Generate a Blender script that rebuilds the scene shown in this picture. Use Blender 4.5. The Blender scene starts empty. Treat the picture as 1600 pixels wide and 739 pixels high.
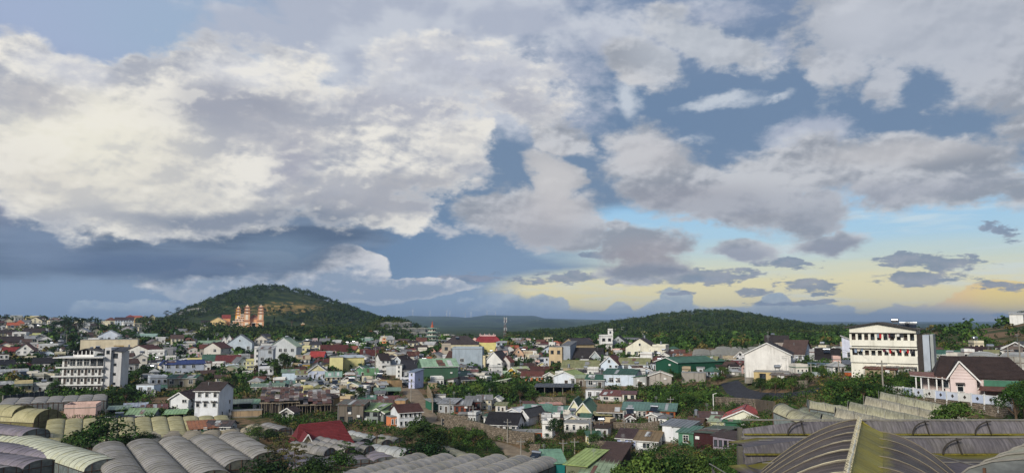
import bpy, bmesh, math, random
import numpy as np
from mathutils import Vector, Matrix
R = math.radians
random.seed(7)
rng = np.random.default_rng(7)
SC = bpy.context.scene
COL = SC.collection

# ------------------------------------------------------------------ camera
F = 1164.0                      # focal length in photo pixels
PITCH = R(6.42)
cam_data = bpy.data.cameras.new('camera')
cam = bpy.data.objects.new('camera', cam_data)
COL.objects.link(cam)
cam.location = (0, 0, 0)
cam.rotation_euler = (math.pi / 2 + PITCH, 0, 0)
cam_data.sensor_width = 36.0
cam_data.lens = 36.0 * F / 1600.0
cam_data.clip_start = 0.5
cam_data.clip_end = 60000
SC.camera = cam
SC.view_settings.view_transform = 'Standard'
SC.view_settings.look = 'None'
SC.view_settings.exposure = 0.0
SC.view_settings.gamma = 1.0

def ray(px, py):
    a = (px - 800) / F
    b = (369.5 - py) / F
    return Vector((a, math.cos(PITCH) - b * math.sin(PITCH), math.sin(PITCH) + b * math.cos(PITCH)))

def azel(px, py):
    d = ray(px, py)
    return math.atan2(d.x, d.y), math.atan2(d.z, math.hypot(d.x, d.y))

def at(px, py, r):
    """world point seen at the pixel, at horizontal range r"""
    d = ray(px, py)
    return d * (r / math.hypot(d.x, d.y))

def lin(c):
    return tuple(((v / 12.92) if v <= 0.04045 else ((v + 0.055) / 1.055) ** 2.4) for v in c)

def hx(s):
    s = s.lstrip('#')
    return lin(tuple(int(s[i:i + 2], 16) / 255 for i in (0, 2, 4)))

# ------------------------------------------------------------------ sun
SUN_AZ = R(-150)                # from behind the camera, a little to the left
SUN_EL = R(24)
sd = bpy.data.lights.new('sun', 'SUN')
sd.energy = 3.8
sd.angle = R(11)
sd.color = (1.0, 0.93, 0.83)
sun = bpy.data.objects.new('sun', sd)
COL.objects.link(sun)
sv = Vector((math.sin(SUN_AZ) * math.cos(SUN_EL), math.cos(SUN_AZ) * math.cos(SUN_EL), math.sin(SUN_EL)))
sun.rotation_euler = sv.to_track_quat('Z', 'Y').to_euler()

# ------------------------------------------------------------------ sky (world)
world = bpy.data.worlds.new('World')
SC.world = world
world.use_nodes = True
world.cycles.sampling_method = 'MANUAL'
world.cycles.sample_map_resolution = 256

class NT:
    def __init__(self, tree):
        self.t = tree
        self.n = tree.nodes
        self.l = tree.links
    def node(self, typ, **kw):
        nd = self.n.new(typ)
        for k, v in kw.items():
            setattr(nd, k, v)
        return nd
    def put(self, sock, v):
        if isinstance(v, bpy.types.NodeSocket):
            self.l.new(v, sock)
        elif v is not None:
            if isinstance(v, (tuple, list)) and len(v) == 3 and sock.type == 'RGBA':
                v = (*v, 1)
            sock.default_value = v
    def math(self, op, a, b=None, c=None, clamp=False):
        nd = self.node('ShaderNodeMath', operation=op, use_clamp=clamp)
        for i, v in enumerate((a, b, c)):
            if v is not None:
                self.put(nd.inputs[i], v)
        return nd.outputs[0]
    def vmath(self, op, a, b=None):
        nd = self.node('ShaderNodeVectorMath', operation=op)
        self.put(nd.inputs[0], a)
        if b is not None:
            if op == 'SCALE':
                self.put(nd.inputs['Scale'], b)
            else:
                self.put(nd.inputs[1], b)
        return nd.outputs[0]
    def mix(self, f, a, b, blend='MIX'):
        nd = self.node('ShaderNodeMix', data_type='RGBA', blend_type=blend)
        self.put(nd.inputs[0], f); self.put(nd.inputs[6], a); self.put(nd.inputs[7], b)
        return nd.outputs[2]
    def noise(self, vec, scale, detail=4, rough=0.5, dist=0.0, lac=2.0, dim='3D', out=0):
        nd = self.node('ShaderNodeTexNoise', noise_dimensions=dim)
        if vec is not None:
            self.l.new(vec, nd.inputs['Vector'])
        self.put(nd.inputs['Scale'], scale)
        nd.inputs['Detail'].default_value = detail
        nd.inputs['Roughness'].default_value = rough
        nd.inputs['Lacunarity'].default_value = lac
        nd.inputs['Distortion'].default_value = dist
        return nd.outputs[out]
    def ramp(self, fac, lo, hi, smooth=True, a=0.0, b=1.0):
        nd = self.node('ShaderNodeMapRange', interpolation_type='SMOOTHSTEP' if smooth else 'LINEAR')
        self.put(nd.inputs[0], fac)
        for i, v in enumerate((lo, hi, a, b)):
            self.put(nd.inputs[1 + i], v)
        return nd.outputs[0]

W = NT(world.node_tree)
W.n.clear()
tc = W.node('ShaderNodeTexCoord')
DIR = W.vmath('NORMALIZE', tc.outputs['Generated'])
sep = W.node('ShaderNodeSeparateXYZ'); W.l.new(DIR, sep.inputs[0])
az = W.math('ARCTAN2', sep.outputs[0], sep.outputs[1])
el = W.math('ARCSINE', sep.outputs[2])
def comb(x, y, z=0.0):
    nd = W.node('ShaderNodeCombineXYZ')
    W.put(nd.inputs[0], x); W.put(nd.inputs[1], y); W.put(nd.inputs[2], z)
    return nd.outputs[0]
UV = comb(az, el)
# cloud noise lives on the direction vector, stretched so that clouds lie flat
CP = W.vmath('MULTIPLY', DIR, (1.0, 1.0, 1.75))
# domain warps
nd = W.node('ShaderNodeTexNoise'); W.l.new(CP, nd.inputs['Vector'])
nd.inputs['Scale'].default_value = 7; nd.inputs['Detail'].default_value = 5; nd.inputs['Roughness'].default_value = 0.55
w1 = W.vmath('SUBTRACT', nd.outputs['Color'], (0.5, 0.5, 0.5))
nd = W.node('ShaderNodeTexNoise'); W.l.new(CP, nd.inputs['Vector'])
nd.inputs['Scale'].default_value = 26; nd.inputs['Detail'].default_value = 6; nd.inputs['Roughness'].default_value = 0.6
w2 = W.vmath('SUBTRACT', nd.outputs['Color'], (0.5, 0.5, 0.5))
UVA = W.vmath('ADD', UV, W.vmath('ADD', W.vmath('SCALE', W.vmath('MULTIPLY', w1, (1, 0.7, 0)), 0.085), W.vmath('SCALE', W.vmath('MULTIPLY', w2, (1, 0.8, 0)), 0.030)))
UVB = W.vmath('ADD', UV, W.vmath('ADD', W.vmath('SCALE', W.vmath('MULTIPLY', w1, (1, 0.35, 0)), 0.030), W.vmath('SCALE', W.vmath('MULTIPLY', w2, (1, 0.7, 0)), 0.022)))
UVS = W.vmath('ADD', UV, W.vmath('SCALE', W.vmath('MULTIPLY', w1, (1, 0.5, 0)), 0.05))

def blob(vec, px, py, rx, ry, rot=0, amp=1.0):
    a, e = azel(px, py)
    k = math.cos(a)
    m = W.node('ShaderNodeMapping', vector_type='TEXTURE')
    W.l.new(vec, m.inputs[0])
    m.inputs['Location'].default_value = (a, e, 0)
    m.inputs['Rotation'].default_value = (0, 0, R(rot))
    m.inputs['Scale'].default_value = (rx / F * k * k, ry / F * k, 1)
    g = W.node('ShaderNodeTexGradient', gradient_type='SPHERICAL')
    W.l.new(m.outputs[0], g.inputs[0])
    o = g.outputs['Fac']
    if amp != 1.0:
        o = W.math('MULTIPLY', o, amp)
    return o

def field(vec, lst):
    o = None
    for b in lst:
        v = blob(vec, *b)
        o = v if o is None else W.math('MAXIMUM', o, v)
    return o

def wash(base, vec, lst):
    """soft colour changes: (px, py, rx, ry, rot, hex, strength)"""
    for (px, py, rx, ry, rot, col, k) in lst:
        f = W.ramp(blob(vec, px, py, rx, ry, rot), 0.0, 0.8, True, 0.0, k)
        base = W.mix(f, base, hx(col))
    return base

# billowy noise: fbm and a relief obtained by comparing it with itself towards the light
fb1 = W.noise(CP, 9.0, 8, 0.62, 0.15)
sm1 = W.noise(CP, 6.5, 5, 0.50, 0.2)
sm2 = W.noise(W.vmath('ADD', CP, (-0.018, -0.012, 0.045)), 6.5, 5, 0.50, 0.2)
relief = W.math('MULTIPLY', W.math('SUBTRACT', sm1, sm2), 0.8)
fbs = W.noise(CP, 30.0, 6, 0.55, 0.1)
fbs2 = W.noise(W.vmath('ADD', CP, (-0.004, 0, 0.010)), 30.0, 6, 0.55, 0.1)
relief_s = W.math('SUBTRACT', fbs, fbs2)
fine = W.noise(CP, 85.0, 5, 0.62, 0.1)
fbc = W.math('ADD', W.math('MULTIPLY', fb1, 0.62), W.math('ADD', W.math('MULTIPLY', fbs, 0.26), W.math('MULTIPLY', fine, 0.12)))
strn = W.noise(W.vmath('MULTIPLY', DIR, (1, 1, 3.2)), 30.0, 7, 0.66, 0.3)
strk = W.noise(W.vmath('MULTIPLY', DIR, (1, 1, 9)), 6.0, 6, 0.55)

# --- clear air: Nishita sky, greyed by high thin veil
nish = W.node('ShaderNodeTexSky', sky_type='NISHITA')
nish.sun_disc = False
nish.sun_elevation = SUN_EL
nish.sun_rotation = SUN_AZ
nish.air_density = 1.0; nish.dust_density = 1.5; nish.ozone_density = 1.5
clear = W.vmath('SCALE', nish.outputs[0], 0.07)
elr = W.ramp(el, R(-2), R(26), False)
cr = W.node('ShaderNodeValToRGB'); W.l.new(elr, cr.inputs[0])
stops = [(0.0, '#8fa5c2'), (0.1, '#879eba'), (0.3, '#748aa6'), (0.55, '#7289a6'), (0.8, '#758aa8'), (1.0, '#8798b6')]
while len(cr.color_ramp.elements) < len(stops):
    cr.color_ramp.elements.new(0.5)
for e_, (p, c) in zip(cr.color_ramp.elements, stops):
    e_.position = p; e_.color = (*hx(c), 1)
sky = W.mix(0.9, clear, cr.outputs[0])
sky = wash(sky, UVS, [
    (130, 20, 620, 190, 0, '#a3b2cf', 1.0), (340, 60, 330, 120, 0, '#9db3cc', 0.8),
    (1250, 160, 420, 120, 0, '#7088a6', 0.8), (1000, 180, 200, 120, 0, '#6d86a5', 0.7),
    (620, 400, 380, 130, 0, '#6c89ab', 0.8), (60, 440, 600, 120, 0, '#778ba6', 0.9), (150, 465, 420, 50, 0, '#8ba1bb', 0.7),
    (800, 440, 220, 110, 0, '#849cb8', 0.8), (720, 470, 160, 60, 0, '#8fa6c0', 0.6),
])
# the bright clear band low on the right
gap = W.ramp(W.math('ADD', field(UVS, [(1260, 372, 560, 100, 0, 1), (1500, 350, 420, 110, 0, 1), (1130, 452, 460, 60, 0, 1.3), (1450, 450, 520, 110, 0, 1.2), (1010, 370, 180, 60, 0, 1.0), (1900, 420, 500, 160, 0, 1)]),
             W.math('MULTIPLY', W.math('SUBTRACT', strk, 0.5), 0.30)), 0.10, 0.42)
gr = W.node('ShaderNodeValToRGB'); W.l.new(W.ramp(W.math('ADD', el, W.math('MULTIPLY', W.math('SUBTRACT', strk, 0.5), 0.03)), R(-1), R(13), False), gr.inputs[0])
stops = [(0.0, '#f0dcae'), (0.12, '#f5e6ac'), (0.26, '#f0e6b6'), (0.38, '#cfdcd2'), (0.5, '#b0d3e8'), (0.66, '#9fcbec'), (0.85, '#90bde4'), (1.0, '#7fa8d4')]
while len(gr.color_ramp.elements) < len(stops):
    gr.color_ramp.elements.new(0.5)
for e_, (p, c) in zip(gr.color_ramp.elements, stops):
    e_.position = p; e_.color = (*hx(c), 1)
gapc = W.mix(W.ramp(strk, 0.50, 0.68, True, 0, 0.6), gr.outputs[0], hx('#dbe5e6'))
sky = W.mix(gap, sky, gapc)

def layer(sky, dens_field, noise, amp, thr, soft, col, k=1.0, rim=0.0):
    d = W.math('ADD', dens_field, W.math('MULTIPLY', W.math('MULTIPLY', W.math('SUBTRACT', noise, 0.5), amp), W.ramp(dens_field, 0.0, 0.14)))
    a = W.ramp(d, thr, thr + soft, True, 0.0, k)
    if rim:
        col = W.mix(W.ramp(d, thr + soft * 0.4, thr + soft * 0.4 + 0.30, True, rim, 0.0), col, hx('#f3f1ec'))
    return W.mix(a, sky, col), d

# --- E: high soft veil, top centre
veil = field(UVA, [(640, 10, 420, 120, 0, 1), (560, 95, 300, 120, 0, 1), (930, 50, 300, 60, -8, 0.75), (720, 130, 300, 130, 0, 1.1),
                   (430, 45, 150, 30, -14, 1), (1130, 25, 160, 40, 0, 0.6), (1230, 80, 60, 40, 30, 0.5), (1150, 235, 120, 40, 0, 0.3), (1260, 205, 130, 40, 0, 0.95), (60, 130, 200, 60, 0, 0.7)])
vc = W.mix(W.ramp(relief, -0.05, 0.07), hx('#b2b9c9'), hx('#c9ced8'))
wisp = field(UVA, [(984, 148, 34, 50, 16, 1.2), (1128, 157, 110, 16, 6, 1.1), (1205, 146, 60, 12, 0, 0.9), (1200, 90, 60, 60, 0, 0.6), (1210, 190, 70, 20, 0, 0.6), (1085, 208, 60, 14, 0, 0.7), (1290, 110, 60, 90, 25, 0.7)])
sky, _ = layer(sky, wisp, fbc, 2.2, 0.22, 0.75, hx('#ccd3dc'), 0.85)
sky, _ = layer(sky, veil, fbc, 1.9, 0.08, 0.50, vc, 0.92)

# --- A: low cumulus on the horizon
lowb = [(850, 500, 60, 50, 0, 1), (872, 478, 22, 20, 0, 1), (905, 503, 120, 24, 0, 1), (840, 482, 40, 34, 0, 0.9), (960, 508, 100, 30, 0, 1), (968, 486, 26, 20, 0, 0.9), (1050, 498, 80, 40, 0, 1), (1060, 470, 34, 26, 0, 1.1),
        (1125, 505, 100, 32, 0, 1), (1200, 496, 80, 40, 0, 1), (1212, 474, 34, 22, 0, 1.1), (1280, 500, 120, 36, 0, 1), (1400, 506, 190, 34, 0, 1),
        (1530, 505, 170, 50, 0, 1), (1560, 482, 100, 48, 0, 1.3), (1500, 492, 70, 34, 0, 1.1), (780, 480, 100, 60, 0, 0.6), (1700, 500, 240, 60, 0, 1),
        (600, 505, 60, 26, 0, 1), (200, 484, 150, 22, 0, 0.6)]
lowf = field(UVB, lowb)
lc = W.mix(W.ramp(W.math('ADD', relief_s, relief), -0.20, 0.22), hx('#90a6bf'), hx('#bac7d3'))
lc = wash(lc, UVS, [(1540, 476, 190, 70, 0, '#ffd68a', 1.0), (1585, 472, 100, 60, 0, '#ffe07a', 1.0), (1470, 500, 100, 30, 0, '#c3c4cc', 0.7), (1300, 497, 120, 26, 0, '#b9bfcb', 0.5), (1400, 500, 200, 40, 0, '#a9b5c4', 0.7)])
sky, _ = layer(sky, lowf, fbc, 2.0, 0.16, 0.16, lc, 0.85)

# --- left cumulus with bright heads
cu = field(UVB, [(535, 428, 90, 50, 0, 1.5), (545, 408, 44, 34, 0, 1.3), (480, 437, 110, 40, 0, 1.1), (420, 448, 170, 30, 0, 1), (350, 425, 70, 34, 0, 1.1), (620, 453, 150, 22, 4, 1.3), (330, 440, 150, 30, 0, 0.8), (420, 405, 70, 18, 0, 0.8), (470, 460, 260, 24, 0, 0.8)])
cuh = W.ramp(W.math('ADD', W.math('ADD', el, W.math('MULTIPLY', relief_s, 0.10)), W.math('MULTIPLY', cu, -0.02)), R(1.4), R(3.8))
cc = W.mix(cuh, hx('#93a3b8'), hx('#dcdcdf'))
sky, _ = layer(sky, cu, fbc, 1.0, 0.13, 0.14, cc, 0.95, 0.3)

# --- B: flat dark strips
st = field(UVB, [(1110, 431, 140, 20, 0, 1.1), (1000, 437, 80, 12, 0, 1), (885, 433, 120, 14, 3, 1), (950, 399, 100, 8, 0, 0.9), (1270, 447, 90, 18, 0, 1), (1430, 436, 110, 16, 0, 1.1), (1570, 446, 70, 16, 0, 1), (1230, 412, 90, 15, 0, 1),
                (1180, 456, 44, 10, 0, 1), (1250, 473, 130, 6, 0, 1), (1450, 409, 130, 18, -5, 1.1), (1060, 458, 50, 6, 0, 0.8), (1565, 492, 34, 6, 0, 0.7), (1560, 362, 50, 20, -22, 1), (760, 434, 130, 12, 0, 0.7)])
sc_ = W.mix(W.ramp(relief_s, -0.22, 0.24), hx('#76879f'), hx('#989eae'))
sky, _ = layer(sky, st, strn, 2.6, 0.30, 0.30, sc_, 0.88)

# --- C: grey-mauve mid clouds, right half
cl = [(872, 212, 80, 36, -20, 1), (1020, 250, 140, 84, -10, 1.1), (1060, 285, 170, 80, -8, 1.2), (1170, 300, 200, 90, -8, 1.2), (1270, 330, 110, 60, 0, 1.1), (1250, 255, 170, 70, 0, 0.95), (1400, 262, 260, 90, -2, 1.25),
      (1520, 290, 170, 60, -10, 1.1), (1600, 305, 120, 44, 0, 1), (862, 280, 56, 90, 12, 1.2), (850, 340, 130, 62, 0, 1.25), (770, 338, 80, 40, 0, 1.1), (910, 362, 80, 40, 0, 1.1), (1010, 388, 110, 46, 0, 1.2), (1010, 422, 130, 32, 0, 1.1), (968, 365, 40, 20, 0, 1),
      (1160, 394, 90, 26, 0, 1.05), (1300, 378, 90, 36, 0, 1.15), (1120, 345, 110, 22, 0, 0.8), 
      (1420, 30, 280, 130, 0, 1.25), (1560, 70, 200, 150, 0, 1.2), (1320, 70, 90, 110, 15, 1.1), (1390, 130, 80, 60, 0, 0.8), (1285, 105, 50, 70, 20, 0.9), (1600, 190, 120, 90, 0, 0.6), (1800, 120, 300, 300, 0, 1.0),
      (1010, 92, 90, 56, -25, 1), (1110, 66, 170, 46, -22, 1.1), (690, 358, 60, 18, 0, 0.5), ]
cf = field(UVA, cl)
shade_c = W.math('ADD', W.math('MULTIPLY', relief, 4.6), W.math('MULTIPLY', relief_s, 1.9))
ccol = W.mix(W.ramp(shade_c, -0.42, 0.50), hx('#9399a4'), hx('#c9cbd0'))
ccol = wash(ccol, UVS, [(860, 290, 70, 100, 12, '#d6d3d2', 0.8), (1010, 240, 120, 50, 0, '#cfcccd', 0.5), (1110, 320, 260, 50, -6, '#9a9ba6', 0.6), (1280, 345, 90, 40, 0, '#8e94a2', 0.6), (1400, 240, 220, 30, 0, '#c9c8ca', 0.7), (1400, 300, 220, 30, 0, '#a3a5b0', 0.6),
                        (1450, 60, 330, 160, 0, '#b9bfcb', 0.75), (1340, 30, 120, 80, 0, '#ccd0d9', 0.6), (1010, 400, 110, 40, 0, '#a39da3', 0.7), (1010, 425, 120, 16, 0, '#7f889b', 0.8), (850, 345, 130, 60, 0, '#bcb9bd', 0.5), (850, 372, 130, 30, 0, '#a7a8b0', 0.8), (1300, 390, 90, 30, 0, '#9197a7', 0.9), (1160, 400, 90, 24, 0, '#8f96a8', 0.8), (1100, 65, 180, 90, 0, '#c4cad3', 0.7), (980, 150, 60, 60, 0, '#d8d7d7', 0.7), (1130, 155, 110, 20, 0, '#bdcad9', 0.9)])
sky, _ = layer(sky, cf, fbc, 2.05, 0.20, 0.40, ccol, 0.95, 0.16)

# --- base: dark blue-grey underside, left
db = field(UVA, [(280, 370, 360, 72, 2, 1.2), (180, 400, 330, 56, 0, 1.1), (430, 375, 190, 74, 0, 1.1), (40, 370, 200, 60, 0, 0.9), (520, 350, 130, 50, 0, 0.9), (280, 415, 170, 26, 0, 1.0), (450, 405, 80, 22, 0, 0.9), (0, 290, 60, 110, 0, 1)])
dcol = W.mix(W.ramp(strk, 0.36, 0.64), hx('#586a83'), hx('#7688a0'))
dcol = wash(dcol, UVS, [(250, 414, 240, 34, 0, '#54698a', 0.8), (440, 392, 110, 34, 0, '#7388a0', 0.8), (0, 270, 60, 120, 0, '#989cb0', 0.9), (60, 380, 130, 60, 0, '#7c8ea9', 0.7)])
sky, _ = layer(sky, db, fb1, 0.8, 0.10, 0.36, dcol, 0.96)

# --- D: the big lit cloud, left
dl = [(40, 140, 200, 110, 0, 1.1), (170, 155, 260, 100, 0, 1.25), (330, 150, 200, 110, 0, 1.25), (370, 120, 90, 60, 0, 1), (120, 250, 280, 150, 0, 1.4), (230, 320, 300, 66, 0, 1.3), (80, 320, 150, 50, 0, 1.1), (340, 230, 260, 150, 0, 1.4), (440, 150, 170, 110, 0, 1.1), (560, 235, 220, 110, 0, 1.3),
      (520, 300, 190, 80, 0, 1.25), (650, 262, 170, 80, 5, 1.2), (720, 235, 90, 70, 0, 1.15), (745, 215, 50, 44, 0, 1.0), (610, 330, 150, 40, 5, 1.0), (370, 320, 180, 60, 0, 1.1), (200, 95, 60, 30, 0, 0.8), (290, 92, 70, 34, 0, 0.8), (60, 100, 120, 50, 0, 0.9), (-200, 200, 300, 200, 0, 1.2),
      (620, 165, 230, 70, 0, 1.0), (800, 125, 140, 80, -20, 1.05), (700, 110, 180, 80, 0, 1.0)]
df = field(UVA, dl)
sh = W.math('ADD', W.math('MULTIPLY', relief, 4.2), W.math('MULTIPLY', relief_s, 1.8))
dc = W.mix(W.ramp(sh, -0.45, 0.40), hx('#b0b4be'), hx('#e9e6df'))
dc = wash(dc, UVS, [(170, 250, 300, 150, 0, '#e9e4d6', 0.75), (140, 210, 180, 90, 0, '#f3efdf', 0.7), (300, 320, 200, 40, 0, '#dcd9d1', 0.6), (380, 120, 120, 60, 0, '#dfe0e4', 0.6), (60, 290, 120, 60, 0, '#e3ded3', 0.6)])
dc = wash(dc, UVA, [(380, 172, 170, 46, 4, '#9fa3b0', 1.0), (340, 150, 90, 50, 0, '#a7aab6', 0.7), (60, 160, 90, 40, 0, '#b7b7bd', 0.8), (430, 210, 140, 44, 0, '#b7b8bf', 0.7), (560, 310, 190, 50, 0, '#a5a8b2', 1.0), (490, 345, 170, 34, 0, '#8a93a3', 1.0), (330, 345, 220, 26, 0, '#8d96a6', 1.0),
                    (455, 250, 50, 60, 0, '#a6a8b6', 0.8), (540, 300, 90, 30, 0, '#bdbfc6', 0.6), (650, 300, 150, 40, 8, '#b3b4ba', 0.8), (720, 235, 90, 40, 0, '#d9d7d4', 0.8), (640, 170, 230, 50, 0, '#b3b6c2', 0.9), (740, 110, 260, 90, 0, '#bfc3cf', 0.95), (770, 165, 200, 40, -6, '#aeb1bd', 0.9), (100, 110, 110, 40, 0, '#c9ccd6', 0.7), (660, 130, 120, 50, 0, '#cdd0d8', 0.7)])
dc = W.mix(W.ramp(sh, 0.05, 0.5, True, 0, 0.45), dc, hx('#f4f0e6'))
dc = W.mix(W.ramp(sh, 0.0, -0.5, True, 0, 0.30), dc, hx('#a3a8b5'))
sky, _ = layer(sky, df, fbc, 1.95, 0.22, 0.32, dc, 0.985, 0.38)

# elsewhere (behind and overhead) the same broken cloud goes on
gen = W.ramp(fb1, 0.46, 0.62)
outside = W.ramp(W.math('ABSOLUTE', az), R(42), R(62))
outside = W.math('MAXIMUM', outside, W.ramp(el, R(27), R(38)))
gen_c = W.mix(W.ramp(sh, -0.45, 0.45), hx('#a3a8b4'), hx('#d3d4d6'))
sky = W.mix(W.math('MULTIPLY', gen, outside), sky, gen_c)
bg = W.node('ShaderNodeBackground')
W.l.new(sky, bg.inputs[0])
bg.inputs[1].default_value = 1.0
wo = W.node('ShaderNodeOutputWorld')
W.l.new(bg.outputs[0], wo.inputs[0])

# ------------------------------------------------------------------ mesh helpers
class MB:
    def __init__(self):
        self.v = []; self.f = []
    def add(self, vs, fs):
        n = len(self.v)
        self.v.extend(tuple(p) for p in vs)
        self.f.extend(tuple(i + n for i in f) for f in fs)
        return self
    def box(self, x0, x1, y0, y1, z0, z1):
        return self.add([(x0, y0, z0), (x1, y0, z0), (x1, y1, z0), (x0, y1, z0), (x0, y0, z1), (x1, y0, z1), (x1, y1, z1), (x0, y1, z1)],
                        [(0, 3, 2, 1), (4, 5, 6, 7), (0, 1, 5, 4), (1, 2, 6, 5), (2, 3, 7, 6), (3, 0, 4, 7)])
    def prism(self, poly, axis, a0, a1):
        """poly of 2-D points extruded along axis 'x', 'y' or 'z'"""
        n = len(poly)
        def p3(p, a):
            return {'x': (a, p[0], p[1]), 'y': (p[0], a, p[1]), 'z': (p[0], p[1], a)}[axis]
        vs = [p3(p, a0) for p in poly] + [p3(p, a1) for p in poly]
        fs = [tuple(range(n)), tuple(range(2 * n - 1, n - 1, -1))]
        fs += [(i, i + n, (i + 1) % n + n, (i + 1) % n) for i in range(n)]
        return self.add(vs, fs)
    def tube(self, p0, p1, r0, r1=None, n=6):
        r1 = r0 if r1 is None else r1
        p0 = Vector(p0); p1 = Vector(p1)
        d = p1 - p0
        if d.length < 1e-6:
            return self
        q = d.to_track_quat('Z', 'Y')
        vs = []
        for p, r in ((p0, r0), (p1, r1)):
            for i in range(n):
                a = 2 * math.pi * i / n
                vs.append(p + q @ Vector((math.cos(a) * r, math.sin(a) * r, 0)))
        fs = [(i, (i + 1) % n, (i + 1) % n + n, i + n) for i in range(n)]
        fs += [tuple(range(n - 1, -1, -1)), tuple(range(n, 2 * n))]
        return self.add(vs, fs)
    def bar(self, p0, p1, w, h=None):
        """rectangular bar from p0 to p1"""
        h = h or w
        p0 = Vector(p0); p1 = Vector(p1); d = (p1 - p0)
        q = d.to_track_quat('Z', 'Y')
        vs = []
        for p in (p0, p1):
            for sx, sy in ((-1, -1), (1, -1), (1, 1), (-1, 1)):
                vs.append(p + q @ Vector((sx * w / 2, sy * h / 2, 0)))
        return self.add(vs, [(0, 3, 2, 1), (4, 5, 6, 7), (0, 1, 5, 4), (1, 2, 6, 5), (2, 3, 7, 6), (3, 0, 4, 7)])
    def slab(self, a, b, c, d, th):
        """quad a,b (eave) c,d (ridge) given thickness downward"""
        a, b, c, d = map(Vector, (a, b, c, d))
        n = (b - a).cross(d - a)
        n = n.normalized() if n.length > 1e-9 else Vector((0, 0, 1))
        if n.z < 0: n = -n
        lo = [p - n * th for p in (a, b, c, d)]
        return self.add([a, b, c, d] + lo, [(0, 1, 2, 3), (7, 6, 5, 4), (0, 4, 5, 1), (1, 5, 6, 2), (2, 6, 7, 3), (3, 7, 4, 0)])
    def lathe(self, prof, n=12, ax=(0, 0, 0)):
        m = len(prof); vs = []
        for i in range(n):
            a = 2 * math.pi * i / n
            for r, z in prof:
                vs.append((ax[0] + r * math.cos(a), ax[1] + r * math.sin(a), ax[2] + z))
        fs = []
        for i in range(n):
            j = (i + 1) % n
            for k in range(m - 1):
                fs.append((i * m + k, j * m + k, j * m + k + 1, i * m + k + 1))
        return self.add(vs, fs)
    def mesh(self, name, m, smooth=False):
        me = bpy.data.meshes.new(name)
        me.from_pydata(self.v, [], self.f)
        if m is not None:
            me.materials.append(m)
        if smooth:
            me.polygons.foreach_set('use_smooth', [True] * len(me.polygons))
        me.update()
        return me

def obj(name, me, m=None, parent=None, loc=None, rotz=None, smooth=False):
    if isinstance(me, MB):
        me = me.mesh(name, m, smooth)
    o = bpy.data.objects.new(name, me)
    COL.objects.link(o)
    if parent is not None:
        o.parent = parent
    if loc is not None:
        o.location = loc
    if rotz is not None:
        o.rotation_euler = (0, 0, rotz)
    return o

LABELS = {}
def tag(o, label, cat, group=None, kind=None):
    if label:
        if label in LABELS:
            print('DUP LABEL', label)
        LABELS[label] = o
        o['label'] = label
    if cat: o['category'] = cat
    if group: o['group'] = group
    if kind: o['kind'] = kind
    return o

def thing(name, label, cat, loc=(0, 0, 0), rotz=0, group=None):
    o = bpy.data.objects.new(name, None)
    o.empty_display_size = 0.5
    COL.objects.link(o)
    o.location = loc; o.rotation_euler = (0, 0, rotz)
    return tag(o, label, cat, group)

def copy_tree(o, parent=None):
    c = o.copy(); COL.objects.link(c); c.parent = parent
    for k in ('label', 'group'):
        if k in c and parent is None: del c[k]
    for ch in o.children:
        copy_tree(ch, c)
    return c

# ------------------------------------------------------------------ materials
MATS = {}
def newmat(name):
    m = bpy.data.materials.new(name)
    m.use_nodes = True
    t = NT(m.node_tree)
    t.b = m.node_tree.nodes['Principled BSDF']
    t.tc = t.node('ShaderNodeTexCoord')
    t.co = t.tc.outputs['Object']
    t.geo = t.node('ShaderNodeNewGeometry')
    return m, t
def fin(t, col, rough=0.8, bump=None, bstr=0.3, bdist=0.02, spec=0.3, metal=0.0):
    t.put(t.b.inputs['Base Color'], col)
    t.put(t.b.inputs['Roughness'], rough)
    t.put(t.b.inputs['Metallic'], metal)
    t.put(t.b.inputs['Specular IOR Level'], spec)
    if bump is not None:
        bn = t.node('ShaderNodeBump')
        bn.inputs['Strength'].default_value = bstr
        bn.inputs['Distance'].default_value = bdist
        t.put(bn.inputs['Height'], bump)
        t.l.new(bn.outputs[0], t.b.inputs['Normal'])
def grey_(c, k=0.2):
    l = 0.3 * c[0] + 0.6 * c[1] + 0.1 * c[2]
    return tuple(v * (1 - k) + l * k for v in c)
def scl(c, k):
    return tuple(min(1, v * k) for v in c)

def wall_m(h, dirt=0.35):
    key = ('wall', h, dirt)
    if key in MATS: return MATS[key]
    m, t = newmat('painted_wall')
    c = hx(h)
    c = scl(c, min(1.0, 0.80 / max(c)))
    n1 = t.noise(t.co, 0.35, 4, 0.6)
    st = t.noise(t.vmath('MULTIPLY', t.co, (1.6, 1.6, 0.12)), 1.0, 4, 0.65)
    grime = t.math('MULTIPLY', t.ramp(st, 0.48, 0.75), dirt * 1.3, clamp=True)
    a = t.mix(t.ramp(n1, 0.3, 0.75), c, scl(c, 0.80))
    a = t.mix(grime, a, (c[0] * 0.34 + 0.04, c[1] * 0.33 + 0.035, c[2] * 0.30 + 0.03))
    spots = t.math('MULTIPLY', t.ramp(t.noise(t.co, 2.2, 5, 0.7), 0.60, 0.72), dirt * 0.8, clamp=True)
    a = t.mix(spots, a, scl(c, 0.45))
    fin(t, a, 0.85, t.noise(t.co, 9, 3), 0.25, 0.02, 0.2)
    MATS[key] = m
    return m

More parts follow.
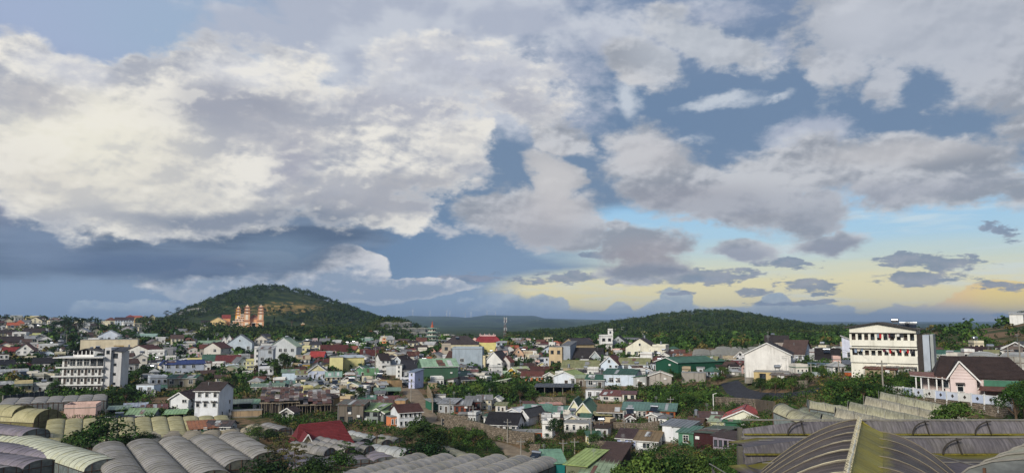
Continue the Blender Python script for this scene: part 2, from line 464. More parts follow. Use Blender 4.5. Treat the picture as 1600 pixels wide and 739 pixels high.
def sheet_m(h, rust=0.2, wave=True):
    """corrugated sheet"""
    key = ('sheet', h, rust)
    if key in MATS: return MATS[key]
    m, t = newmat('sheet_metal')
    c = grey_(hx(h))
    n1 = t.noise(t.co, 0.5, 5, 0.65)
    st = t.noise(t.vmath('MULTIPLY', t.co, (2.0, 0.35, 0.5)), 1.2, 4, 0.6)
    a = t.mix(t.ramp(n1, 0.35, 0.7), c, scl(c, 0.62))
    a = t.mix(t.ramp(st, 0.5, 0.8, True, 0, 0.5), a, scl(c, 1.5))
    r = t.math('MULTIPLY', t.ramp(t.noise(t.co, 0.9, 6, 0.7), 0.62 - 0.25 * rust, 0.72 - 0.15 * rust), min(1.0, rust * 2.0), clamp=True)
    a = t.mix(r, a, t.mix(t.noise(t.co, 3.0, 3), (0.10, 0.032, 0.016), (0.22, 0.10, 0.05)))
    fin(t, a, 0.55, n1, 0.2, 0.03, 0.4)
    MATS[key] = m
    return m

def tile_m(h):
    key = ('tile', h)
    if key in MATS: return MATS[key]
    m, t = newmat('roof_tile')
    c = grey_(hx(h))
    n1 = t.noise(t.co, 0.6, 5, 0.65)
    n2 = t.noise(t.co, 5.0, 3, 0.6)
    a = t.mix(t.ramp(n1, 0.35, 0.7), c, scl(c, 0.6))
    a = t.mix(t.ramp(n2, 0.42, 0.68, True, 0, 0.6), a, scl(c, 1.5))
    fin(t, a, 0.75, n2, 0.5, 0.04, 0.3)
    MATS[key] = m
    return m

def plain_m(name, h, rough=0.7, metal=0.0, spec=0.3, var=0.25, scale=2.0):
    key = ('plain', name, h)
    if key in MATS: return MATS[key]
    m, t = newmat(name)
    c = hx(h)
    a = t.mix(t.ramp(t.noise(t.co, scale, 4, 0.6), 0.3, 0.7), scl(c, 1 + var * 0.4), scl(c, 1 - var))
    fin(t, a, rough, None, metal=metal, spec=spec)
    MATS[key] = m
    return m

def glass_m():
    key = 'glass'
    if key in MATS: return MATS[key]
    m, t = newmat('window_glass')
    a = t.mix(t.ramp(t.noise(t.geo.outputs['Position'], 0.7, 2), 0.45, 0.55), (0.012, 0.016, 0.02), (0.05, 0.062, 0.072))
    fin(t, a, 0.12, None, spec=0.5)
    MATS[key] = m
    return m

def stone_m(a='#8f8374', b='#5f574c'):
    key = ('stone', a)
    if key in MATS: return MATS[key]
    m, t = newmat('rubble_stone')
    vo = t.node('ShaderNodeTexVoronoi'); t.l.new(t.co, vo.inputs['Vector']); vo.inputs['Scale'].default_value = 1.9
    n = t.noise(t.co, 5.0, 4, 0.6)
    c = t.mix(t.ramp(vo.outputs['Color'], 0.1, 0.9), hx(a), hx(b))
    c = t.mix(t.ramp(n, 0.4, 0.7, True, 0, 0.6), c, hx('#4c4438'))
    fin(t, c, 0.9, n, 0.5, 0.05)
    MATS[key] = m
    return m

def concrete_m(h='#8d8a82'):
    key = ('conc', h)
    if key in MATS: return MATS[key]
    m, t = newmat('concrete')
    c = hx(h)
    n = t.noise(t.co, 0.8, 6, 0.7)
    st = t.noise(t.vmath('MULTIPLY', t.co, (1.4, 1.4, 0.15)), 1.3, 4, 0.7)
    a = t.mix(t.ramp(n, 0.3, 0.7), c, scl(c, 0.6))
    a = t.mix(t.ramp(st, 0.5, 0.75, True, 0, 0.8), a, scl(c, 0.35))
    fin(t, a, 0.9, n, 0.3, 0.03)
    MATS[key] = m
    return m

def leaf_m(a='#2f4a22', b='#16260f', c='#5d7434', k=1.0):
    key = ('leaf', a, b, c)
    if key in MATS: return MATS[key]
    m, t = newmat('leaves')
    oi = t.node('ShaderNodeObjectInfo')
    pos = t.geo.outputs['Position']
    n = t.noise(t.co, 0.55, 3, 0.6)
    n2 = t.noise(t.co, 2.6, 3, 0.6)
    col = t.mix(t.ramp(n, 0.35, 0.65), hx(b), hx(a))
    col = t.mix(t.ramp(n2, 0.5, 0.75, True, 0, 0.7), col, hx(c))
    hs = t.node('ShaderNodeHueSaturation')
    t.put(hs.inputs['Hue'], t.ramp(oi.outputs['Random'], 0, 1, False, 0.475, 0.52))
    t.put(hs.inputs['Value'], t.ramp(oi.outputs['Random'], 0, 1, False, 1.25, 0.75))
    t.put(hs.inputs['Color'], col)
    fin(t, hs.outputs[0], 0.75, None, spec=0.15)
    MATS[key] = m
    return m

# ------------------------------------------------------------------ terrain
RK = np.array([5, 30, 60, 90, 120, 160, 200, 250, 300, 350, 420, 500, 600, 700, 850, 1100, 1500, 2200], float)
CK = {
    -300: [-12, -14, -20, -25, -27, -27, -25, -22, -20, -17, -14, -10, -5, 0, 4, 2, -8, -24],
    0:    [-12, -14, -20, -26, -28, -28, -26, -22.8, -21.5, -20.5, -18, -15, -10, -4.5, 0, -4, -16, -26],
    100:  [-12, -14, -20, -26, -28, -28, -26, -23.6, -23, -22, -18.5, -15, -11, -6.5, -1.5, -3, -16, -26],
    200:  [-12, -14, -20, -26, -28.5, -28.5, -26.5, -24.2, -23.5, -22, -18.5, -15, -11, -7, -2.2, -4, -14, -26],
    350:  [-12, -14, -19, -25, -28.5, -28.5, -26.5, -25, -24, -22.5, -19.5, -17, -14, -11.5, -9, -8, -8, -26],
    500:  [-12, -14, -18, -22, -25, -27.5, -27, -24, -21.5, -19.5, -17.5, -16, -14.5, -13, -11.5, -11, -14, -26],
    650:  [-12, -14, -19, -24, -27, -29, -27, -23.5, -21.5, -20, -18.5, -17.5, -17, -16.5, -16.5, -18, -24, -29],
    800:  [-12, -14, -19, -24, -27.5, -29, -28, -25.5, -23.5, -21.5, -19.5, -18, -17.5, -17, -17.5, -21, -26, -29],
    950:  [-12, -14, -19, -24, -27.5, -28.5, -26.5, -22.5, -18.5, -17, -16, -16, -16, -16, -16.5, -19, -24, -29],
    1100: [-12, -12.5, -17, -21, -24, -25, -22, -18.5, -15, -13.7, -13.3, -13.5, -14, -14.5, -15, -17, -22, -28],
    1250: [-11, -10.5, -12, -16.5, -17, -17, -14.5, -13, -12.4, -12.3, -12.6, -13, -13.5, -14, -14, -14, -20, -28],
    1400: [-11, -10.5, -11, -15.5, -15, -12, -10.4, -9.8, -9.7, -10, -10.5, -11, -12, -12, -12, -13, -20, -28],
    1550: [-11, -10.5, -11, -15, -14.8, -13.3, -11, -9, -8, -7.5, -7, -7, -8, -9, -10, -12, -20, -28],
    1900: [-11, -10.5, -10.5, -12, -12, -10, -8, -7, -5, -4, -3, -2, -2, -4, -8, -12, -20, -28],
}
CA = np.array([azel(p, 500)[0] for p in CK])
CZ = np.array(list(CK.values()), float)

def crest(pts, r):
    """silhouette points in the photo -> (azimuths, heights) of a ridge at range r"""
    a = []; z = []
    for px, py in pts:
        q = at(px, py, r); a.append(azel(px, py)[0]); z.append(q.z)
    return np.array(a), np.array(z)
HILLS = []   # (azimuths, heights, r_crest, front width, back width)
def hill(pts, r, wf, wb):
    a, z = crest(pts, r)
    HILLS.append((a, z, r, wf, wb))
hill([(225, 512), (262, 502), (285, 491), (300, 483), (325, 473), (350, 464), (380, 455), (410, 450), (430, 451), (455, 454), (485, 462), (510, 470), (540, 481), (570, 492), (600, 502), (625, 511), (660, 520)], 1300, 380, 300)
hill([(570, 518), (590, 504), (604, 501), (625, 505), (645, 510), (668, 520)], 760, 160, 120)
hill([(840, 528), (880, 521), (930, 513), (960, 507), (1000, 502), (1030, 497), (1060, 492), (1100, 489), (1140, 491), (1170, 495), (1200, 501), (1250, 509), (1290, 517), (1330, 524), (1360, 530)], 1200, 480, 350)
hill([(1130, 515), (1160, 512), (1200, 513), (1240, 518), (1270, 523), (1310, 526), (1340, 530)], 820, 220, 200)
hill([(1420, 538), (1440, 522), (1460, 519), (1500, 518), (1540, 513), (1570, 509), (1590, 504), (1615, 498), (1680, 486), (1800, 480)], 430, 190, 200)
hill([(-250, 492), (-100, 496), (0, 498), (60, 496), (90, 495), (120, 496), (160, 499), (200, 499), (300, 501), (420, 503), (560, 500), (600, 499), (625, 496), (640, 493), (665, 494), (700, 494), (730, 496), (760, 492), (800, 493), (835, 493), (850, 497), (880, 498), (920, 499), (1000, 501), (1030, 503), (1200, 507), (1235, 507), (1260, 509), (1300, 513), (1340, 512), (1390, 514), (1430, 516), (1460, 518), (1600, 516), (1900, 510)], 9000, 5200, 4000)
hill([(600, 514), (700, 512), (760, 509), (815, 504), (840, 499), (860, 499), (885, 500), (900, 504), (930, 501), (980, 503), (1020, 505), (1060, 508), (1300, 520), (1420, 520), (1600, 522)], 5200, 2400, 2600)

def smooth(x):
    x = np.clip(x, 0, 1)
    return x * x * (3 - 2 * x)

def tz(x, y):
    """terrain height (numpy or scalars)"""
    x = np.asarray(x, float); y = np.asarray(y, float)
    shp = x.shape
    x = x.ravel(); y = y.ravel()
    r = np.hypot(x, y); a = np.arctan2(x, y)
    lr = np.log(np.clip(r, 5, 2200)); lk = np.log(RK)
    ac = np.clip(a, CA[0], CA[-1])
    ci = np.clip(np.searchsorted(CA, ac) - 1, 0, len(CA) - 2)
    ct = (ac - CA[ci]) / (CA[ci + 1] - CA[ci])
    ct = ct * 0.5 + smooth(ct) * 0.5
    ri = np.clip(np.searchsorted(lk, lr) - 1, 0, len(lk) - 2)
    rt = (lr - lk[ri]) / (lk[ri + 1] - lk[ri])
    z = (CZ[ci, ri] * (1 - rt) + CZ[ci, ri + 1] * rt) * (1 - ct) + (CZ[ci + 1, ri] * (1 - rt) + CZ[ci + 1, ri + 1] * rt) * ct
    side = smooth((np.abs(a) - R(60)) / R(40))
    z = z * (1 - side) + (-13 - 12 * smooth(r / 3000)) * side
    # small undulation
    amp = np.clip(r / 350, 0.08, 3.0)
    u = np.sin(x * 0.031 + 1.3) * np.cos(y * 0.027 + 0.4) * 0.35 + np.sin(x * 0.083 + y * 0.041) * 0.14
    z = z + u * np.clip(r / 300, 0.1, 1.0)
    for (ha, hz, rc, wf, wb) in HILLS:
        zc = np.interp(a, ha, hz, left=-60, right=-60)
        big = np.where(r < rc, 1 - (rc - r) / wf, 1 - (r - rc) / wb)
        s = smooth(big) * 0.6 + np.clip(big, 0, 1) * 0.4
        rough = (np.sin(a * 190 + r * 0.013) * 0.25 + np.sin(a * 83 - r * 0.007 + 1) * 0.5) * (1 - s) * s * rc / 260
        zh = z + (zc + 0 - z) * s + rough
        z = np.where((big > 0) & (zc > z), np.maximum(z, zh), z)
    return z.reshape(shp)

def tz1(x, y):
    return float(tz(np.array([x]), np.array([y]))[0])

_rr = np.exp(np.linspace(math.log(24), math.log(1400), 900))
def hit(px, py, rmin=40):
    """range at which the line of sight through a photo pixel meets the ground"""
    d = ray(px, py); h = math.hypot(d.x, d.y)
    xs = _rr * d.x / h; ys = _rr * d.y / h; zs = _rr * d.z / h
    below = (zs <= tz(xs, ys)) & (_rr >= rmin)
    i = int(np.argmax(below)) if below.any() else len(_rr) - 1
    return float(_rr[i])

def build_terrain():
    az_ = np.concatenate([np.radians(np.arange(-180, -46, 4.0)), np.radians(np.arange(-46, 46, 0.24)), np.radians(np.arange(46, 180.1, 4.0))])
    rr = np.concatenate([[0.5, 5, 12], np.exp(np.linspace(math.log(20), math.log(24000), 300))])
    A, RR = np.meshgrid(az_, rr)
    X = RR * np.sin(A); Y = RR * np.cos(A)
    Z = tz(X, Y)
    nr, na = X.shape
    verts = np.stack([X, Y, Z], -1).reshape(-1, 3)
    i, j = np.meshgrid(np.arange(nr - 1), np.arange(na - 1), indexing='ij')
    q = np.stack([i * na + j, i * na + j + 1, (i + 1) * na + j + 1, (i + 1) * na + j], -1).reshape(-1, 4)[:, ::-1]
    me = np_mesh('ground', verts, q, ground_m(), True)
    return tag(obj('ground', me), None, None, kind='structure')

def np_mesh(name, verts, quads, m, smooth_=False):
    me = bpy.data.meshes.new(name)
    nv, nf = len(verts), len(quads)
    k = quads.shape[1]
    me.vertices.add(nv); me.loops.add(nf * k); me.polygons.add(nf)
    me.vertices.foreach_set('co', np.ascontiguousarray(verts, dtype=np.float32).ravel())
    me.loops.foreach_set('vertex_index', np.ascontiguousarray(quads, dtype=np.int32).ravel())
    me.polygons.foreach_set('loop_start', np.arange(0, nf * k, k, dtype=np.int32))
    if smooth_:
        me.polygons.foreach_set('use_smooth', np.ones(nf, dtype=bool))
    me.materials.append(m)
    me.update(calc_edges=True)
    return me

def ground_m():
    m, t = newmat('ground')
    p = t.geo.outputs['Position']
    sp = t.node('ShaderNodeSeparateXYZ'); t.l.new(p, sp.inputs[0])
    dist = t.vmath('LENGTH', p) if False else None
    ln = t.node('ShaderNodeVectorMath', operation='LENGTH'); t.l.new(p, ln.inputs[0]); dist = ln.outputs['Value']
    n1 = t.noise(p, 0.035, 6, 0.65)
    n2 = t.noise(p, 0.30, 5, 0.65)
    n3 = t.noise(p, 2.5, 4, 0.6)
    grass = t.mix(t.ramp(n2, 0.3, 0.7), hx('#26351a'), hx('#47512b'))
    soil = t.mix(t.ramp(n3, 0.3, 0.7), hx('#6b543c'), hx('#8a735a'))
    near = t.mix(t.ramp(t.math('ADD', n1, t.math('MULTIPLY', n2, 0.35)), 0.60, 0.74), grass, soil)
    # hills: dark forest floor with dry clearings
    hf = t.mix(t.ramp(t.noise(p, 0.05, 6, 0.7), 0.38, 0.66), hx('#1f2f17'), hx('#47522a'))
    mp = t.node('ShaderNodeMapping', vector_type='TEXTURE'); t.l.new(p, mp.inputs[0])
    cc = at(455, 487, 1150)
    mp.inputs['Location'].default_value = (cc.x, cc.y, cc.z)
    mp.inputs['Scale'].default_value = (62, 150, 17)
    g = t.node('ShaderNodeTexGradient', gradient_type='SPHERICAL'); t.l.new(mp.outputs[0], g.inputs[0])
    bare = t.ramp(t.math('ADD', g.outputs['Fac'], t.math('MULTIPLY', t.math('SUBTRACT', t.noise(p, 0.08, 5, 0.7), 0.5), 2.0)), 0.25, 0.40)
    hf = t.mix(bare, hf, t.mix(t.ramp(t.noise(p, 0.12, 3, 0.6), 0.35, 0.65), hx('#a5854f'), hx('#5d5a2e')))
    # far country: fields, plantations and pale greenhouse roofs
    ff = t.mix(t.ramp(t.noise(t.vmath('MULTIPLY', p, (1, 0.25, 1)), 0.004, 6, 0.7), 0.35, 0.7), hx('#1a2a1a'), hx('#4b5c38'))
    vo = t.node('ShaderNodeTexVoronoi'); t.l.new(t.vmath('MULTIPLY', p, (1, 0.18, 0.0)), vo.inputs['Vector']); vo.inputs['Scale'].default_value = 0.022
    town = t.math('MULTIPLY', t.ramp(vo.outputs['Distance'], 0.22, 0.16), t.ramp(t.noise(t.vmath('MULTIPLY', p, (1, 0.3, 0)), 0.0011, 4, 0.6), 0.54, 0.62))
    ff = t.mix(town, ff, hx('#c9cdd0'))
    c = t.mix(t.ramp(dist, 520, 760), near, hf)
    c = t.mix(t.ramp(dist, 1700, 2600), c, ff)
    fin(t, c, 0.95, t.math('ADD', n2, t.math('MULTIPLY', n3, 0.3)), 0.6, 0.25, 0.1)
    return m

ground = build_terrain()

# ------------------------------------------------------------------ haze
def haze():
    mb = MB().box(-27000, 27000, -4000, 26000, -64, 176)
    m = bpy.data.materials.new('haze'); m.use_nodes = True
    nt = m.node_tree; nt.nodes.clear()
    v = nt.nodes.new('ShaderNodeVolumePrincipled')
    v.inputs['Color'].default_value = (0.50, 0.70, 0.98, 1)
    v.inputs['Density'].default_value = HAZE
    v.inputs['Anisotropy'].default_value = 0.2
    o = nt.nodes.new('ShaderNodeOutputMaterial')
    nt.links.new(v.outputs[0], o.inputs['Volume'])
    h = obj('haze', mb, m)
    h['kind'] = 'stuff'
HAZE = 0.9e-4
haze()

# ------------------------------------------------------------------ vegetation
def leafcloud(cen, rad, n, size, seed=0, up=0.25, shell=0.7):
    """n leaf quads round each centre; cen (N,3), rad (N,3), size (N,)"""
    g = np.random.default_rng(seed)
    N = len(cen)
    d = g.normal(size=(N, n, 3)); d[..., 2] += up
    d /= np.linalg.norm(d, axis=-1, keepdims=True)
    rr = g.uniform(shell, 1.05, size=(N, n, 1))
    p = cen[:, None, :] + d * rr * rad[:, None, :]
    nrm = d + g.normal(scale=0.55, size=d.shape)
    nrm /= np.linalg.norm(nrm, axis=-1, keepdims=True)
    t = np.cross(nrm, g.normal(size=d.shape)); t /= np.linalg.norm(t, axis=-1, keepdims=True) + 1e-9
    b = np.cross(nrm, t)
    s = (size[:, None, None] if np.ndim(size) else size) * g.uniform(0.6, 1.3, size=(N, n, 1)) * 0.5
    a1 = p - t * s; a2 = p + b * s * 0.75; a3 = p + t * s; a4 = p - b * s * 0.75
    v = np.stack([a1, a2, a3, a4], 2).reshape(-1, 3)
    q = np.arange(len(v)).reshape(-1, 4)
    return v, q

LEAF = {
    'dark': leaf_m('#2c451f', '#14220e', '#51672c'),
    'mid': leaf_m('#3c5a26', '#1c2f12', '#6c8238'),
    'light': leaf_m('#547331', '#2a4019', '#8b9c4a'),
    'pine': leaf_m('#22361c', '#101b0d', '#3c4f28'),
    'dry': leaf_m('#5a5a30', '#33351b', '#85743c'),
}
BARK = plain_m('bark', '#5a4a3b', 0.95)

def tree_meshes(kind, seed):
    g = random.Random(seed)
    tk = MB()
    cen = []; rad = []
    if kind == 'round':            # height 1 unit = full height; built at 8 m
        H = 8.0
        tk.tube((0, 0, -1), (0.1, 0, 2.6), 0.26, 0.18)
        for i in range(13):
            a = g.uniform(0, 6.28); el_ = g.uniform(-0.1, 1.45); k = g.uniform(0.6, 1.0)
            c = (math.cos(a) * math.cos(el_) * 2.7 * k, math.sin(a) * math.cos(el_) * 2.7 * k, 4.2 + math.sin(el_) * 2.7 * k)
            cen.append(c); s = g.uniform(0.9, 1.5); rad.append((s, s, s * 0.8))
            tk.tube((0.1, 0, 2.4), (c[0] * 0.8, c[1] * 0.8, c[2] - 0.3), 0.09, 0.03, 4)
        n, sz = 190, 0.30
    elif kind == 'tall':
        H = 12.0
        tk.tube((0, 0, -1), (0.2, 0.1, 7), 0.28, 0.14)
        for i in range(15):
            z = 3.2 + 8 * (i / 15) ; w = 2.5 * math.sin(math.pi * min(1, (z - 1.5) / 11)) + 0.4
            a = g.uniform(0, 6.28)
            c = (math.cos(a) * w * g.uniform(0.3, 0.9), math.sin(a) * w * g.uniform(0.3, 0.9), z)
            cen.append(c); s = g.uniform(0.9, 1.5); rad.append((s, s, s * 0.85))
            tk.tube((0.1, 0, z - 1.2), c, 0.08, 0.03, 4)
        n, sz = 160, 0.34
    elif kind == 'pine':
        H = 14.0
        tk.tube((0, 0, -1), (0.3, 0, 13), 0.26, 0.09)
        for i in range(13):
            z = 7.2 + 6.2 * (i / 13); a = g.uniform(0, 6.28); w = g.uniform(0.9, 3.0) * (1.05 - 0.45 * abs(i / 13 - 0.4))
            c = (math.cos(a) * w + 0.2, math.sin(a) * w, z)
            cen.append(c); s = g.uniform(0.8, 1.35); rad.append((s * 1.25, s * 1.25, s * 0.42))
            tk.tube((0.2, 0, z - 0.6), c, 0.08, 0.03, 4)
        n, sz = 130, 0.32
    elif kind == 'cypress':
        H = 10.0
        tk.tube((0, 0, -1), (0, 0, 3), 0.18, 0.12)
        for i in range(11):
            z = 0.9 + 8.4 * i / 10; w = 1.15 * (1 - i / 11.5)
            cen.append((g.uniform(-.15, .15), g.uniform(-.15, .15), z)); rad.append((w, w, 0.75))
        n, sz = 70, 0.34
    elif kind == 'bush':
        H = 3.0
        for i in range(3):
            tk.tube((0, 0, -0.5), (g.uniform(-1, 1), g.uniform(-1, 1), 1.4), 0.06, 0.02, 4)
        for i in range(11):
            a = g.uniform(0, 6.28); w = g.uniform(0.2, 1.7)
            cen.append((math.cos(a) * w, math.sin(a) * w, g.uniform(0.5, 2.0) * (1.1 - w / 2.6) + 0.3)); s = g.uniform(0.6, 1.0); rad.append((s, s, s * 0.8))
        n, sz = 170, 0.20
    elif kind == 'sapling':
        H = 7.0
        tk.tube((0, 0, -1), (0.3, 0, 5.8), 0.12, 0.04)
        for i in range(15):
            z = 2.2 + 4.6 * i / 15; a = i * 2.4; w = g.uniform(0.8, 2.1) * (1.15 - i / 22)
            c = (math.cos(a) * w, math.sin(a) * w, z + 0.3)
            cen.append(c); s = g.uniform(0.4, 0.75); rad.append((s, s, s * 0.6))
            tk.tube((0.15, 0, z - 0.4), c, 0.04, 0.02, 4)
        n, sz = 80, 0.24
    v, q = leafcloud(np.array(cen), np.array(rad), n, sz, seed)
    return H, tk.mesh('trunk', BARK), v, q

TREES = {}
def proto(kind, leaf, var):
    key = (kind, leaf, var)
    if key not in TREES:
        H, tk, v, q = tree_meshes(kind, hash(kind) % 97 * 0 + sum(map(ord, kind)) + var * 13)
        TREES[key] = (H, tk, np_mesh('crown', v, q, LEAF[leaf]))
    return TREES[key]

FOOT = []
_tn = [0]
def TREE(px, py, hpx, kind, leaf, label, wide=1.0, r=None, name=None, cat=None, group=None, dz=0.0):
    """a tree whose foot is at the pixel and that stands hpx pixels tall"""
    r = r or hit(px, py)
    p = at(px, py, r)
    zt = tz1(p.x, p.y)
    top = at(px, py - hpx, r).z
    z0 = min(p.z, zt) if abs(p.z - zt) < 3 else zt
    z0 += dz
    _tn[0] += 1
    H, tk, cr_ = proto(kind, leaf, _tn[0] % 3)
    s = (top - z0) / H
    nm = name or {'round': 'tree', 'tall': 'tree', 'pine': 'pine_tree', 'cypress': 'cypress_tree', 'bush': 'bush', 'sapling': 'tree'}[kind]
    ct = cat or {'bush': 'bush', 'pine': 'pine tree', 'cypress': 'cypress'}.get(kind, 'tree')
    t = thing(nm, label, ct, (p.x, p.y, z0), random.uniform(0, 6.28), group)
    sw = s * wide * (0.68 if kind == 'bush' else 1.0)
    for nme, me in (('trunk', tk), ('crown', cr_)):
        o = obj(nme, me, None, t); o.scale = (sw, sw, s)
    FOOT.append((p.x, p.y, 1.5 * s))
    return t

# the wooded hills: thousands of crowns that read as one mass
def woods():
    g = np.random.default_rng(11)
    xs, ys, hs = [], [], []
    def scatter(n, a0, a1, r0, r1, cond, h0, h1):
        a = g.uniform(a0, a1, n); r = np.sqrt(g.uniform(r0 * r0, r1 * r1, n))
        x = r * np.sin(a); y = r * np.cos(a)
        m = cond(x, y, a, r)
        xs.append(x[m]); ys.append(y[m]); hs.append(g.uniform(h0, h1, m.sum()))
    A = lambda px: azel(px, 500)[0]
    def pn(x, y, s):
        return (np.sin(x * s + 3) * np.cos(y * s * 1.3) + np.sin((x + y) * s * 0.6 + 1) * np.cos((x - y) * s * 0.8)) * 0.5
    cl = at(455, 487, 1150)
    def left(x, y, a, r):
        clear = ((x - cl.x) / 62) ** 2 + ((y - cl.y) / 150) ** 2 < g.uniform(0.1, 1.5, len(x))
        lower = (r < 1060) & (pn(x, y, 0.03) < -0.1)
        temple = (np.abs(a - A(385)) < 0.075) & (r < 1000)
        right = (a > A(470)) | (r > 1180)
        return ~clear & ~temple & ~lower & ((pn(x, y, 0.021) > -0.55) | right)
    scatter(3600, A(215), A(660), 860, 1420, left, 5.5, 10.5)
    scatter(2600, A(835), A(1345), 740, 1300, lambda x, y, a, r: pn(x, y, 0.02) > -0.75, 5.5, 10)
    scatter(700, A(1130), A(1335), 600, 880, lambda x, y, a, r: pn(x, y, 0.03) > -0.3, 4, 8)
    # dark belt under the temple, and between the left town and the hill
    scatter(900, A(225), A(640), 560, 860, lambda x, y, a, r: ((pn(x, y, 0.018) > -0.35) & (np.abs(a - A(385)) > 0.03)) | (r < 790) & (pn(x, y, 0.02) > -0.5), 5, 9)
    scatter(260, A(880), A(1130), 480, 800, lambda x, y, a, r: pn(x, y, 0.02) > 0.0, 4, 8)
    scatter(320, A(790), A(900), 480, 1000, lambda x, y, a, r: r > 0, 3.5, 7)
    scatter(150, A(560), A(680), 600, 800, lambda x, y, a, r: pn(x, y, 0.03) > -0.1, 4, 8)
    scatter(60, A(1425), A(1640), 300, 560, lambda x, y, a, r: pn(x, y, 0.04) > 0.38, 1.2, 3)
    scatter(500, A(-60), A(240), 400, 900, lambda x, y, a, r: pn(x, y, 0.025) > 0.35, 4, 8)
    x = np.concatenate(xs); y = np.concatenate(ys); h = np.concatenate(hs)
    z = tz(x, y)
    # every tree is three unequal clumps, so that the outline stays uneven
    C = []; Rr = []; S = []
    for k, (ox, oz, rs) in enumerate([(0, 0.62, 0.36), (0.24, 0.45, 0.27), (-0.26, 0.5, 0.27)]):
        ang = g.uniform(0, 6.28, len(x))
        C.append(np.stack([x + ox * h * np.cos(ang), y + ox * h * np.sin(ang), z + oz * h * g.uniform(0.85, 1.15, len(x))], -1))
        rr = h * rs * g.uniform(0.8, 1.25, len(x))
        Rr.append(np.stack([rr, rr, rr * g.uniform(0.5, 0.85, len(x))], -1)); S.append(h * 0.2)
    v, q = leafcloud(np.concatenate(C), np.concatenate(Rr), 15, np.concatenate(S), 3, up=0.5, shell=0.6)
    me = np_mesh('woodland', v, q, woods_m())
    obj('woodland', me)['kind'] = 'stuff'

def woods_m():
    m, t = newmat('woodland_leaves')
    p = t.geo.outputs['Position']
    a = t.mix(t.ramp(t.noise(p, 0.16, 4, 0.7), 0.34, 0.66), hx('#14210f'), hx('#364a20'))
    a = t.mix(t.ramp(t.noise(p, 0.012, 4, 0.6), 0.5, 0.62, True, 0, 0.55), a, hx('#55592c'))
    a = t.mix(t.ramp(t.noise(p, 0.035, 3, 0.6), 0.45, 0.65, True, 0, 0.5), a, hx('#435426'))
    fin(t, a, 0.85, None, spec=0.1)
    return m
woods()

# ------------------------------------------------------------------ houses
GL = glass_m()
FRAME_W = plain_m('white_frame', '#d8d8d4', 0.5)
FRAME_D = plain_m('dark_frame', '#2b2a2a', 0.6)
STEEL = plain_m('stainless_steel', '#a8acb0', 0.35, 0.9, 0.5, 0.1)
GALV = plain_m('galvanised_steel', '#8b8e90', 0.5, 0.5)
CONC = concrete_m()
WOOD = plain_m('weathered_wood', '#6b5a48', 0.9)
_wm = {}
def win_meshes(w, h, dark=False, door=False):
    key = (round(w * 5), round(h * 5), dark, door)
    if key not in _wm:
        w = key[0] / 5; h = key[1] / 5
        f = MB(); b = 0.10; y0, y1 = -0.10, 0.05
        f.box(-w / 2 - b, -w / 2, y0, y1, 0, h); f.box(w / 2, w / 2 + b, y0, y1, 0, h)
        f.box(-w / 2 - b, w / 2 + b, y0, y1, h, h + b)
        if not door:
            f.box(-w / 2 - b - 0.06, w / 2 + b + 0.06, y0 - 0.08, y1, -b, 0)
        if w > 0.9 and not door:
            f.box(-0.03, 0.03, y0 + 0.02, y1, 0, h)
        if h > 1.0 and not door:
            f.box(-w / 2, w / 2, y0 + 0.03, y1, h * 0.68, h * 0.68 + 0.05)
        p = MB().box(-w / 2, w / 2, -0.03, 0.04, 0.0, h)
        _wm[key] = (f.mesh('window', FRAME_D if dark else FRAME_W), p.mesh('pane', GL if not door else plain_m('door_leaf', '#3e332c', 0.6)))
    return _wm[key]

_aw = {}
def window(parent, x, y, z, w, h, face=0, dark=False, door=False, awn=False):
    """face: 0 front (-y), 1 right (+x), 2 back, 3 left (-x)"""
    fm, pm = win_meshes(w, h, dark, door)
    rz = (0, math.pi / 2, math.pi, -math.pi / 2)[face]
    f = obj('door' if door else 'window', fm, None, parent, (x, y, z), rz)
    obj('leaf' if door else 'pane', pm, None, f)
    if awn:
        k = round(w * 5)
        if k not in _aw:
            _aw[k] = MB().slab((-w / 2 - .25, -.75, -.02), (w / 2 + .25, -.75, -.02), (w / 2 + .25, 0.02, .22), (-w / 2 - .25, 0.02, .22), .05).mesh('awning', sheet_m('#4a4644', 0.1))
        obj('awning', _aw[k], None, f, (0, 0, h + 0.12))
    return f

def roof_slope(mb, a, b, c, d, kind, step, th=0.10):
    """a-b eave, c-d ridge (c above b, d above a)"""
    a, b, c, d = map(Vector, (a, b, c, d))
    mb.slab(a, b, c, d, th)
    n = (b - a).cross(d - a)
    if n.length < 1e-6: n = Vector((0, 0, 1))
    n.normalize()
    if n.z < 0: n = -n
    if step <= 0: return
    if kind == 'tile':
        L = ((d + c) / 2 - (a + b) / 2).length
        k = min(26, max(3, int(L / step)))
        for i in range(k):
            t0 = i / k; t1 = min(1.0, (i + 1) / k)
            p0 = a.lerp(d, t0) + n * (0.10); p1 = b.lerp(c, t0) + n * (0.10)
            p2 = b.lerp(c, t1) + n * 0.012; p3 = a.lerp(d, t1) + n * 0.012
            mb.add([p0, p1, p2, p3, p0 - n * 0.1, p1 - n * 0.1], [(0, 1, 2, 3), (4, 5, 1, 0)])
    else:
        L = (b - a).length
        k = min(40, max(2, int(L / step)))
        for i in range(k + 1):
            t = (i + 0.0) / k * 0.985 + 0.0075
            p0 = a.lerp(b, t) + n * 0.03; p1 = d.lerp(c, t) + n * 0.03
            mb.bar(p0, p1, 0.10, 0.07)

def parapet(mb, x0, x1, y0, y1, z, h=0.7, t=0.18):
    mb.box(x0, x1, y0, y0 + t, z, z + h); mb.box(x0, x1, y1 - t, y1, z, z + h)
    mb.box(x0, x0 + t, y0 + t, y1 - t, z, z + h - 0.003); mb.box(x1 - t, x1, y0 + t, y1 - t, z, z + h - 0.003)

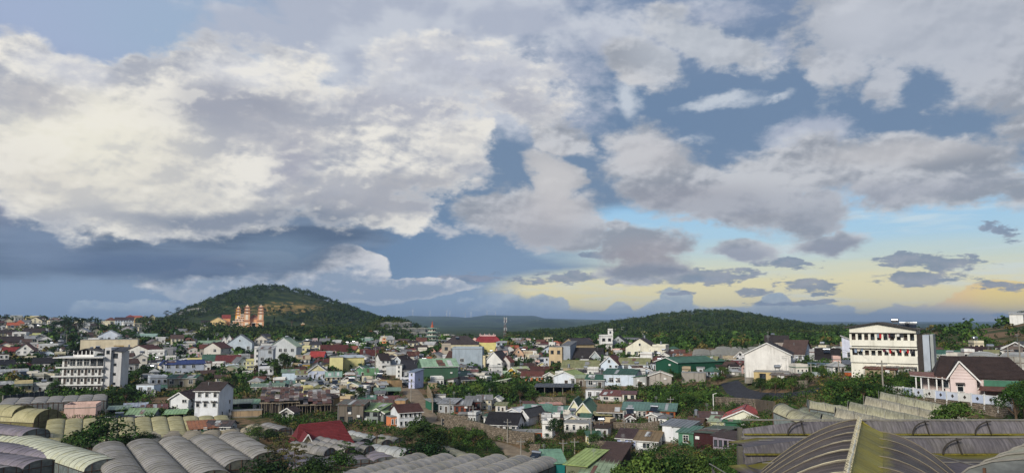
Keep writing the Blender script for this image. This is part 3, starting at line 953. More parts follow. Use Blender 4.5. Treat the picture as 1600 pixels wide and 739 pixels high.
def water_tank(loc, rotz, label, s=1.0, lying=True):
    t = thing('water_tank', label, 'water tank', loc, rotz)
    mb = MB()
    if lying:
        prof = [(0.0, -0.95), (0.35, -0.9), (0.5, -0.75), (0.5, 0.75), (0.35, 0.9), (0.0, 0.95)]
        n = 12
        vs = [(z * s, math.cos(2 * math.pi * i / n) * r * s, (1.25 + math.sin(2 * math.pi * i / n) * r) * s) for i in range(n) for r, z in prof]
        m = len(prof)
        fs = [(i * m + k, ((i + 1) % n) * m + k, ((i + 1) % n) * m + k + 1, i * m + k + 1) for i in range(n) for k in range(m - 1)]
        mb.add(vs, fs)
    else:
        mb.lathe([(0, .7 * s), (.5 * s, .7 * s), (.5 * s, 1.9 * s), (.3 * s, 2.1 * s), (0, 2.15 * s)], 12)
    obj('drum', mb, STEEL, t, smooth=False)
    lg = MB()
    for sx in (-.6, .6):
        for sy in (-.4, .4):
            lg.bar((sx * s, sy * s, -0.4), (sx * s * .9, sy * s * .8, 0.95 * s), 0.06)
    lg.bar((-.65 * s, 0, .72 * s), (.65 * s, 0, .72 * s), .06)
    obj('stand', lg, GALV, t)
    return t

def solar_heater(loc, rotz, label):
    t = thing('solar_heater', label, 'solar heater', loc, rotz)
    obj('collector', MB().slab((-.9, -1.3, .15), (.9, -1.3, .15), (.9, .2, 1.0), (-.9, .2, 1.0), .08), plain_m('collector_glass', '#1a2330', 0.2), t)
    mb = MB().tube((-1.0, .35, 1.15), (1.0, .35, 1.15), .28, .28, 10)
    obj('drum', mb, STEEL, t)
    obj('stand', MB().bar((-.8, .35, -.3), (-.8, .35, 1), .06).bar((.8, .35, -.3), (.8, .35, 1), .06), GALV, t)
    return t

HOUSES = []
PATCH = [lambda: sheet_m('#a9aba8', .2), lambda: sheet_m('#6d4a3c', .9), lambda: sheet_m('#8b8d8a', .5), lambda: sheet_m('#5e4a40', .7), lambda: sheet_m('#c2c3bf', .1)]
def H(px, py, w, h, roof, rise, rot, wc, rc, win, label, name='house', cat='house', dep=None, r=None, kind=None,
      opt='', dirt=0.35, rust=0.15, ret=0, retm=None, group=None, ov=0.45, fl=None, ncol=None, gc=None, wm=None, rm=None, low=3.0):
    """px,py foot of the facade's middle; w,h facade width and eave height in photo pixels; rise roof height in pixels"""
    r = r or hit(px, py, 100 if px < 1150 else 60)
    p = at(px, py, r)
    th = math.atan2(p.x, p.y)
    k = p.length * math.cos(th) / F      # metres per pixel at that range
    ra = R(rot)
    W_ = w * k / max(0.5, math.cos(ra)); Hh = h * k; ri = rise * k
    D_ = dep if dep else min(13, max(5.0, W_ * 0.85))
    rz = -th + ra
    c = Vector((p.x, p.y, p.z)) + Vector((-math.sin(rz), math.cos(rz), 0)) * (D_ / 2)
    t = thing(name, label, cat, (c.x, c.y, p.z), rz, group)
    zt = tz1(c.x, c.y)
    base = min(-0.5, min(tz1(c.x, c.y), tz1(p.x, p.y)) - p.z - 0.8)
    base = max(base, -14)
    FOOT.append((c.x, c.y, max(W_, D_) * 0.62))
    x0, x1, y0, y1 = -W_ / 2, W_ / 2, -D_ / 2, D_ / 2
    wmat = wm or wall_m(wc, dirt)
    wl = MB()
    g0 = base - 1
    if 'stilt' in opt: base = 0.0
    if ret:
        fm = retm or CONC
        fd = MB().box(x0 - 0.25, x1 + 0.25, y0 - 0.3, y1 + 0.2, base, 0.0)
        # buttress ribs on the podium
        nb = max(2, int(W_ / 3.2))
        for i in range(nb + 1):
            xx = x0 + (x1 - x0) * i / nb
            fd.box(xx - 0.14, xx + 0.14, y0 - 0.42, y0 - 0.29, base, -0.02)
        obj('podium', fd, fm, t)
        base = 0.0
    tile = kind == 'tile' or (kind is None and rc in TILES)
    rmat = rm or (tile_m(rc) if tile else sheet_m(rc, rust))
    px_m = k
    step = (max(0.38, 2.2 * px_m) if tile else max(0.8, 4.5 * px_m)) if r < 420 else 0
    kd = 'tile' if tile else 'sheet'
    o = ov
    rf = MB()
    if roof == 'G':
        wl.prism([(x0, base), (x1, base), (x1, Hh), (0, Hh + ri), (x0, Hh)], 'y', y0, y1)
        zo = -o * ri / (W_ / 2); u = 0.11
        for s in (-1, 1):
            xe = s * (W_ / 2 + o)
            a = (xe, y0 - o, Hh + zo + u); b = (xe, y1 + o, Hh + zo + u); c_ = (0, y1 + o, Hh + ri + u); d = (0, y0 - o, Hh + ri + u)
            roof_slope(rf, a, b, c_, d, kd, step)
        rf.box(-0.16, 0.16, y0 - o - 0.02, y1 + o + 0.02, Hh + ri + u - 0.02, Hh + ri + u + 0.10)
        if r < 330 or 'barge' in opt:
            bb = MB()
            for s in (-1, 1):
                bb.bar((s * (W_ / 2 + o), y0 - o - 0.04, Hh + zo - 0.02), (0, y0 - o - 0.04, Hh + ri - 0.02), 0.07, 0.26)
            obj('bargeboard', bb, FRAME_W if 'wb' in opt or r > 150 else FRAME_W, t)
    elif roof == 'S':
        wl.prism([(y0, base), (y1, base), (y1, Hh), (0, Hh + ri), (y0, Hh)], 'x', x0, x1)
        zo = -o * ri / (D_ / 2); u = 0.11
        for s in (-1, 1):
            ye = s * (D_ / 2 + o)
            a = (x0 - o, ye, Hh + zo + u); b = (x1 + o, ye, Hh + zo + u); c_ = (x1 + o, 0, Hh + ri + u); d = (x0 - o, 0, Hh + ri + u)
            roof_slope(rf, a, b, c_, d, kd, step)
        rf.box(x0 - o - 0.02, x1 + o + 0.02, -0.16, 0.16, Hh + ri + u - 0.02, Hh + ri + u + 0.10)
        if r < 300:
            obj('gutter', MB().box(x0 - o, x1 + o, y0 - o - 0.16, y0 - o - 0.02, Hh + zo - 0.06, Hh + zo + 0.08), FRAME_W, t)
    elif roof == 'H':
        wl.box(x0, x1, y0, y1, base, Hh)
        q = min(W_, D_) / 2
        if W_ >= D_:
            ra_, rb_ = Vector((x0 + q, 0, Hh + ri)), Vector((x1 - q, 0, Hh + ri))
        else:
            ra_, rb_ = Vector((0, y0 + q, Hh + ri)), Vector((0, y1 - q, Hh + ri))
        e = [(x0 - o, y0 - o, Hh - .1), (x1 + o, y0 - o, Hh - .1), (x1 + o, y1 + o, Hh - .1), (x0 - o, y1 + o, Hh - .1)]
        if W_ >= D_:
            roof_slope(rf, e[0], e[1], rb_, ra_, kd, step); roof_slope(rf, e[2], e[3], ra_, rb_, kd, step)
            roof_slope(rf, e[1], e[2], rb_, rb_, kd, step if tile else 0); roof_slope(rf, e[3], e[0], ra_, ra_, kd, step if tile else 0)
        else:
            roof_slope(rf, e[1], e[2], rb_, ra_, kd, step); roof_slope(rf, e[3], e[0], ra_, rb_, kd, step)
            roof_slope(rf, e[0], e[1], ra_, ra_, kd, step if tile else 0); roof_slope(rf, e[2], e[3], rb_, rb_, kd, step if tile else 0)
    elif roof == 'M':       # one slope, low side to the viewer
        wl.prism([(y0, base), (y1, base), (y1, Hh + ri), (y0, Hh)], 'x', x0, x1)
        g_ = ri / D_
        roof_slope(rf, (x0 - o, y0 - o, Hh - o * g_ + .11), (x1 + o, y0 - o, Hh - o * g_ + .11), (x1 + o, y1 + o, Hh + ri + o * g_ + .11), (x0 - o, y1 + o, Hh + ri + o * g_ + .11), kd, step)
    elif roof in 'LR':      # one slope, low side left / right
        zl, zr = (Hh, Hh + ri) if roof == 'L' else (Hh + ri, Hh)
        wl.prism([(x0, base), (x1, base), (x1, zr), (x0, zl)], 'y', y0, y1)
        g_ = (zr - zl) / W_
        A_ = (x0 - o, y0 - o, zl - o * g_ + .11); B_ = (x1 + o, y0 - o, zr + o * g_ + .11); C_ = (x1 + o, y1 + o, zr + o * g_ + .11); D2 = (x0 - o, y1 + o, zl - o * g_ + .11)
        if roof == 'L': roof_slope(rf, D2, A_, B_, C_, kd, step)
        else: roof_slope(rf, B_, C_, D2, A_, kd, step)
    elif roof == 'F':
        wl.box(x0, x1, y0, y1, base, Hh)
        rf.box(x0 - 0.12, x1 + 0.12, y0 - 0.12, y1 + 0.12, Hh, Hh + 0.16)
        rmat = rm or concrete_m(rc)
        pp = MB(); parapet(pp, x0, x1, y0, y1, Hh + 0.16, 0.75)
        if 'nopar' not in opt:
            obj('parapet', pp, wmat, t)
    elif roof == 'O':       # open shed: posts and a roof, dark inside
        wl.box(x0, x1, y1 - 0.15, y1, base, Hh + ri * 0.9)
        ps = MB(); n = max(2, int(W_ / 3))
        for i in range(n + 1):
            xx = x0 + 0.1 + (x1 - x0 - 0.2) * i / n
            obj('post', MB().box(xx - 0.09, xx + 0.09, y0, y0 + 0.18, base, Hh), plain_m('shed_post', '#7b776e', 0.8), t)
        ps.box(x0, x0 + 0.12, y0 + 0.2, y1 - 0.15, base, Hh * 0.9); ps.box(x1 - 0.12, x1, y0 + 0.2, y1 - 0.15, base, Hh * 0.9)
        obj('side_wall', ps, wmat, t)
        g_ = ri / D_
        roof_slope(rf, (x0 - o, y0 - o, Hh - o * g_ + .11), (x1 + o, y0 - o, Hh - o * g_ + .11), (x1 + o, y1 + o, Hh + ri + o * g_ + .11), (x0 - o, y1 + o, Hh + ri + o * g_ + .11), kd, step)
    obj('wall', wl, wmat, t)
    obj('roof', rf, rmat, t)
    if r < 360 and roof in 'GSML' and W_ > 4:
        g_ = random.Random(int(px * 31 + py * 7))
        if roof == 'S': qa = ((x0, y0, Hh + .19), (x1, y0, Hh + .19), (x1, 0, Hh + ri + .19), (x0, 0, Hh + ri + .19))
        elif roof == 'M': qa = ((x0, y0, Hh + .19), (x1, y0, Hh + .19), (x1, y1, Hh + ri + .19), (x0, y1, Hh + ri + .19))
        elif roof == 'L': qa = ((x0, y1, Hh + .19), (x0, y0, Hh + .19), (x1, y0, Hh + ri + .19), (x1, y1, Hh + ri + .19))
        else:
            sg = -1 if px > 800 else 1
            qa = ((sg * x1, y0, Hh + .19), (sg * x1, y1, Hh + .19), (0, y1, Hh + ri + .19), (0, y0, Hh + ri + .19))
        qa = [Vector(v) for v in qa]
        bi = lambda u, v: qa[0].lerp(qa[1], u).lerp(qa[3].lerp(qa[2], u), v)
        if not tile:
            for _ in range(g_.choice((1, 2, 3))):
                u = g_.uniform(0, .75); v = g_.choice((0, .0, .35, .5)); du = g_.uniform(.08, .24); dv = g_.uniform(.35, .98 - v)
                obj('roof_patch', MB().slab(bi(u, v), bi(u + du, v), bi(u + du, v + dv), bi(u, v + dv), .03), g_.choice(PATCH)(), t)
        elif g_.random() < .5:
            u = g_.uniform(.1, .8); c0 = bi(u, .6)
            obj('vent_pipe', MB().tube(c0 - Vector((0, 0, .3)), c0 + Vector((0, 0, .8)), .09, .09, 6), GALV, t)
        for s_ in range(g_.choice((0, 1, 1, 2))):
            xx = x0 + W_ * g_.uniform(.1, .9); zz = Hh * g_.uniform(.35, .8)
            obj('air_conditioner', MB().box(xx - .4, xx + .4, y0 - .34, y0 - .02, zz, zz + .55), FRAME_W, t)
        xx = g_.choice((x0 + .15, x1 - .15))
        obj('downpipe', MB().box(xx - .05, xx + .05, y0 - .12, y0 - .01, base, Hh), GALV, t)
        if g_.random() < .5:
            c0 = bi(g_.uniform(.1, .9), .95); a_ = MB().bar(c0, c0 + Vector((0, 0, 1.9)), .05)
            for q in range(4): a_.bar(c0 + Vector((-.45 + q * .03, 0, 1.3 + q * .17)), c0 + Vector((.45 - q * .03, 0, 1.3 + q * .17)), .035)
            obj('antenna', a_, GALV, t)
    # plinth line and corner pilasters give the plain walls some depth
    if r < 260 and roof != 'O' and 'noplinth' not in opt:
        obj('plinth', MB().box(x0 - 0.06, x1 + 0.06, y0 - 0.06, y1 + 0.06, base, 0.35), concrete_m('#8a857b'), t)
    # windows
    if win:
        ns, nc = win
        sh = Hh / ns
        ww = min(1.4, W_ / nc * 0.42) if nc > 1 else min(1.5, W_ * 0.3)
        wh = min(1.45, sh * 0.46)
        dark = 'dark' in opt
        for s in range(ns):
            for i in range(nc):
                xx = x0 + W_ * (i + 0.5) / nc
                if 'rnd' in opt:
                    if random.random() < 0.3: continue
                    xx += random.uniform(-.25, .25) * W_ / nc
                if s == 0 and i == nc // 2 and 'nodoor' not in opt and sh > 2:
                    window(t, xx, y0, 0.05, min(1.2, ww), min(2.1, sh * 0.75), 0, dark, True)
                else:
                    window(t, xx, y0, s * sh + sh * 0.36, ww, wh, 0, dark, False, 'awn' in opt)
        if abs(rot) > 12 or r < 200:
            face = 3 if rot > 0 else 1
            if abs(rot) <= 12: face = 3 if px > 800 else 1
            xs = x0 if face == 3 else x1
            m = max(1, int(D_ / 3.4))
            for s in range(ns):
                for i in range(m):
                    if random.random() < 0.35: continue
                    yy = y0 + D_ * (i + 0.5) / m
                    window(t, xs, yy, s * sh + sh * 0.38, min(1.1, ww), wh * 0.9, face, dark)
        if 'att' in opt and roof == 'G':
            window(t, 0, y0, Hh + ri * 0.18, min(0.9, ww), min(1.0, ri * 0.42), 0, dark)
    if 'bal' in opt and win:
        ns = win[0]; sh = Hh / ns
        for s in range(1, ns):
            b = obj('balcony', MB().box(x0 + 0.1, x1 - 0.1, y0 - 1.1, y0 - 0.005, s * sh - 0.14, s * sh + 0.02), FRAME_W, t)
            rl = MB().box(x0 + 0.1, x1 - 0.1, y0 - 1.1, y0 - 1.04, s * sh + 0.85, s * sh + 0.92)
            nn = max(4, int(W_ / 0.5))
            for i in range(nn + 1):
                xx = x0 + 0.13 + (W_ - 0.26) * i / nn
                rl.box(xx - 0.025, xx + 0.025, y0 - 1.09, y0 - 1.05, s * sh + 0.02, s * sh + 0.85)
            obj('railing', rl, FRAME_W, b)
    if 'porch' in opt:
        pr = MB(); roof_slope(pr, (x0, y0 - 1.8, sh_(Hh, win) - .45), (x1, y0 - 1.8, sh_(Hh, win) - .45), (x1, y0 - 0.01, sh_(Hh, win) + .1), (x0, y0 - 0.01, sh_(Hh, win) + .1), 'sheet', 1.0, 0.06)
        pc = obj('canopy', pr, rmat if roof != 'F' else sheet_m('#5c6a63'), t)
        for xx in (x0 + .15, x1 - .15):
            obj('post', MB().box(xx - .06, xx + .06, y0 - 1.75, y0 - 1.63, base, sh_(Hh, win) - .5), GALV, pc)
    if 'band' in opt and win and win[0] > 1:
        bd = MB()
        for s in range(1, win[0]):
            z = Hh / win[0] * s
            bd.box(x0 - 0.05, x1 + 0.05, y0 - 0.09, y0 - 0.002, z - 0.1, z + 0.1)
        obj('string_course', bd, FRAME_W, t)
    if gc and roof == 'G':   # gable panel of another colour
        obj('gable_panel', MB().prism([(x0 * 0.93, Hh + 0.05), (x1 * 0.93, Hh + 0.05), (0, Hh + ri * 0.93)], 'y', y0 - 0.05, y0 - 0.004), wall_m(gc, 0.1), t)
    if 'stilt' in opt:
        for sx in (x0 + .2, 0, x1 - .2):
            for sy in (y0 + .2, y1 - .2):
                obj('stilt', MB().box(sx - .14, sx + .14, sy - .14, sy + .14, g0, -0.004), CONC, t)
    short = ' '.join(label.split(' with ')[0].split(',')[0].split()[:6])
    if 'tank' in opt:
        zz = Hh + ri * (0.75 if roof in 'GSH' else 1.0) + 0.2
        M = Matrix.Translation((c.x, c.y, p.z)) @ Matrix.Rotation(rz, 4, 'Z')
        q = M @ Vector((W_ * random.uniform(-.25, .25), D_ * 0.12 if roof != 'S' else 0.4, zz))
        water_tank(q, rz + random.uniform(-.5, .5), 'steel water tank on the ' + short, 0.9, random.random() < 0.6)
    if 'sol' in opt:
        zz = Hh + ri * 0.55 + 0.15
        M = Matrix.Translation((c.x, c.y, p.z)) @ Matrix.Rotation(rz, 4, 'Z')
        q = M @ Vector((W_ * random.uniform(-.2, .2), -D_ * (0.2 if roof in 'SMH' else 0.0), zz + (0.35 if roof == 'G' else 0)))
        solar_heater(q, rz, 'solar water heater on the ' + short)
    HOUSES.append((t, px, py, w, h, W_, D_, Hh, ri))
    return t, (x0, x1, y0, y1, Hh, ri, base, k)
def sh_(Hh, win):
    return Hh / win[0] if win else Hh
TILES = {'#3a2f2c', '#4a3a34', '#6b3f33', '#7c3a2c', '#35343a', '#8a3226', '#5d2a24', '#2e2c2e', '#b2542e', '#8e2a24', '#57423a', '#c05a30', '#45353a'}
BR, DB, RB, BK, RD, OR = '#57423a', '#3a2f2c', '#6b3f33', '#2e2c2e', '#8e2a24', '#b2542e'
WH, CR, GY, TN, LB, PK, YL = '#dcdcd8', '#d8d0b4', '#9a9994', '#a3957c', '#b6c3d0', '#d9b7ac', '#d8cf92'
GN, PG, LG, DG, GR, LGR = '#3c6650', '#7f9c7e', '#84984c', '#1f4636', '#6e7072', '#a9aba8'
OLV, BLU, RUST, TAN = '#85864f', '#2b3f78', '#5e3426', '#b3a078'

# ------------------------------------------------------------------ the town, building by building
# left edge and the slope above it
H(12,507,12,6,'G',4,5,CR,BR,(1,2),'small cream gabled house at the far left skyline below a flat-topped tree')
H(25,502,16,8,'F',0,0,'#c9ccc8',GY,(2,3),'pale grey flat-roofed block on the far left skyline')
H(3,516,10,6,'G',3,0,WH,BR,(1,2),'tiny white house at the left edge just under the skyline')
H(20,514,15,6,'S',4,0,TN,OR,(1,3),'tan house with a dull orange roof on the far left slope', kind='tile')
H(31,511,12,6,'H',5,0,'#c9a58a',OR,(1,2),'house with the brightest orange hipped roof on the far left slope', kind='tile')
H(54,509,19,8,'G',6,-12,CR,DB,(2,3),'cream gabled villa standing highest on the far left slope',opt='bal att')
H(66,505,9,8,'H',3,0,'#cfc9bd',DB,(2,2),'narrow dark-roofed house right behind the cream hilltop villa')
H(46,514,11,5,'G',4,0,WH,LGR,(1,2),'white house with a pale grey metal gable left of the yellow house')
H(62,516,13,5,'G',4,0,'#e6e0d2',LGR,(1,2),'white bungalow with a light roof just below the hilltop villa')
H(33,521,8,9,'F',0,0,WH,GY,(2,1),'small white cube house left of the dark-roofed yellow house')
H(52,525,27,6,'S',6,-5,YL,DB,(1,4),'yellow-walled house with a long dark roof on the upper left slope')
H(41,524,8,8,'F',0,0,'#6d2f2b',BR,(2,1),'narrow dark red building beside the yellow-walled house')
H(57,529,15,6,'F',0,0,'#d9df9a',GY,(1,2),'small pale lime yellow box house on the upper left slope')
H(10,526,24,6,'S',4,0,'#8f8a6e',DB,(1,5),'long olive grey house at the left edge under the orange roofs')
H(7,535,16,5,'G',4,0,WH,DB,(1,2),'low white gable at the left edge in front of the olive house')
H(16,540,34,6,'S',8,4,'#7e6f68',DB,(1,4),'big dark brown roofed hall at the left edge, mid slope')
H(69,538,20,8,'G',5,0,WH,LGR,(1,3),'white gabled house with a dark veranda front and white gateposts',opt='dark porch')
H(60,533,10,5,'G',4,10,WH,LGR,(1,1),'little white gable peeping over the dark veranda house')
H(8,545,19,5,'G',5,0,WH,RD,(1,2),'white gable with a red side roof at the left edge',kind='tile')
H(24,549,20,5,'S',4,0,'#b8533a',RD,(1,3),'low house under a red roof between the two left white gables',kind='tile')
H(40,540,12,6,'S',4,0,'#b8aa98',BR,(1,2),'small brown-roofed house left of the white veranda house')
H(75,550,26,10,'F',0,-15,'#c6c9c9',GY,(2,4),'light grey flat block beside the road on the left slope',opt='tank')
H(52,546,12,8,'F',0,0,'#bdbfbf',GY,(2,2),'small grey cube squeezed left of the light grey flat block')
H(18,560,20,11,'S',6,10,'#a8936f',RD,(1,2),'blank tan wall house with a brick red roof at the left',kind='tile',opt='nodoor')
H(38,561,24,13,'G',11,-14,WH,RB,(2,3),'white two-storey gabled house with red-brown roof at far left',opt='bal att')
H(60,560,16,7,'S',3,0,'#9a9da0',GR,(1,3),'grey sheet-metal shed right of the left white gabled house')
H(74,560,17,8,'G',4,-18,'#c9d6e4',LGR,(1,2),'pale blue gabled cabin below the light grey block')
H(88,556,9,6,'G',4,0,'#d2cdc0',LGR,(1,1),'tiny light-roofed hut beside the left road bend')
H(5,571,13,17,'F',0,0,WH,BR,(2,2),'tall plain white house cut by the left edge',opt='nopar')
H(20,569,15,9,'F',0,0,TN,GY,(1,2),'sandy grey flat hut right of the tall left-edge house')
H(47,567,15,7,'F',0,0,CR,GY,(1,3),'cream flat-roofed hut below the left white gabled house')
H(72,576,36,9,'S',7,-4,WH,BK,(1,5),'long white bungalow with a black roof, left of the terraced hotel',dep=8)
H(41,580,24,6,'H',7,0,'#5c2f28','#5d2a24',(1,3),'house under a dark maroon hipped roof above the long white row')
H(74,584,20,5,'S',4,0,'#7a4a3c',RB,(1,3),'low house with red-brown roof below the black-roofed bungalow',kind='tile')
H(18,590,40,9,'S',3,0,'#d5d9dc',LGR,(1,5),'long low white building with dark windows at the left edge',opt='nodoor')
H(48,588,18,5,'F',0,0,'#b9bcba',GY,(1,2),'small grey annexe at the right end of the long low white building')
H(90,592,13,11,'G',5,-25,'#aab0ad','#3d5f48',(1,1),'grey gabled hut with a dark green side beside the terraced hotel',opt='nodoor')
H(62,613,28,10,'F',0,-22,'#b9bab6',GY,(1,3),'grey flat-roofed half of the pair of low houses above the net fence',opt='tank')
H(36,612,24,12,'F',0,0,'#cbbd92',GY,(1,3),'cream flat-roofed house with a porch above the net fence',opt='porch')
H(8,604,20,4,'S',3,0,'#a5a7a3',LGR,(1,2),'low grey shed roof at the left edge above the greenhouses')
H(130,517,16,8,'S',4,0,WH,LGR,(1,3),'white hall with light roof right of the tall dark pines')
H(118,514,10,5,'S',3,0,'#8c8478',BR,(1,2),'dim brown bungalow half hidden behind the tall dark trees')
H(126,524,18,6,'G',5,-20,WH,LGR,(1,2),'white low gable beside the upper end of the left road')
H(135,531,18,6,'S',5,15,'#b19a72',BR,(1,2),'tan house with slanting brown roof above the blank cream wall')
H(127,545,13,8,'F',0,0,'#9fa5a8',GY,(1,2),'blue-grey cube left of the blank cream wall')
H(146,536,15,5,'S',3,0,'#c9c5bd',LGR,(1,2),'low pale roofs in front of the slanting brown roof')
H(170,534,30,10,'G',8,-8,'#ccd6e2',LGR,(1,3),'pale blue-white gabled house standing over the blank cream wall',opt='nodoor',dep=9)
H(150,523,10,7,'G',3,0,CR,BR,(1,2),'small cream gable among cypresses at the upper left')
H(170,550,78,19,'F',0,-6,'#d9cdb0',GY,None,'long blank cream wall building on the left slope',dep=10,dirt=0.2,opt='nopar')
H(173,506,16,6,'H',4,0,CR,RB,(1,4),'cream house with red hipped roof on the skyline left of the blue-white hall',kind='tile')
H(194,508,26,8,'S',4,0,'#c6d2e0','#45353a',(2,7),'long blue-white two-storey hall on the left skyline',opt='band')
H(213,503,24,7,'H',3,0,'#c9a25f',OR,(1,5),'ochre house with orange roof on the left skyline',kind='tile')
H(203,500,12,5,'H',3,0,'#a56a48','#8a3226',(1,2),'small red-roofed house peeking behind the ochre skyline house')
H(238,506,12,8,'G',6,10,'#e0d8b0',DB,(1,2),'yellow-cream house with steep dark gable on the skyline, left one of the pair',opt='att')
H(226,505,9,7,'G',5,0,'#e0d8b0',DB,(1,2),'narrow yellow-cream gable beside the steep-gabled skyline house')
H(252,507,18,8,'F',0,0,'#2a3038',BK,(1,3),'dark blue-black modern box on the skyline',opt='dark nodoor')
H(159,516,8,10,'G',3,0,'#c9c2b4',BR,(1,1),'slim pale house between the cypresses on the upper left')
H(185,557,14,14,'F',0,0,'#b39b6b',GY,(2,2),'unfinished tan concrete frame house behind the terraced hotel')
H(196,560,14,12,'F',0,-10,WH,GY,(2,2),'white balconied house end right of the tan frame house',opt='bal')
H(215,563,30,16,'G',7,-32,'#c9c9c4',RB,(2,2),'big grey-white house with long red-brown roof above the terraced hotel',kind='tile',dep=12,opt='nodoor')
H(200,581,30,13,'S',6,18,WH,BR,(1,4),'white bungalow with brown roof just right of the terraced hotel',opt='awn')
H(187,594,28,5,'M',4,-8,'#8d8f8e',GR,(1,2),'low lean-to with grey roof at the foot of the terraced hotel')
H(224,536,30,10,'M',4,-10,'#cdd6de','#8fb29a',(2,5),'blue-white long house with pale green roof below the skyline houses',opt='band',kind='sheet')
H(226,519,10,5,'S',3,0,TN,GY,(1,2),'small sand-coloured house over the pale green roof')
H(247,538,20,9,'F',0,-15,'#c3c6c6',GY,(1,3),'grey-white flat house right of the pale green roofed one')
H(258,528,11,6,'G',3,0,'#a9a79f',GR,(1,1),'small grey gable on the wooded slope left of the temple')
H(240,552,26,7,'S',5,10,'#b9b8b2',DB,(1,3),'dark-roofed low house in the middle of the left slope')
H(243,568,23,18,'F',0,-12,WH,GY,(3,3),'white three-storey open-frame house left of the blue-roofed one',opt='bal')
H(262,562,14,16,'F',0,0,'#8f9093',GY,None,'blank grey concrete tower block left of the blue-roofed house')
H(232,584,16,7,'S',4,0,'#a5a39c',LGR,(1,2),'light-roofed shed between the brown bungalow and the blue-roofed house')
H(284,553,16,8,'G',6,20,WH,BLU,(1,2),'small white gable with a blue roof',opt='att')
H(304,558,13,5,'M',2,0,'#dba3a0',PK,(1,1),'little pink-walled annexe right of the small blue-roofed gable')
H(294,564,24,6,'S',3,0,'#9d9a94',LGR,(1,3),'jumble of light roofs behind the long blue roof')
H(288,587,56,18,'S',5,6,'#b4bdcb',BLU,(2,5),'long blue-grey house with a bright blue roof',dep=8,opt='rnd nodoor',dirt=0.25)
H(256,588,11,18,'G',6,6,WH,BLU,(2,2),'narrow white gabled front at the left end of the long blue roof',dep=4,opt='att')
H(331,562,24,18,'G',8,-28,'#c9c6bd',RB,(2,2),'pale house with two-part red-brown roof below the temple',kind='tile',dep=11,opt='rnd nodoor')
H(318,560,12,16,'S',5,0,'#9c968c',RB,(1,2),'brown-roofed wing left of the pale house below the temple',kind='tile')
H(349,549,7,18,'G',6,0,WH,LGR,(2,1),'left one of two slim white peaked dormer towers',dep=2.5)
H(357,549,7,20,'G',6,0,WH,LGR,(2,1),'right one of two slim white peaked dormer towers',dep=2.5)
H(374,550,36,14,'G',13,-6,'#bdcad3',GR,(1,3),'large pale blue gabled house directly below the temple',opt='att rnd nodoor',dep=12)
H(372,558,26,9,'F',0,0,'#b2c1d2',GY,(1,3),'pale blue flat annexe in front of the large blue gable',opt='nopar nodoor')
H(333,573,32,9,'S',9,-5,'#94855f',GN,(1,4),'tan shed with a bright green sheet roof',opt='nodoor')
H(355,574,34,9,'S',9,-5,'#8c7b62','#6e2b25',(1,3),'tan shed with dark red sheet roof joined to the green one',opt='nodoor')
H(378,584,13,18,'G',7,25,'#bac6d6',GR,(3,2),'narrow blue-white three-storey house right of the dark red shed')
H(390,584,12,19,'F',0,0,'#cfc98c',GY,(3,2),'narrow yellow three-storey house with dark windows',opt='bal')
H(401,577,9,32,'F',0,0,WH,GY,(4,1),'tall slim white stair tower left of the green-roofed gable')
H(414,578,22,32,'M',4,-12,'#aab1b8',LGR,(3,2),'tall grey-blue block right of the slim white tower',opt='nodoor rnd')
H(415,593,22,16,'F',0,0,'#d3d6da',GY,(2,3),'white balcony house in front of the grey-blue block',opt='bal')
H(357,588,30,10,'G',6,-30,'#8f8a78','#8a9a72',(1,3),'tan gabled shed with faded green roof above the three-storey white house')
H(325,590,38,6,'S',4,5,'#6f5547',BR,(1,4),'row of low brown roofs right of the long blue-roofed house',rust=0.4)
H(346,598,18,8,'S',3,0,'#c3bda9',BR,(1,2),'small pale house front under the low brown roofs')
H(283,604,40,13,'S',4,-20,'#a9a18c','#2f5f45',(1,3),'weathered tan house with dark green roof in the left slope thicket',dirt=0.7)
H(248,601,24,10,'F',0,10,'#b7bfc9',GY,(1,3),'pale blue flat house front below the white narrow gable')
H(226,617,24,15,'F',0,-25,'#d0dbe6',GY,(1,2),'isolated small blue-white cube among bushes',opt='nopar nodoor')
H(236,619,12,8,'F',0,0,WH,GY,None,'low plain white annexe next to the blue-white cube',opt='nopar')
H(250,612,16,6,'S',3,0,'#8e8a70','#3f6b52',(1,1),'green-roofed hut hidden in shrubs right of the small cube')
H(295,531,18,9,'F',0,0,'#a8aba8',GY,(2,3),'grey two-storey house alone on the wooded slope under the temple')
H(278,527,10,6,'S',2,0,'#c9c6bf',LGR,(1,2),'small light roof left of the grey house under the temple')
H(323,527,12,4,'M',2,0,'#9aa590','#b9c4ac',(1,1),'pale green flat roof on the temple slope')
H(377,533,9,5,'F',0,0,WH,GY,(1,1),'tiny white box house in the dark wood below the temple')
# middle
H(441,566,40,24,'G',14,-14,'#c2c7c8','#9db394',(2,4),'big grey-white gabled house with pale green roof behind the dark tree',opt='tank rnd',dep=12)
H(477,557,13,14,'F',0,-10,'#d6cf9c',GY,(2,2),'small yellow-cream cube behind the red roof',opt='nodoor')
H(522,556,40,7,'S',9,0,'#c9c5bc','#5d2a24',(1,6),'long house with a maroon tiled roof in the middle of the town')
H(492,543,8,12,'F',0,0,'#b9a1a4',GY,(3,2),'slim pinkish four-window tower house at the wood edge')
H(478,551,9,8,'S',3,0,'#8d7d74',BR,(1,2),'little brown-roofed house left of the long maroon roof')
H(551,551,14,5,'S',5,0,'#b09a86','#8c4a36',(1,2),'house with a small rust-brown roof right of the slim pinkish tower',kind='tile')
H(494,567,20,9,'S',8,-18,'#aebdd6','#a8302a',(1,3),'light blue house with a vivid red roof',kind='tile')
H(473,570,20,9,'S',5,0,'#d9d6cf',TAN,(1,3),'white house with sand-brown roof left of the vivid red one')
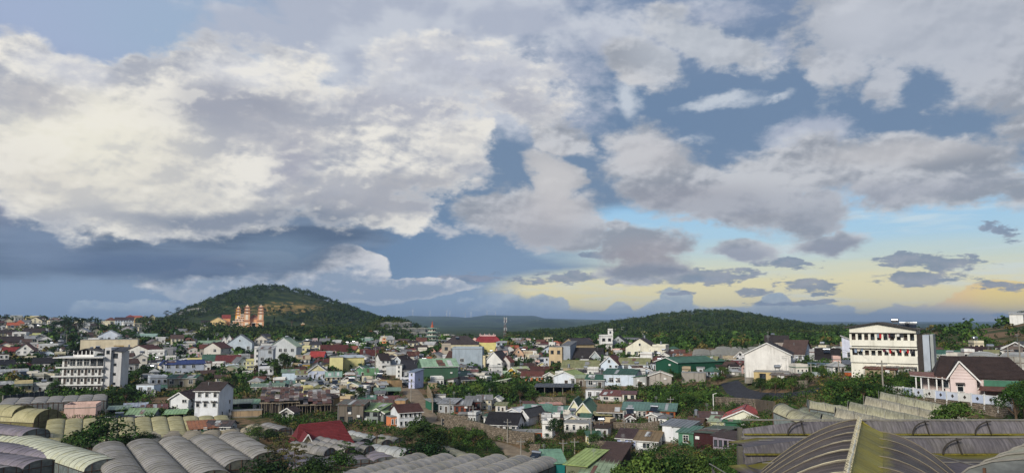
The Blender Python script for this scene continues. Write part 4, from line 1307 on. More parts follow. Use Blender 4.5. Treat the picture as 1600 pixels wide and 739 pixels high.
H(505,574,26,7,'M',5,-12,'#9c8b7c','#5d2a24',(1,3),'low dark red lean-to roof in front of the vivid red roof')
H(478,579,11,9,'F',0,0,'#c8a23c',GY,(1,1),'small ochre yellow box under the lean-to roofs',opt='nopar')
H(462,584,24,6,'M',4,0,'#6b5b52',BR,(1,2),'shadowy brown lean-tos right of the dark tree',rust=0.4)
H(525,586,20,27,'F',0,0,'#dcd59a',GY,None,'left block of the plain pale yellow cube building',opt='nopar',dirt=0.15,dep=8)
H(552,583,32,24,'M',2,8,'#cfc78c','#b9c6cc',None,'long right wing of the pale yellow cube building',dirt=0.25,dep=9)
H(495,597,27,17,'G',10,0,'#b7c0d3',GR,(1,4),'blue-grey villa with cream gable and long balcony',gc='#d9cf9e',opt='att bal',dep=10)
H(494,609,36,11,'F',0,0,'#8f99a9',GY,(1,5),'glazed ground-floor terrace under the blue-grey villa',opt='dark nopar',dep=5)
H(453,596,24,14,'M',3,0,'#cbdbe8',PG,None,'white-blue blank house end with green-grey roof left of the villa',opt='nodoor')
H(472,598,18,13,'S',5,-4,'#b7c6d2',OLV,(2,3),'blue-white house with olive roof joined to the villa')
H(521,598,22,10,'S',6,0,'#c7b89a','#7fa893',(1,3),'sand house with a pale sea-green roof right of the villa')
H(521,609,22,8,'F',0,0,'#7d766c',GY,(1,4),'dark shopfront storey under the sea-green roof',opt='dark nopar',dep=5)
H(542,602,14,9,'G',5,0,'#6a5248','#4a3a34',(1,1),'dark brown hut between the sea-green and green gables')
H(562,589,18,10,'G',7,-28,'#5f8f70',GN,(1,2),'green-painted gabled house with green roof')
H(581,596,20,10,'M',8,6,'#586a52','#5f8f55',(1,3),'open-fronted house with grass-green roof below the white row',rust=0.05)
H(553,600,13,9,'S',3,0,'#3d7a66',GN,(1,1),'teal green kiosk left of the grass-green roof')
H(446,608,26,8,'M',3,0,'#57767a','#54806e',(1,4),'low teal building above the rusty shanty')
H(418,613,46,9,'S',3,-4,'#a89c80','#6f8a70',(1,4),'long low tan building with grey-green roof in the middle left',dirt=0.5)
H(572,538,20,5,'S',4,0,'#b9c2bd','#7fa08c',(1,3),'pale green roof bungalow at the foot of the hill')
H(582,543,14,7,'S',3,-10,'#a9b0b2',GR,(1,3),'grey bungalow right of the pale green one at the hill foot')
H(553,541,13,5,'F',0,0,WH,GY,(1,3),'small white flat house at the edge of the wood')
H(579,524,11,5,'H',3,0,'#c98a5c',OR,(1,2),'orange-walled house on the hill foot',kind='tile')
H(564,520,7,3,'M',1,0,WH,LGR,None,'tiny white shed at the hill foot')
H(559,556,10,6,'G',7,0,'#e0d894',BR,(1,1),'steep narrow yellow gable left of the dark red roofs')
H(582,549,9,6,'G',6,0,'#e0d9a0',BR,(1,1),'steep narrow yellow gable farther up, right of the other one')
H(577,563,26,8,'S',8,0,'#cfc9c2','#5d2a24',(1,4),'white-walled house with dark red roof left of the white gable row')
H(592,553,16,6,'S',5,0,'#9b8f88','#45353a',(1,2),'dim maroon-roofed house behind the white row')
H(600,570,16,8,'M',2,0,'#8fa0bb',GY,(1,2),'small blue-grey wall patch below the dark red roof')
H(602,585,14,22,'S',9,14,WH,DB,(3,2),'white three-storey house front with steep dark roof',opt='bal',dep=10)
H(620,583,26,14,'G',12,-30,'#bec7d0',DB,(2,2),'pale grey gable wall right behind the three-storey front',dep=8,opt='nodoor att')
H(612,586,17,14,'F',0,0,'#c2c6c6',GY,None,'blank grey cube beside the power pole',ret=8,opt='nopar')
H(623,591,9,20,'F',0,-10,WH,GY,(3,1),'thin white three-storey block left of the lavender house',opt='nopar')
H(648,590,34,12,'S',13,8,'#c3c6cb','#35343a',(2,5),'white house with a big charcoal roof left of the green scaffold',dep=11,opt='rnd')
H(634,585,12,12,'F',0,0,'#a5a9a8',GY,(2,2),'grey porch block in front of the charcoal roof')
H(643,608,9,26,'M',3,-30,'#bcc3e0','#7d90a5',(3,1),'narrow lavender-blue tower house on the village street',dep=6,opt='nodoor')
H(654,604,10,20,'F',0,0,'#aab0cc',GY,(2,1),'lavender grey lower wing behind the narrow tower house',opt='nopar')
H(688,597,54,24,'S',10,10,'#3f5f4b','#8fb58e',None,'tall house wrapped in green netting under a pale green roof',dep=13,ret=12,dirt=0.5)
H(676,606,14,8,'F',0,0,'#a09074',GY,None,'old plaster wall block under the green netting',ret=8,opt='nopar',dirt=1.0)
H(684,604,18,11,'F',0,6,WH,GY,(1,3),'white cabin on a tall buttressed base beside the green netting',ret=16,retm=concrete_m('#a08f72'),dep=6,opt='nodoor')
H(701,604,15,9,'L',3,-14,'#c9c6c0',BR,(1,2),'dark-roofed cabin half with rusty gable on the buttressed base',ret=16,retm=concrete_m('#8d7a60'),dep=6,opt='dark')
H(713,596,34,9,'S',6,-8,'#75726a',GN,(1,6),'glass-fronted workshop with a green roof and orange end wall',opt='dark nodoor',dep=9)
H(728,594,9,8,'F',0,-8,'#b5532f',GY,None,'orange brick end wall block of the glass-fronted workshop',opt='nopar',dep=6)
H(738,594,15,13,'M',2,0,WH,'#8a4636',(1,2),'white flat house with red-brown eave in the centre of town',rust=0.6)
H(751,596,12,9,'F',0,-10,'#c9c4b8',GY,(1,1),'grey-white side wing with brown door in the centre of town')
H(768,591,30,9,'F',0,0,'#a5a8b5',GY,None,'blank grey garage wall under the brown-gabled white house',opt='nopar',dirt=0.3)
H(730,576,46,30,'F',0,-6,'#9daab4',GY,(1,1),'big blank blue-grey block behind the centre',opt='nodoor rnd',dep=9)
H(697,562,14,22,'F',0,0,'#b0a594',GY,(2,1),'open brown balconies at the left of the wide cream hip-roofed house',opt='dark')
H(720,553,56,15,'H',13,0,'#c8c0a0','#3f3634',(1,6),'wide cream house with a dark hipped roof in the town centre',opt='nodoor sol',dep=13,kind='tile')
H(716,562,38,9,'F',0,0,'#b7c2c9',GY,None,'pale blue parapet terrace in front of the wide cream house',opt='nopar')
H(762,552,26,17,'F',0,0,'#d6cb86',GY,None,'plain yellow temple hall wall under the red curved roof',opt='nopar',dirt=0.1,dep=12)
H(712,574,34,10,'S',14,-26,'#c6ced4','#4e352c',(1,3),'white house with steep brown roof left of the blue-grey block',dep=10,kind='tile',opt='rnd')
H(750,577,16,18,'F',0,-8,'#d5c8a2',GY,(1,2),'cream house with a cluttered roof terrace in the centre',opt='tank')
H(771,578,26,14,'G',14,-16,WH,'#453a38',(1,3),'white house with wide brown gable and balcony in the centre',dep=14,opt='barge bal dark',kind='tile')
H(790,577,14,12,'G',8,-20,'#c9c7c3','#8a4a34',(1,1),'side bay with small brick gable right of the wide brown gable',kind='tile')
H(810,562,16,9,'G',9,0,'#d9b798','#c9a88c',(1,2),'peach-coloured gable above the yellow house',opt='att')
H(813,571,16,9,'F',0,-8,WH,GY,(1,2),'white open garage under the peach gable',opt='dark')
H(660,557,14,11,'F',0,0,'#d5d0c2',GY,(1,2),'off-white cube house below the pagoda')
H(676,556,11,6,'G',6,0,'#d8ab98','#6b3f33',(1,1),'left one of two small pinkish gables below the pagoda')
H(689,556,11,6,'G',6,0,'#d8ab98','#6b3f33',(1,1),'right one of two small pinkish gables below the pagoda')
H(678,564,24,6,'G',7,-24,'#8d8d8c',GR,(1,2),'slate grey gabled roof left of the steep brown roof')
H(640,556,16,6,'S',5,0,'#b09a92','#6e2b25',(1,2),'low red-brown roof left of the off-white cube')
H(628,549,15,5,'S',4,0,'#b5b9ba',GR,(1,2),'grey roof among trees left of the pagoda')
H(641,527,15,5,'H',3,0,'#b8a08c',OR,(1,2),'orange roof on the terraces left of the pagoda',kind='tile')
H(800,589,13,9,'G',6,-40,'#c3a24a','#b9c48a',(1,1),'mustard yellow house with a pale lime roof',dep=9)
H(793,590,12,6,'M',3,0,'#9db08e','#a9c493',(1,1),'pale green lean-to left of the mustard house')
H(786,596,14,4,'M',2,0,'#7d4a3c',RD,(1,1),'dark red canopy in front of the mustard house')
H(772,606,40,5,'L',8,-14,'#8f9185','#a9b598',None,'long grey-green shed roof climbing the slope in the centre',dep=6)
H(831,598,32,10,'S',6,-6,'#c97f56','#6b3b30',(1,4),'orange-walled bungalow with brown roof right of the mustard house',kind='tile')
H(826,578,18,5,'S',5,0,'#cbb59a','#45302b',(1,3),'dark-roofed cottage with beige front behind the orange bungalow',kind='tile')
H(850,587,40,5,'S',8,0,'#7b5a4c','#57322a',(1,5),'broad maroon roof behind the orange bungalow',kind='tile')
H(851,573,13,14,'F',0,0,'#c6cdda',GY,(2,2),'small blue-white cube beside the unfinished house',opt='nopar')
# the unfinished house: two open storeys
H(868,575,20,32,'F',0,-18,'#c2ae8c',GY,(2,2),'unfinished tan brick house with two empty window bays',opt='dark nodoor nopar',dep=14)
H(885,573,12,33,'M',5,-18,'#9ba3ac',GR,None,'grey sheet-clad side of the unfinished tan house',dep=9)
H(889,562,22,24,'G',9,-60,'#a99878','#3a3434',(1,1),'raw brick rear part with dark roof behind the unfinished house',opt='nodoor',dep=10)
H(915,569,46,8,'S',16,-12,'#a3a69f','#35302f',(1,4),'house with a wide steep dark brown roof right of the unfinished one',dep=12,kind='tile')
H(931,568,16,10,'G',9,-40,'#a9b3b6','#35302f',(1,1),'blue-grey gable end of the wide dark roof',dep=4,opt='nodoor')
H(906,584,56,9,'S',10,-6,'#8c8b83',OLV,(1,4),'large workshop with an olive green roof',dep=12,rust=0.25,opt='nodoor')
H(882,603,34,15,'G',7,-20,'#d3dae2',LG,(1,3),'white-blue shed with a lime green roof left of the dark green roof',dep=11,opt='rnd')
H(908,604,16,13,'M',3,0,'#8a8276','#98a578',(1,1),'raw block hut under the lime roof edge',dirt=0.9)
H(930,606,28,13,'S',6,-16,'#8b9094','#2c5c46',(1,2),'grey shed with a dark green hipped roof',rust=0.05)
H(865,617,56,12,'O',2,-4,'#4e5358','#4c5157',None,'dark open steel shed in the middle of the slope',dep=8)
H(952,585,26,16,'G',12,-12,'#cdd9e6','#6b382c',(2,3),'white gabled house with red-brown side roof right of the olive workshop',opt='att rnd nodoor',dep=12,kind='tile')
H(990,581,46,12,'S',8,-8,'#ccd9e4',OLV,(1,2),'white-blue hall with an olive roof below the cream villa',rust=0.1,opt='nodoor',dep=9)
H(968,604,48,19,'M',5,-8,'#cbd9e6','#1f5a40',(1,3),'long white-blue hall with a dark green roof edge',opt='rnd nodoor nopar',dep=10,dirt=0.5)
H(1000,606,20,16,'L',3,-20,'#a9adab','#1f5a40',(1,1),'grey end bay of the long white-blue hall',dep=8)
H(948,548,18,22,'F',0,10,WH,BK,(2,2),'left colonnaded wing of the modern white villa with a lookout',opt='bal dark')
H(966,546,22,12,'G',9,-12,'#a9b0b2',BK,(1,3),'grey gabled part of the modern villa with a lookout',opt='att')
H(954,540,8,24,'F',0,0,WH,BK,(3,1),'square lookout tower on the modern white villa',opt='dark',dep=4)
H(934,549,15,8,'F',0,0,'#a39c8b',GY,(1,1),'dull flat house left of the modern villa')
H(986,538,24,6,'S',4,0,'#8d8d88',GR,(1,3),'long grey roof behind the cream villa')
H(1000,561,44,18,'G',14,-10,'#dcd9c6','#4a3f3e',(1,4),'large cream villa with a sharp gable and roof tanks',opt='att nodoor tank',dep=13,kind='tile')
H(1030,560,20,18,'F',0,-10,'#dfdcc8',GY,(1,2),'flat cream wing with a balcony right of the sharp cream gable',opt='dark tank',dep=9)
H(1042,586,34,20,'G',7,-48,'#20503c','#3b6b55',None,'dark green steel warehouse with a long translucent-striped side',dep=22,dirt=0.1,rust=0.05,opt='noplinth')
H(1032,603,34,16,'G',6,0,'#a8a29a','#8d8a82',None,'weathered concrete gable wall in front of the green warehouse',dirt=1.0,dep=4)
H(1084,597,36,14,'F',0,-4,'#97928a',GY,None,'stained grey concrete yard wall block right of the warehouse',dirt=1.0,opt='nopar',dep=5)
H(1054,556,30,5,'S',4,0,'#8d6a58',RUST,(1,3),'cluster of dark rusty roofs right of the cream villa',rust=0.8)
H(1084,562,24,4,'S',4,0,'#a08a74','#8d4a34',(1,3),'low house with rust-orange sheets behind the warehouse',rust=0.9)
H(1110,575,18,12,'S',5,-10,'#ccd2d8',OLV,(1,2),'small white-blue house with an olive roof',opt='rnd')
H(1113,590,20,10,'H',6,0,'#8793a3','#3a6a58',(1,2),'hut with dark green hipped roof and blue door')
H(1095,585,12,10,'F',0,0,'#b7bcc2',GY,(1,1),'little grey-blue cube left of the blue-door hut',opt='nopar')
H(1157,566,17,9,'G',8,0,'#c9cacd','#6a574e',(1,2),'lilac white gable with brown roof left of the big white gable',opt='att')
H(1140,568,16,7,'S',4,0,'#b8a583',TAN,(1,2),'sand house among the grey long roofs',rust=0.3)
H(1156,577,22,7,'S',5,0,'#8b8f9d','#6a2a2c',(1,2),'dark red roofed low house at the left foot of the big white gable')
H(1148,588,24,7,'M',2,0,'#a9a9a2','#b5b7b2',None,'weathered grey tank house by the slate slope',dirt=0.9)
H(1200,592,68,38,'G',17,-4,'#dcdad4','#3d3533',None,'big plain white gabled house with a stained wall, right of centre',dirt=0.55,dep=14,kind='tile',opt='barge',r=215)
H(1206,599,52,17,'F',0,-4,'#c2ad7c',GY,(1,2),'low ochre flat-roofed house in front of the big white gable',dirt=0.8,opt='nopar tank dark',dep=6)
H(1214,544,34,10,'S',9,0,'#9a9088','#3b3331',(1,3),'dark roofed house with water tanks behind the big white gable',opt='tank',kind='tile',dep=10)
H(1239,566,32,13,'S',20,-14,'#cdd3dd','#5a463f',(1,3),'steep brown roofed house right of the big white gable',dep=11,kind='tile')
H(1228,600,42,13,'M',1,-6,'#7d6d58','#6e6357',None,'weathered brown board shed right of the ochre house',dirt=1.0,dep=5,rust=0.5)
H(1267,591,32,4,'M',3,0,'#8a5348','#b9c2b2',None,'pale flat sheet roof over a dark red wall among bushes',dep=5)
H(1294,568,34,6,'S',16,0,'#6b625c','#2f2a2a',(1,3),'house that is nearly all steep black-brown roof left of the dormitory',dep=10,kind='tile',opt='sol')
H(1283,577,34,6,'M',2,0,'#5b6a70','#5d7680',(1,4),'low blue-grey sheet shed below the black-brown roof',rust=0.1)
H(1325,563,15,30,'R',6,0,'#c9cede',GY,(2,1),'pale lilac sloping side wall left of the dormitory',opt='nodoor rnd',dep=12)
H(1329,578,18,9,'M',4,0,'#5c6065','#64686e',(1,2),'small grey shed at the left foot of the dormitory',opt='dark nodoor')
H(1331,590,20,8,'F',0,0,'#a8532f',GY,None,'stack of orange brick wall below the small grey shed',dirt=0.8,opt='nopar',dep=3)
H(1354,588,32,26,'F',0,-4,'#cfc6a4',GY,None,'plain cream block in front of the dormitory',dirt=0.5,dep=7,opt='nopar')
H(1376,593,42,16,'M',4,-10,'#9b8f74','#6b3226',None,'tan shed with a rusty brown roof under the dormitory',dirt=0.7,dep=6,rust=0.6)
H(1409,588,36,13,'M',2,0,'#8e8b82','#6d6e6c',(1,2),'grey wall shed with sheets right of the rusty brown roof',dirt=0.9,dep=5,rust=0.5)
H(1455,579,30,12,'R',4,-8,'#6e7478','#87857a',(1,3),'grey lean-to workshop right of the dormitory',rust=0.6,opt='dark nodoor')
H(1481,562,42,8,'S',5,-12,'#ccd6de','#2f6a52',None,'white barn with dark green roof right of the dormitory',dep=8)
H(1528,556,30,7,'S',6,0,'#6d5550','#3b2c2c',(1,4),'brown-roofed cottage at the foot of the green far right hill',kind='tile')
H(1590,567,34,22,'G',10,-24,'#6f6560','#4b4d50',(2,3),'two-storey dark brown timber house at the right edge',opt='bal dark',dep=10)
H(1592,578,34,10,'F',0,0,'#857f6a',GY,None,'low stained wall under the timber house at the right edge',dirt=0.9,opt='nopar',dep=4)
H(1588,496,18,5,'S',2,0,WH,LGR,None,'small white shed roof on the far right hilltop',r=400,dep=5)
# lower part
H(124,655,42,17,'F',0,-10,'#dcbdb0',GY,None,'salmon pink plastered house behind the yellow greenhouse row',dirt=0.45,dep=8,opt='noplinth')
H(137,650,24,15,'M',2,0,'#b58d84','#7a4038',(1,1),'red-brown rusty roof on top of the pink house',rust=0.8,dep=5)
H(185,649,28,9,'O',2,-4,'#6b6c62','#7d9480',None,'open shed with a grey-green roof right of the pink house',dep=6)
H(218,656,36,8,'S',7,-20,'#8d93a1','#7fa070',(1,4),'grey-blue bungalow with a green roof left of the white gabled house',rust=0.05)
H(212,642,30,5,'M',4,0,'#8b8f96','#a2abb8',None,'pale grey-blue sheet roof behind the green-roofed bungalow')
H(245,644,26,5,'M',4,0,'#7a4338','#6b2f28',None,'dark red sheet roof left of the white gabled house',rust=0.7)
H(184,664,44,6,'S',5,6,'#5e6063','#3f4147',(1,3),'charcoal-roofed low shed above the yellow scalloped greenhouse',opt='sol')
H(279,642,26,19,'G',9,-26,'#dcdfe0','#553f38',(2,2),'white gabled house with brown roof left of the three-storey one',dep=12,kind='tile',opt='rnd nodoor')
H(297,641,12,14,'G',6,10,'#a9aeb4','#553f38',(1,2),'small grey gabled porch wing right of the white gabled house',kind='tile',dep=5)
H(272,657,28,10,'O',2,-6,'#3f5246','#8ab872',None,'bright green canopy on posts below the white gabled house',dep=7)
H(322,656,34,44,'S',10,-22,'#dde1e4','#463a37',(3,3),'white three-storey house with a brown roof, left foreground',dep=10,opt='awn rnd',kind='tile',low=1)
H(330,650,18,11,'F',0,-22,'#2f5f42',GY,(1,1),'green clad ground-floor bay of the white three-storey house',opt='nopar nodoor',dep=4.5)
H(318,668,30,9,'F',0,-10,'#b09a7c',GY,(1,3),'tan plastered basement below the white three-storey house',opt='nopar dark',dep=5)
H(318,676,36,7,'M',7,8,'#2f5f4a','#a5632f',(1,2),'low green hut with an orange-brown roof beside the tunnels',rust=0.3)
H(340,674,34,8,'S',6,-20,'#b9bcbc','#4c4443',(1,2),'low white hut with a dark brown roof beside the tunnels')
H(372,641,46,10,'O',3,0,'#4f4e4a','#6f7d6c',None,'open timber stalls right of the three-storey white house',dep=6)
H(385,652,44,10,'F',0,-4,'#a58f72',GY,None,'tan retaining house wall under the open stalls',dirt=0.9,opt='nopar',dep=3)
H(403,640,15,9,'M',4,-10,'#dcdad2','#6f9a72',(1,1),'little white hut with a green roof left of the orange wall')
H(424,641,28,9,'M',5,0,'#c4683a','#5e3426',None,'orange-painted hut under rusty sheets',rust=0.9,dep=5)
H(547,664,38,30,'M',3,-14,'#716a60','#5f6f62',(2,3),'tall patched grey shack of rusty sheets',dirt=1.0,rust=0.8,opt='dark rnd nodoor',dep=8)
H(571,664,36,21,'M',6,-24,'#8b938f','#7fa052',(2,3),'shack with a lime green roof and an orange balcony',dirt=0.7,opt='dark rnd',dep=9,rust=0.1)
H(588,663,22,18,'G',6,-20,'#8d938c','#8aa068',None,'raw grey gable wall right of the orange balcony shack',dep=6,dirt=0.6)
H(573,634,24,9,'M',4,0,'#55605a','#3f8060',(1,2),'low shed with an emerald green roof behind the shacks')
H(600,641,28,8,'M',5,8,'#6b5a50','#4a3430',(1,3),'dark rusty roof between the emerald roof and the street',rust=0.8)
H(605,620,38,9,'O',2,0,'#57534c','#6d9070',None,'wide green-edged carport roof above the shacks',dep=7)
H(612,632,32,6,'M',4,14,'#8a7768','#7a3a34',None,'patchy red and white sheet roof below the carport',rust=0.6)
H(625,636,16,10,'F',0,-10,'#b08f68',GY,None,'sandy clay hut by the street bend',dirt=0.8,opt='nopar')
H(615,648,30,6,'M',4,0,'#7c7c6a','#8f9a78',None,'mossy green-grey roof above the house on stilts')
H(683,642,18,14,'M',2,20,'#2f6650','#8a8d88',None,'dark green tin-walled hut beside the street',dep=5)
H(697,646,24,15,'M',4,-16,'#a2a5a8','#9b9c9c',(1,3),'grey tin house right of the dark green tin hut',dep=7,dirt=0.7)
H(688,626,16,8,'F',0,0,'#e0e0dc',GY,None,'white box house above the grey tin house',opt='nopar',dep=4)
H(722,648,24,14,'M',4,-4,'#8a4e3c','#8b8a85',(1,3),'brown and white terrace house in the lower centre',dep=8,opt='dark')
H(740,642,22,14,'M',4,0,'#7d4234','#77756f',(1,3),'dark red terrace house in the lower centre',dep=8,opt='dark')
H(757,640,22,15,'M',3,0,'#cfc7ac','#8f8c84',(2,3),'cream two-storey terrace house with small windows, lower centre',dep=8)
H(775,637,13,12,'G',4,-10,'#dcdedd',LGR,(1,1),'small white gable at the right end of the terrace row')
H(745,655,56,8,'F',0,-2,'#6f6d68',GY,(1,7),'glazed veranda floor with an orange edge beam below the terrace row',opt='dark nopar nodoor',dep=4,ret=4)
H(783,676,46,13,'S',14,-16,'#dcdcdc','#2b2a2e',(1,5),'white cottage with a glossy black roof on the stone wall',dep=8,kind='tile',opt='dark')
H(801,655,38,8,'G',8,-30,'#cfd5dc','#c9ccd0',(1,1),'white house with pale roof edge behind the black-roofed cottage',dep=8,opt='nodoor')
H(818,666,15,16,'G',9,-30,'#d3d6d8','#3a3a3c',(1,1),'tall narrow white gable right of the black-roofed cottage',dep=9,opt='nodoor')
H(928,625,25,15,'F',0,-8,'#d6d9dc',GY,(1,2),'whitewashed patchy block left of the rusty red roof',dirt=0.8,opt='nopar nodoor')
H(955,628,32,10,'M',5,-12,'#c6c2bc','#7a3a34',(1,2),'low house with a patchy red roof and white door',rust=0.7)
H(983,629,20,13,'M',2,0,'#dad6c8','#6b3c36',(1,2),'small white two-window house with a thin red roof, right of the patchy roof',opt='dark nodoor')
H(845,652,42,9,'M',6,8,'#c29a8a','#5d8f74',(1,5),'long pink house with a sea-green awning roof, left part',dep=7,opt='dark')
H(884,655,38,9,'M',6,0,'#98705f','#54876c',(1,4),'long house with a sea-green awning roof, right part',dep=7,opt='dark')
H(862,640,30,8,'M',1,12,'#d9a893','#c9937f',None,'plain salmon wall rising behind the sea-green awning',dep=3)
H(911,658,24,14,'G',14,-8,'#d8d3a8','#47705a',(1,2),'front cream gable of the green-roofed double-gabled house',dep=14,opt='dark')
H(897,650,13,14,'G',10,-8,'#ddd9ba','#47705a',(1,1),'smaller rear cream gable of the green-roofed double-gabled house',dep=10,opt='dark')
H(902,677,40,15,'F',0,-6,'#dad8d2',GY,(1,4),'white lower storey with a green railing in the lower centre right',opt='nopar',dep=6)
H(940,659,26,10,'O',2,0,'#6d6355','#a5a05f',None,'yellow-awned open veranda right of the double gables',dep=5)
H(955,657,40,13,'S',8,-4,'#8d8f90','#80643f',(1,5),'long house with a brown sheet roof right of the double gables',dep=9,opt='dark')
H(992,655,36,14,'M',7,-4,'#b3b6b0','#5c8474',(1,5),'house with a grey-green canopy right of the brown roof',dep=7,opt='')
H(1032,656,44,14,'M',6,-4,'#9a5a38','#5c8474',(1,4),'orange-brown timber house under the right end of the green canopy',dep=7,opt='dark')
H(1026,642,60,6,'S',3,-4,'#a5602f','#9a5c33',None,'orange boarded roof storey behind the grey-green canopy',dep=6,rust=0.1)
H(855,686,15,22,'F',0,-10,'#dcdcd8',GY,(2,1),'slim white house half hidden by the dark round tree')
H(836,685,24,9,'F',0,-6,'#a54f2c',GY,(1,2),'bare orange brick hut left of the slim white house',opt='nopar dark',dep=5)
H(812,684,30,8,'F',0,0,'#57524b',GY,(1,3),'dark grey hut ruin left of the orange brick hut',opt='nopar dark',dep=5,dirt=1.0)
H(979,700,28,15,'S',9,-14,'#a9b5d6','#4a3a3c',None,'pale blue walled house with brown roof, lower right of centre',dep=9,kind='tile')
H(1010,706,32,17,'S',9,-14,'#dde0e0','#80683f',(1,1),'white house with a tan sheet roof joined to the pale blue one',dep=10,opt='nodoor')
H(945,742,36,16,'M',16,-14,'#3d3230','#4b3a36',None,'dark brown tiled roof at the bottom centre',dep=12,kind='tile')
H(868,744,28,19,'M',6,6,'#1f7472','#6fa37c',None,'teal tin-walled shed with a mint green roof at the bottom centre',dep=10)
H(900,746,30,18,'M',9,-22,'#6d705a','#9ab04e',None,'shed with a bright lime stripe roof at the bottom centre',dep=11)
H(930,752,44,10,'M',9,-10,'#565a48','#8fa478',None,'flat sage green roof at the bottom edge of the centre',dep=9)
H(818,744,50,8,'G',15,-32,'#9aa0a2','#858b8d',(1,1),'grey metal gabled shed at the bottom edge with a solar heater',dep=9,opt='sol nodoor')
H(1046,692,20,26,'M',3,-18,'#dfe2e4','#83888c',None,'tall white block with a grey roof, lower right of centre',dep=7,ret=9)
H(1064,692,22,24,'M',4,-22,'#c9cfcf','#7d8386',(1,1),'white and grey side part of the tall white block',dep=6,ret=8,opt='nodoor')
H(1072,699,22,22,'M',4,-18,'#4d7a62','#4f7d66',(1,1),'green clad shed with a sign-like vent right of the tall white block',dep=6,opt='nodoor')
H(1083,698,10,20,'F',0,-10,'#c9a95c',GY,None,'narrow ochre wall strip right of the green clad shed',opt='nopar',dep=4)
H(1103,706,34,28,'L',1,-24,'#3c2122','#46554c',None,'maroon sheet-metal shed beside the striped shed',dep=10,rust=0.1)
H(1134,704,36,18,'R',3,-14,'#8e8794','#3a2c2c',(1,5),'striped lilac and maroon shed touching the big greenhouse',dep=8,opt='dark nodoor')
H(1112,660,38,8,'S',6,6,'#6b5548','#583f38',(1,3),'low house with a brown sheet roof below the stone terrace',rust=0.3)
H(1162,662,58,8,'G',13,-4,'#dcdcc8','#8e2f33',None,'wide white gable edged by a red roof beside the greenhouse',dep=10,opt='noplinth')
H(1125,668,30,9,'M',4,-8,'#b9bd9c','#9db08a',None,'pale green lean-to below the wide white gable')
H(1150,670,34,10,'M',6,-8,'#2f5f48','#2f6e4c',None,'emerald sheet roofs stacked below the wide white gable',rust=0.05)
H(641,668,34,24,'S',9,22,'#d9dde0','#5a3a34',(2,5),'white house on stilts with a band of windows beside the street',dep=6,opt='stilt nodoor',kind='tile')
H(616,668,11,16,'F',0,22,'#d08258',GY,(1,2),'orange brick bay under the white house on stilts',dep=3,opt='stilt nodoor nopar')

# ------------------------------------------------------------------ landmark buildings
def frame_at(px, py, r, rot=0):
    p = at(px, py, r); th = math.atan2(p.x, p.y)
    k = p.length * math.cos(th) / F
    return p, -th + R(rot), k

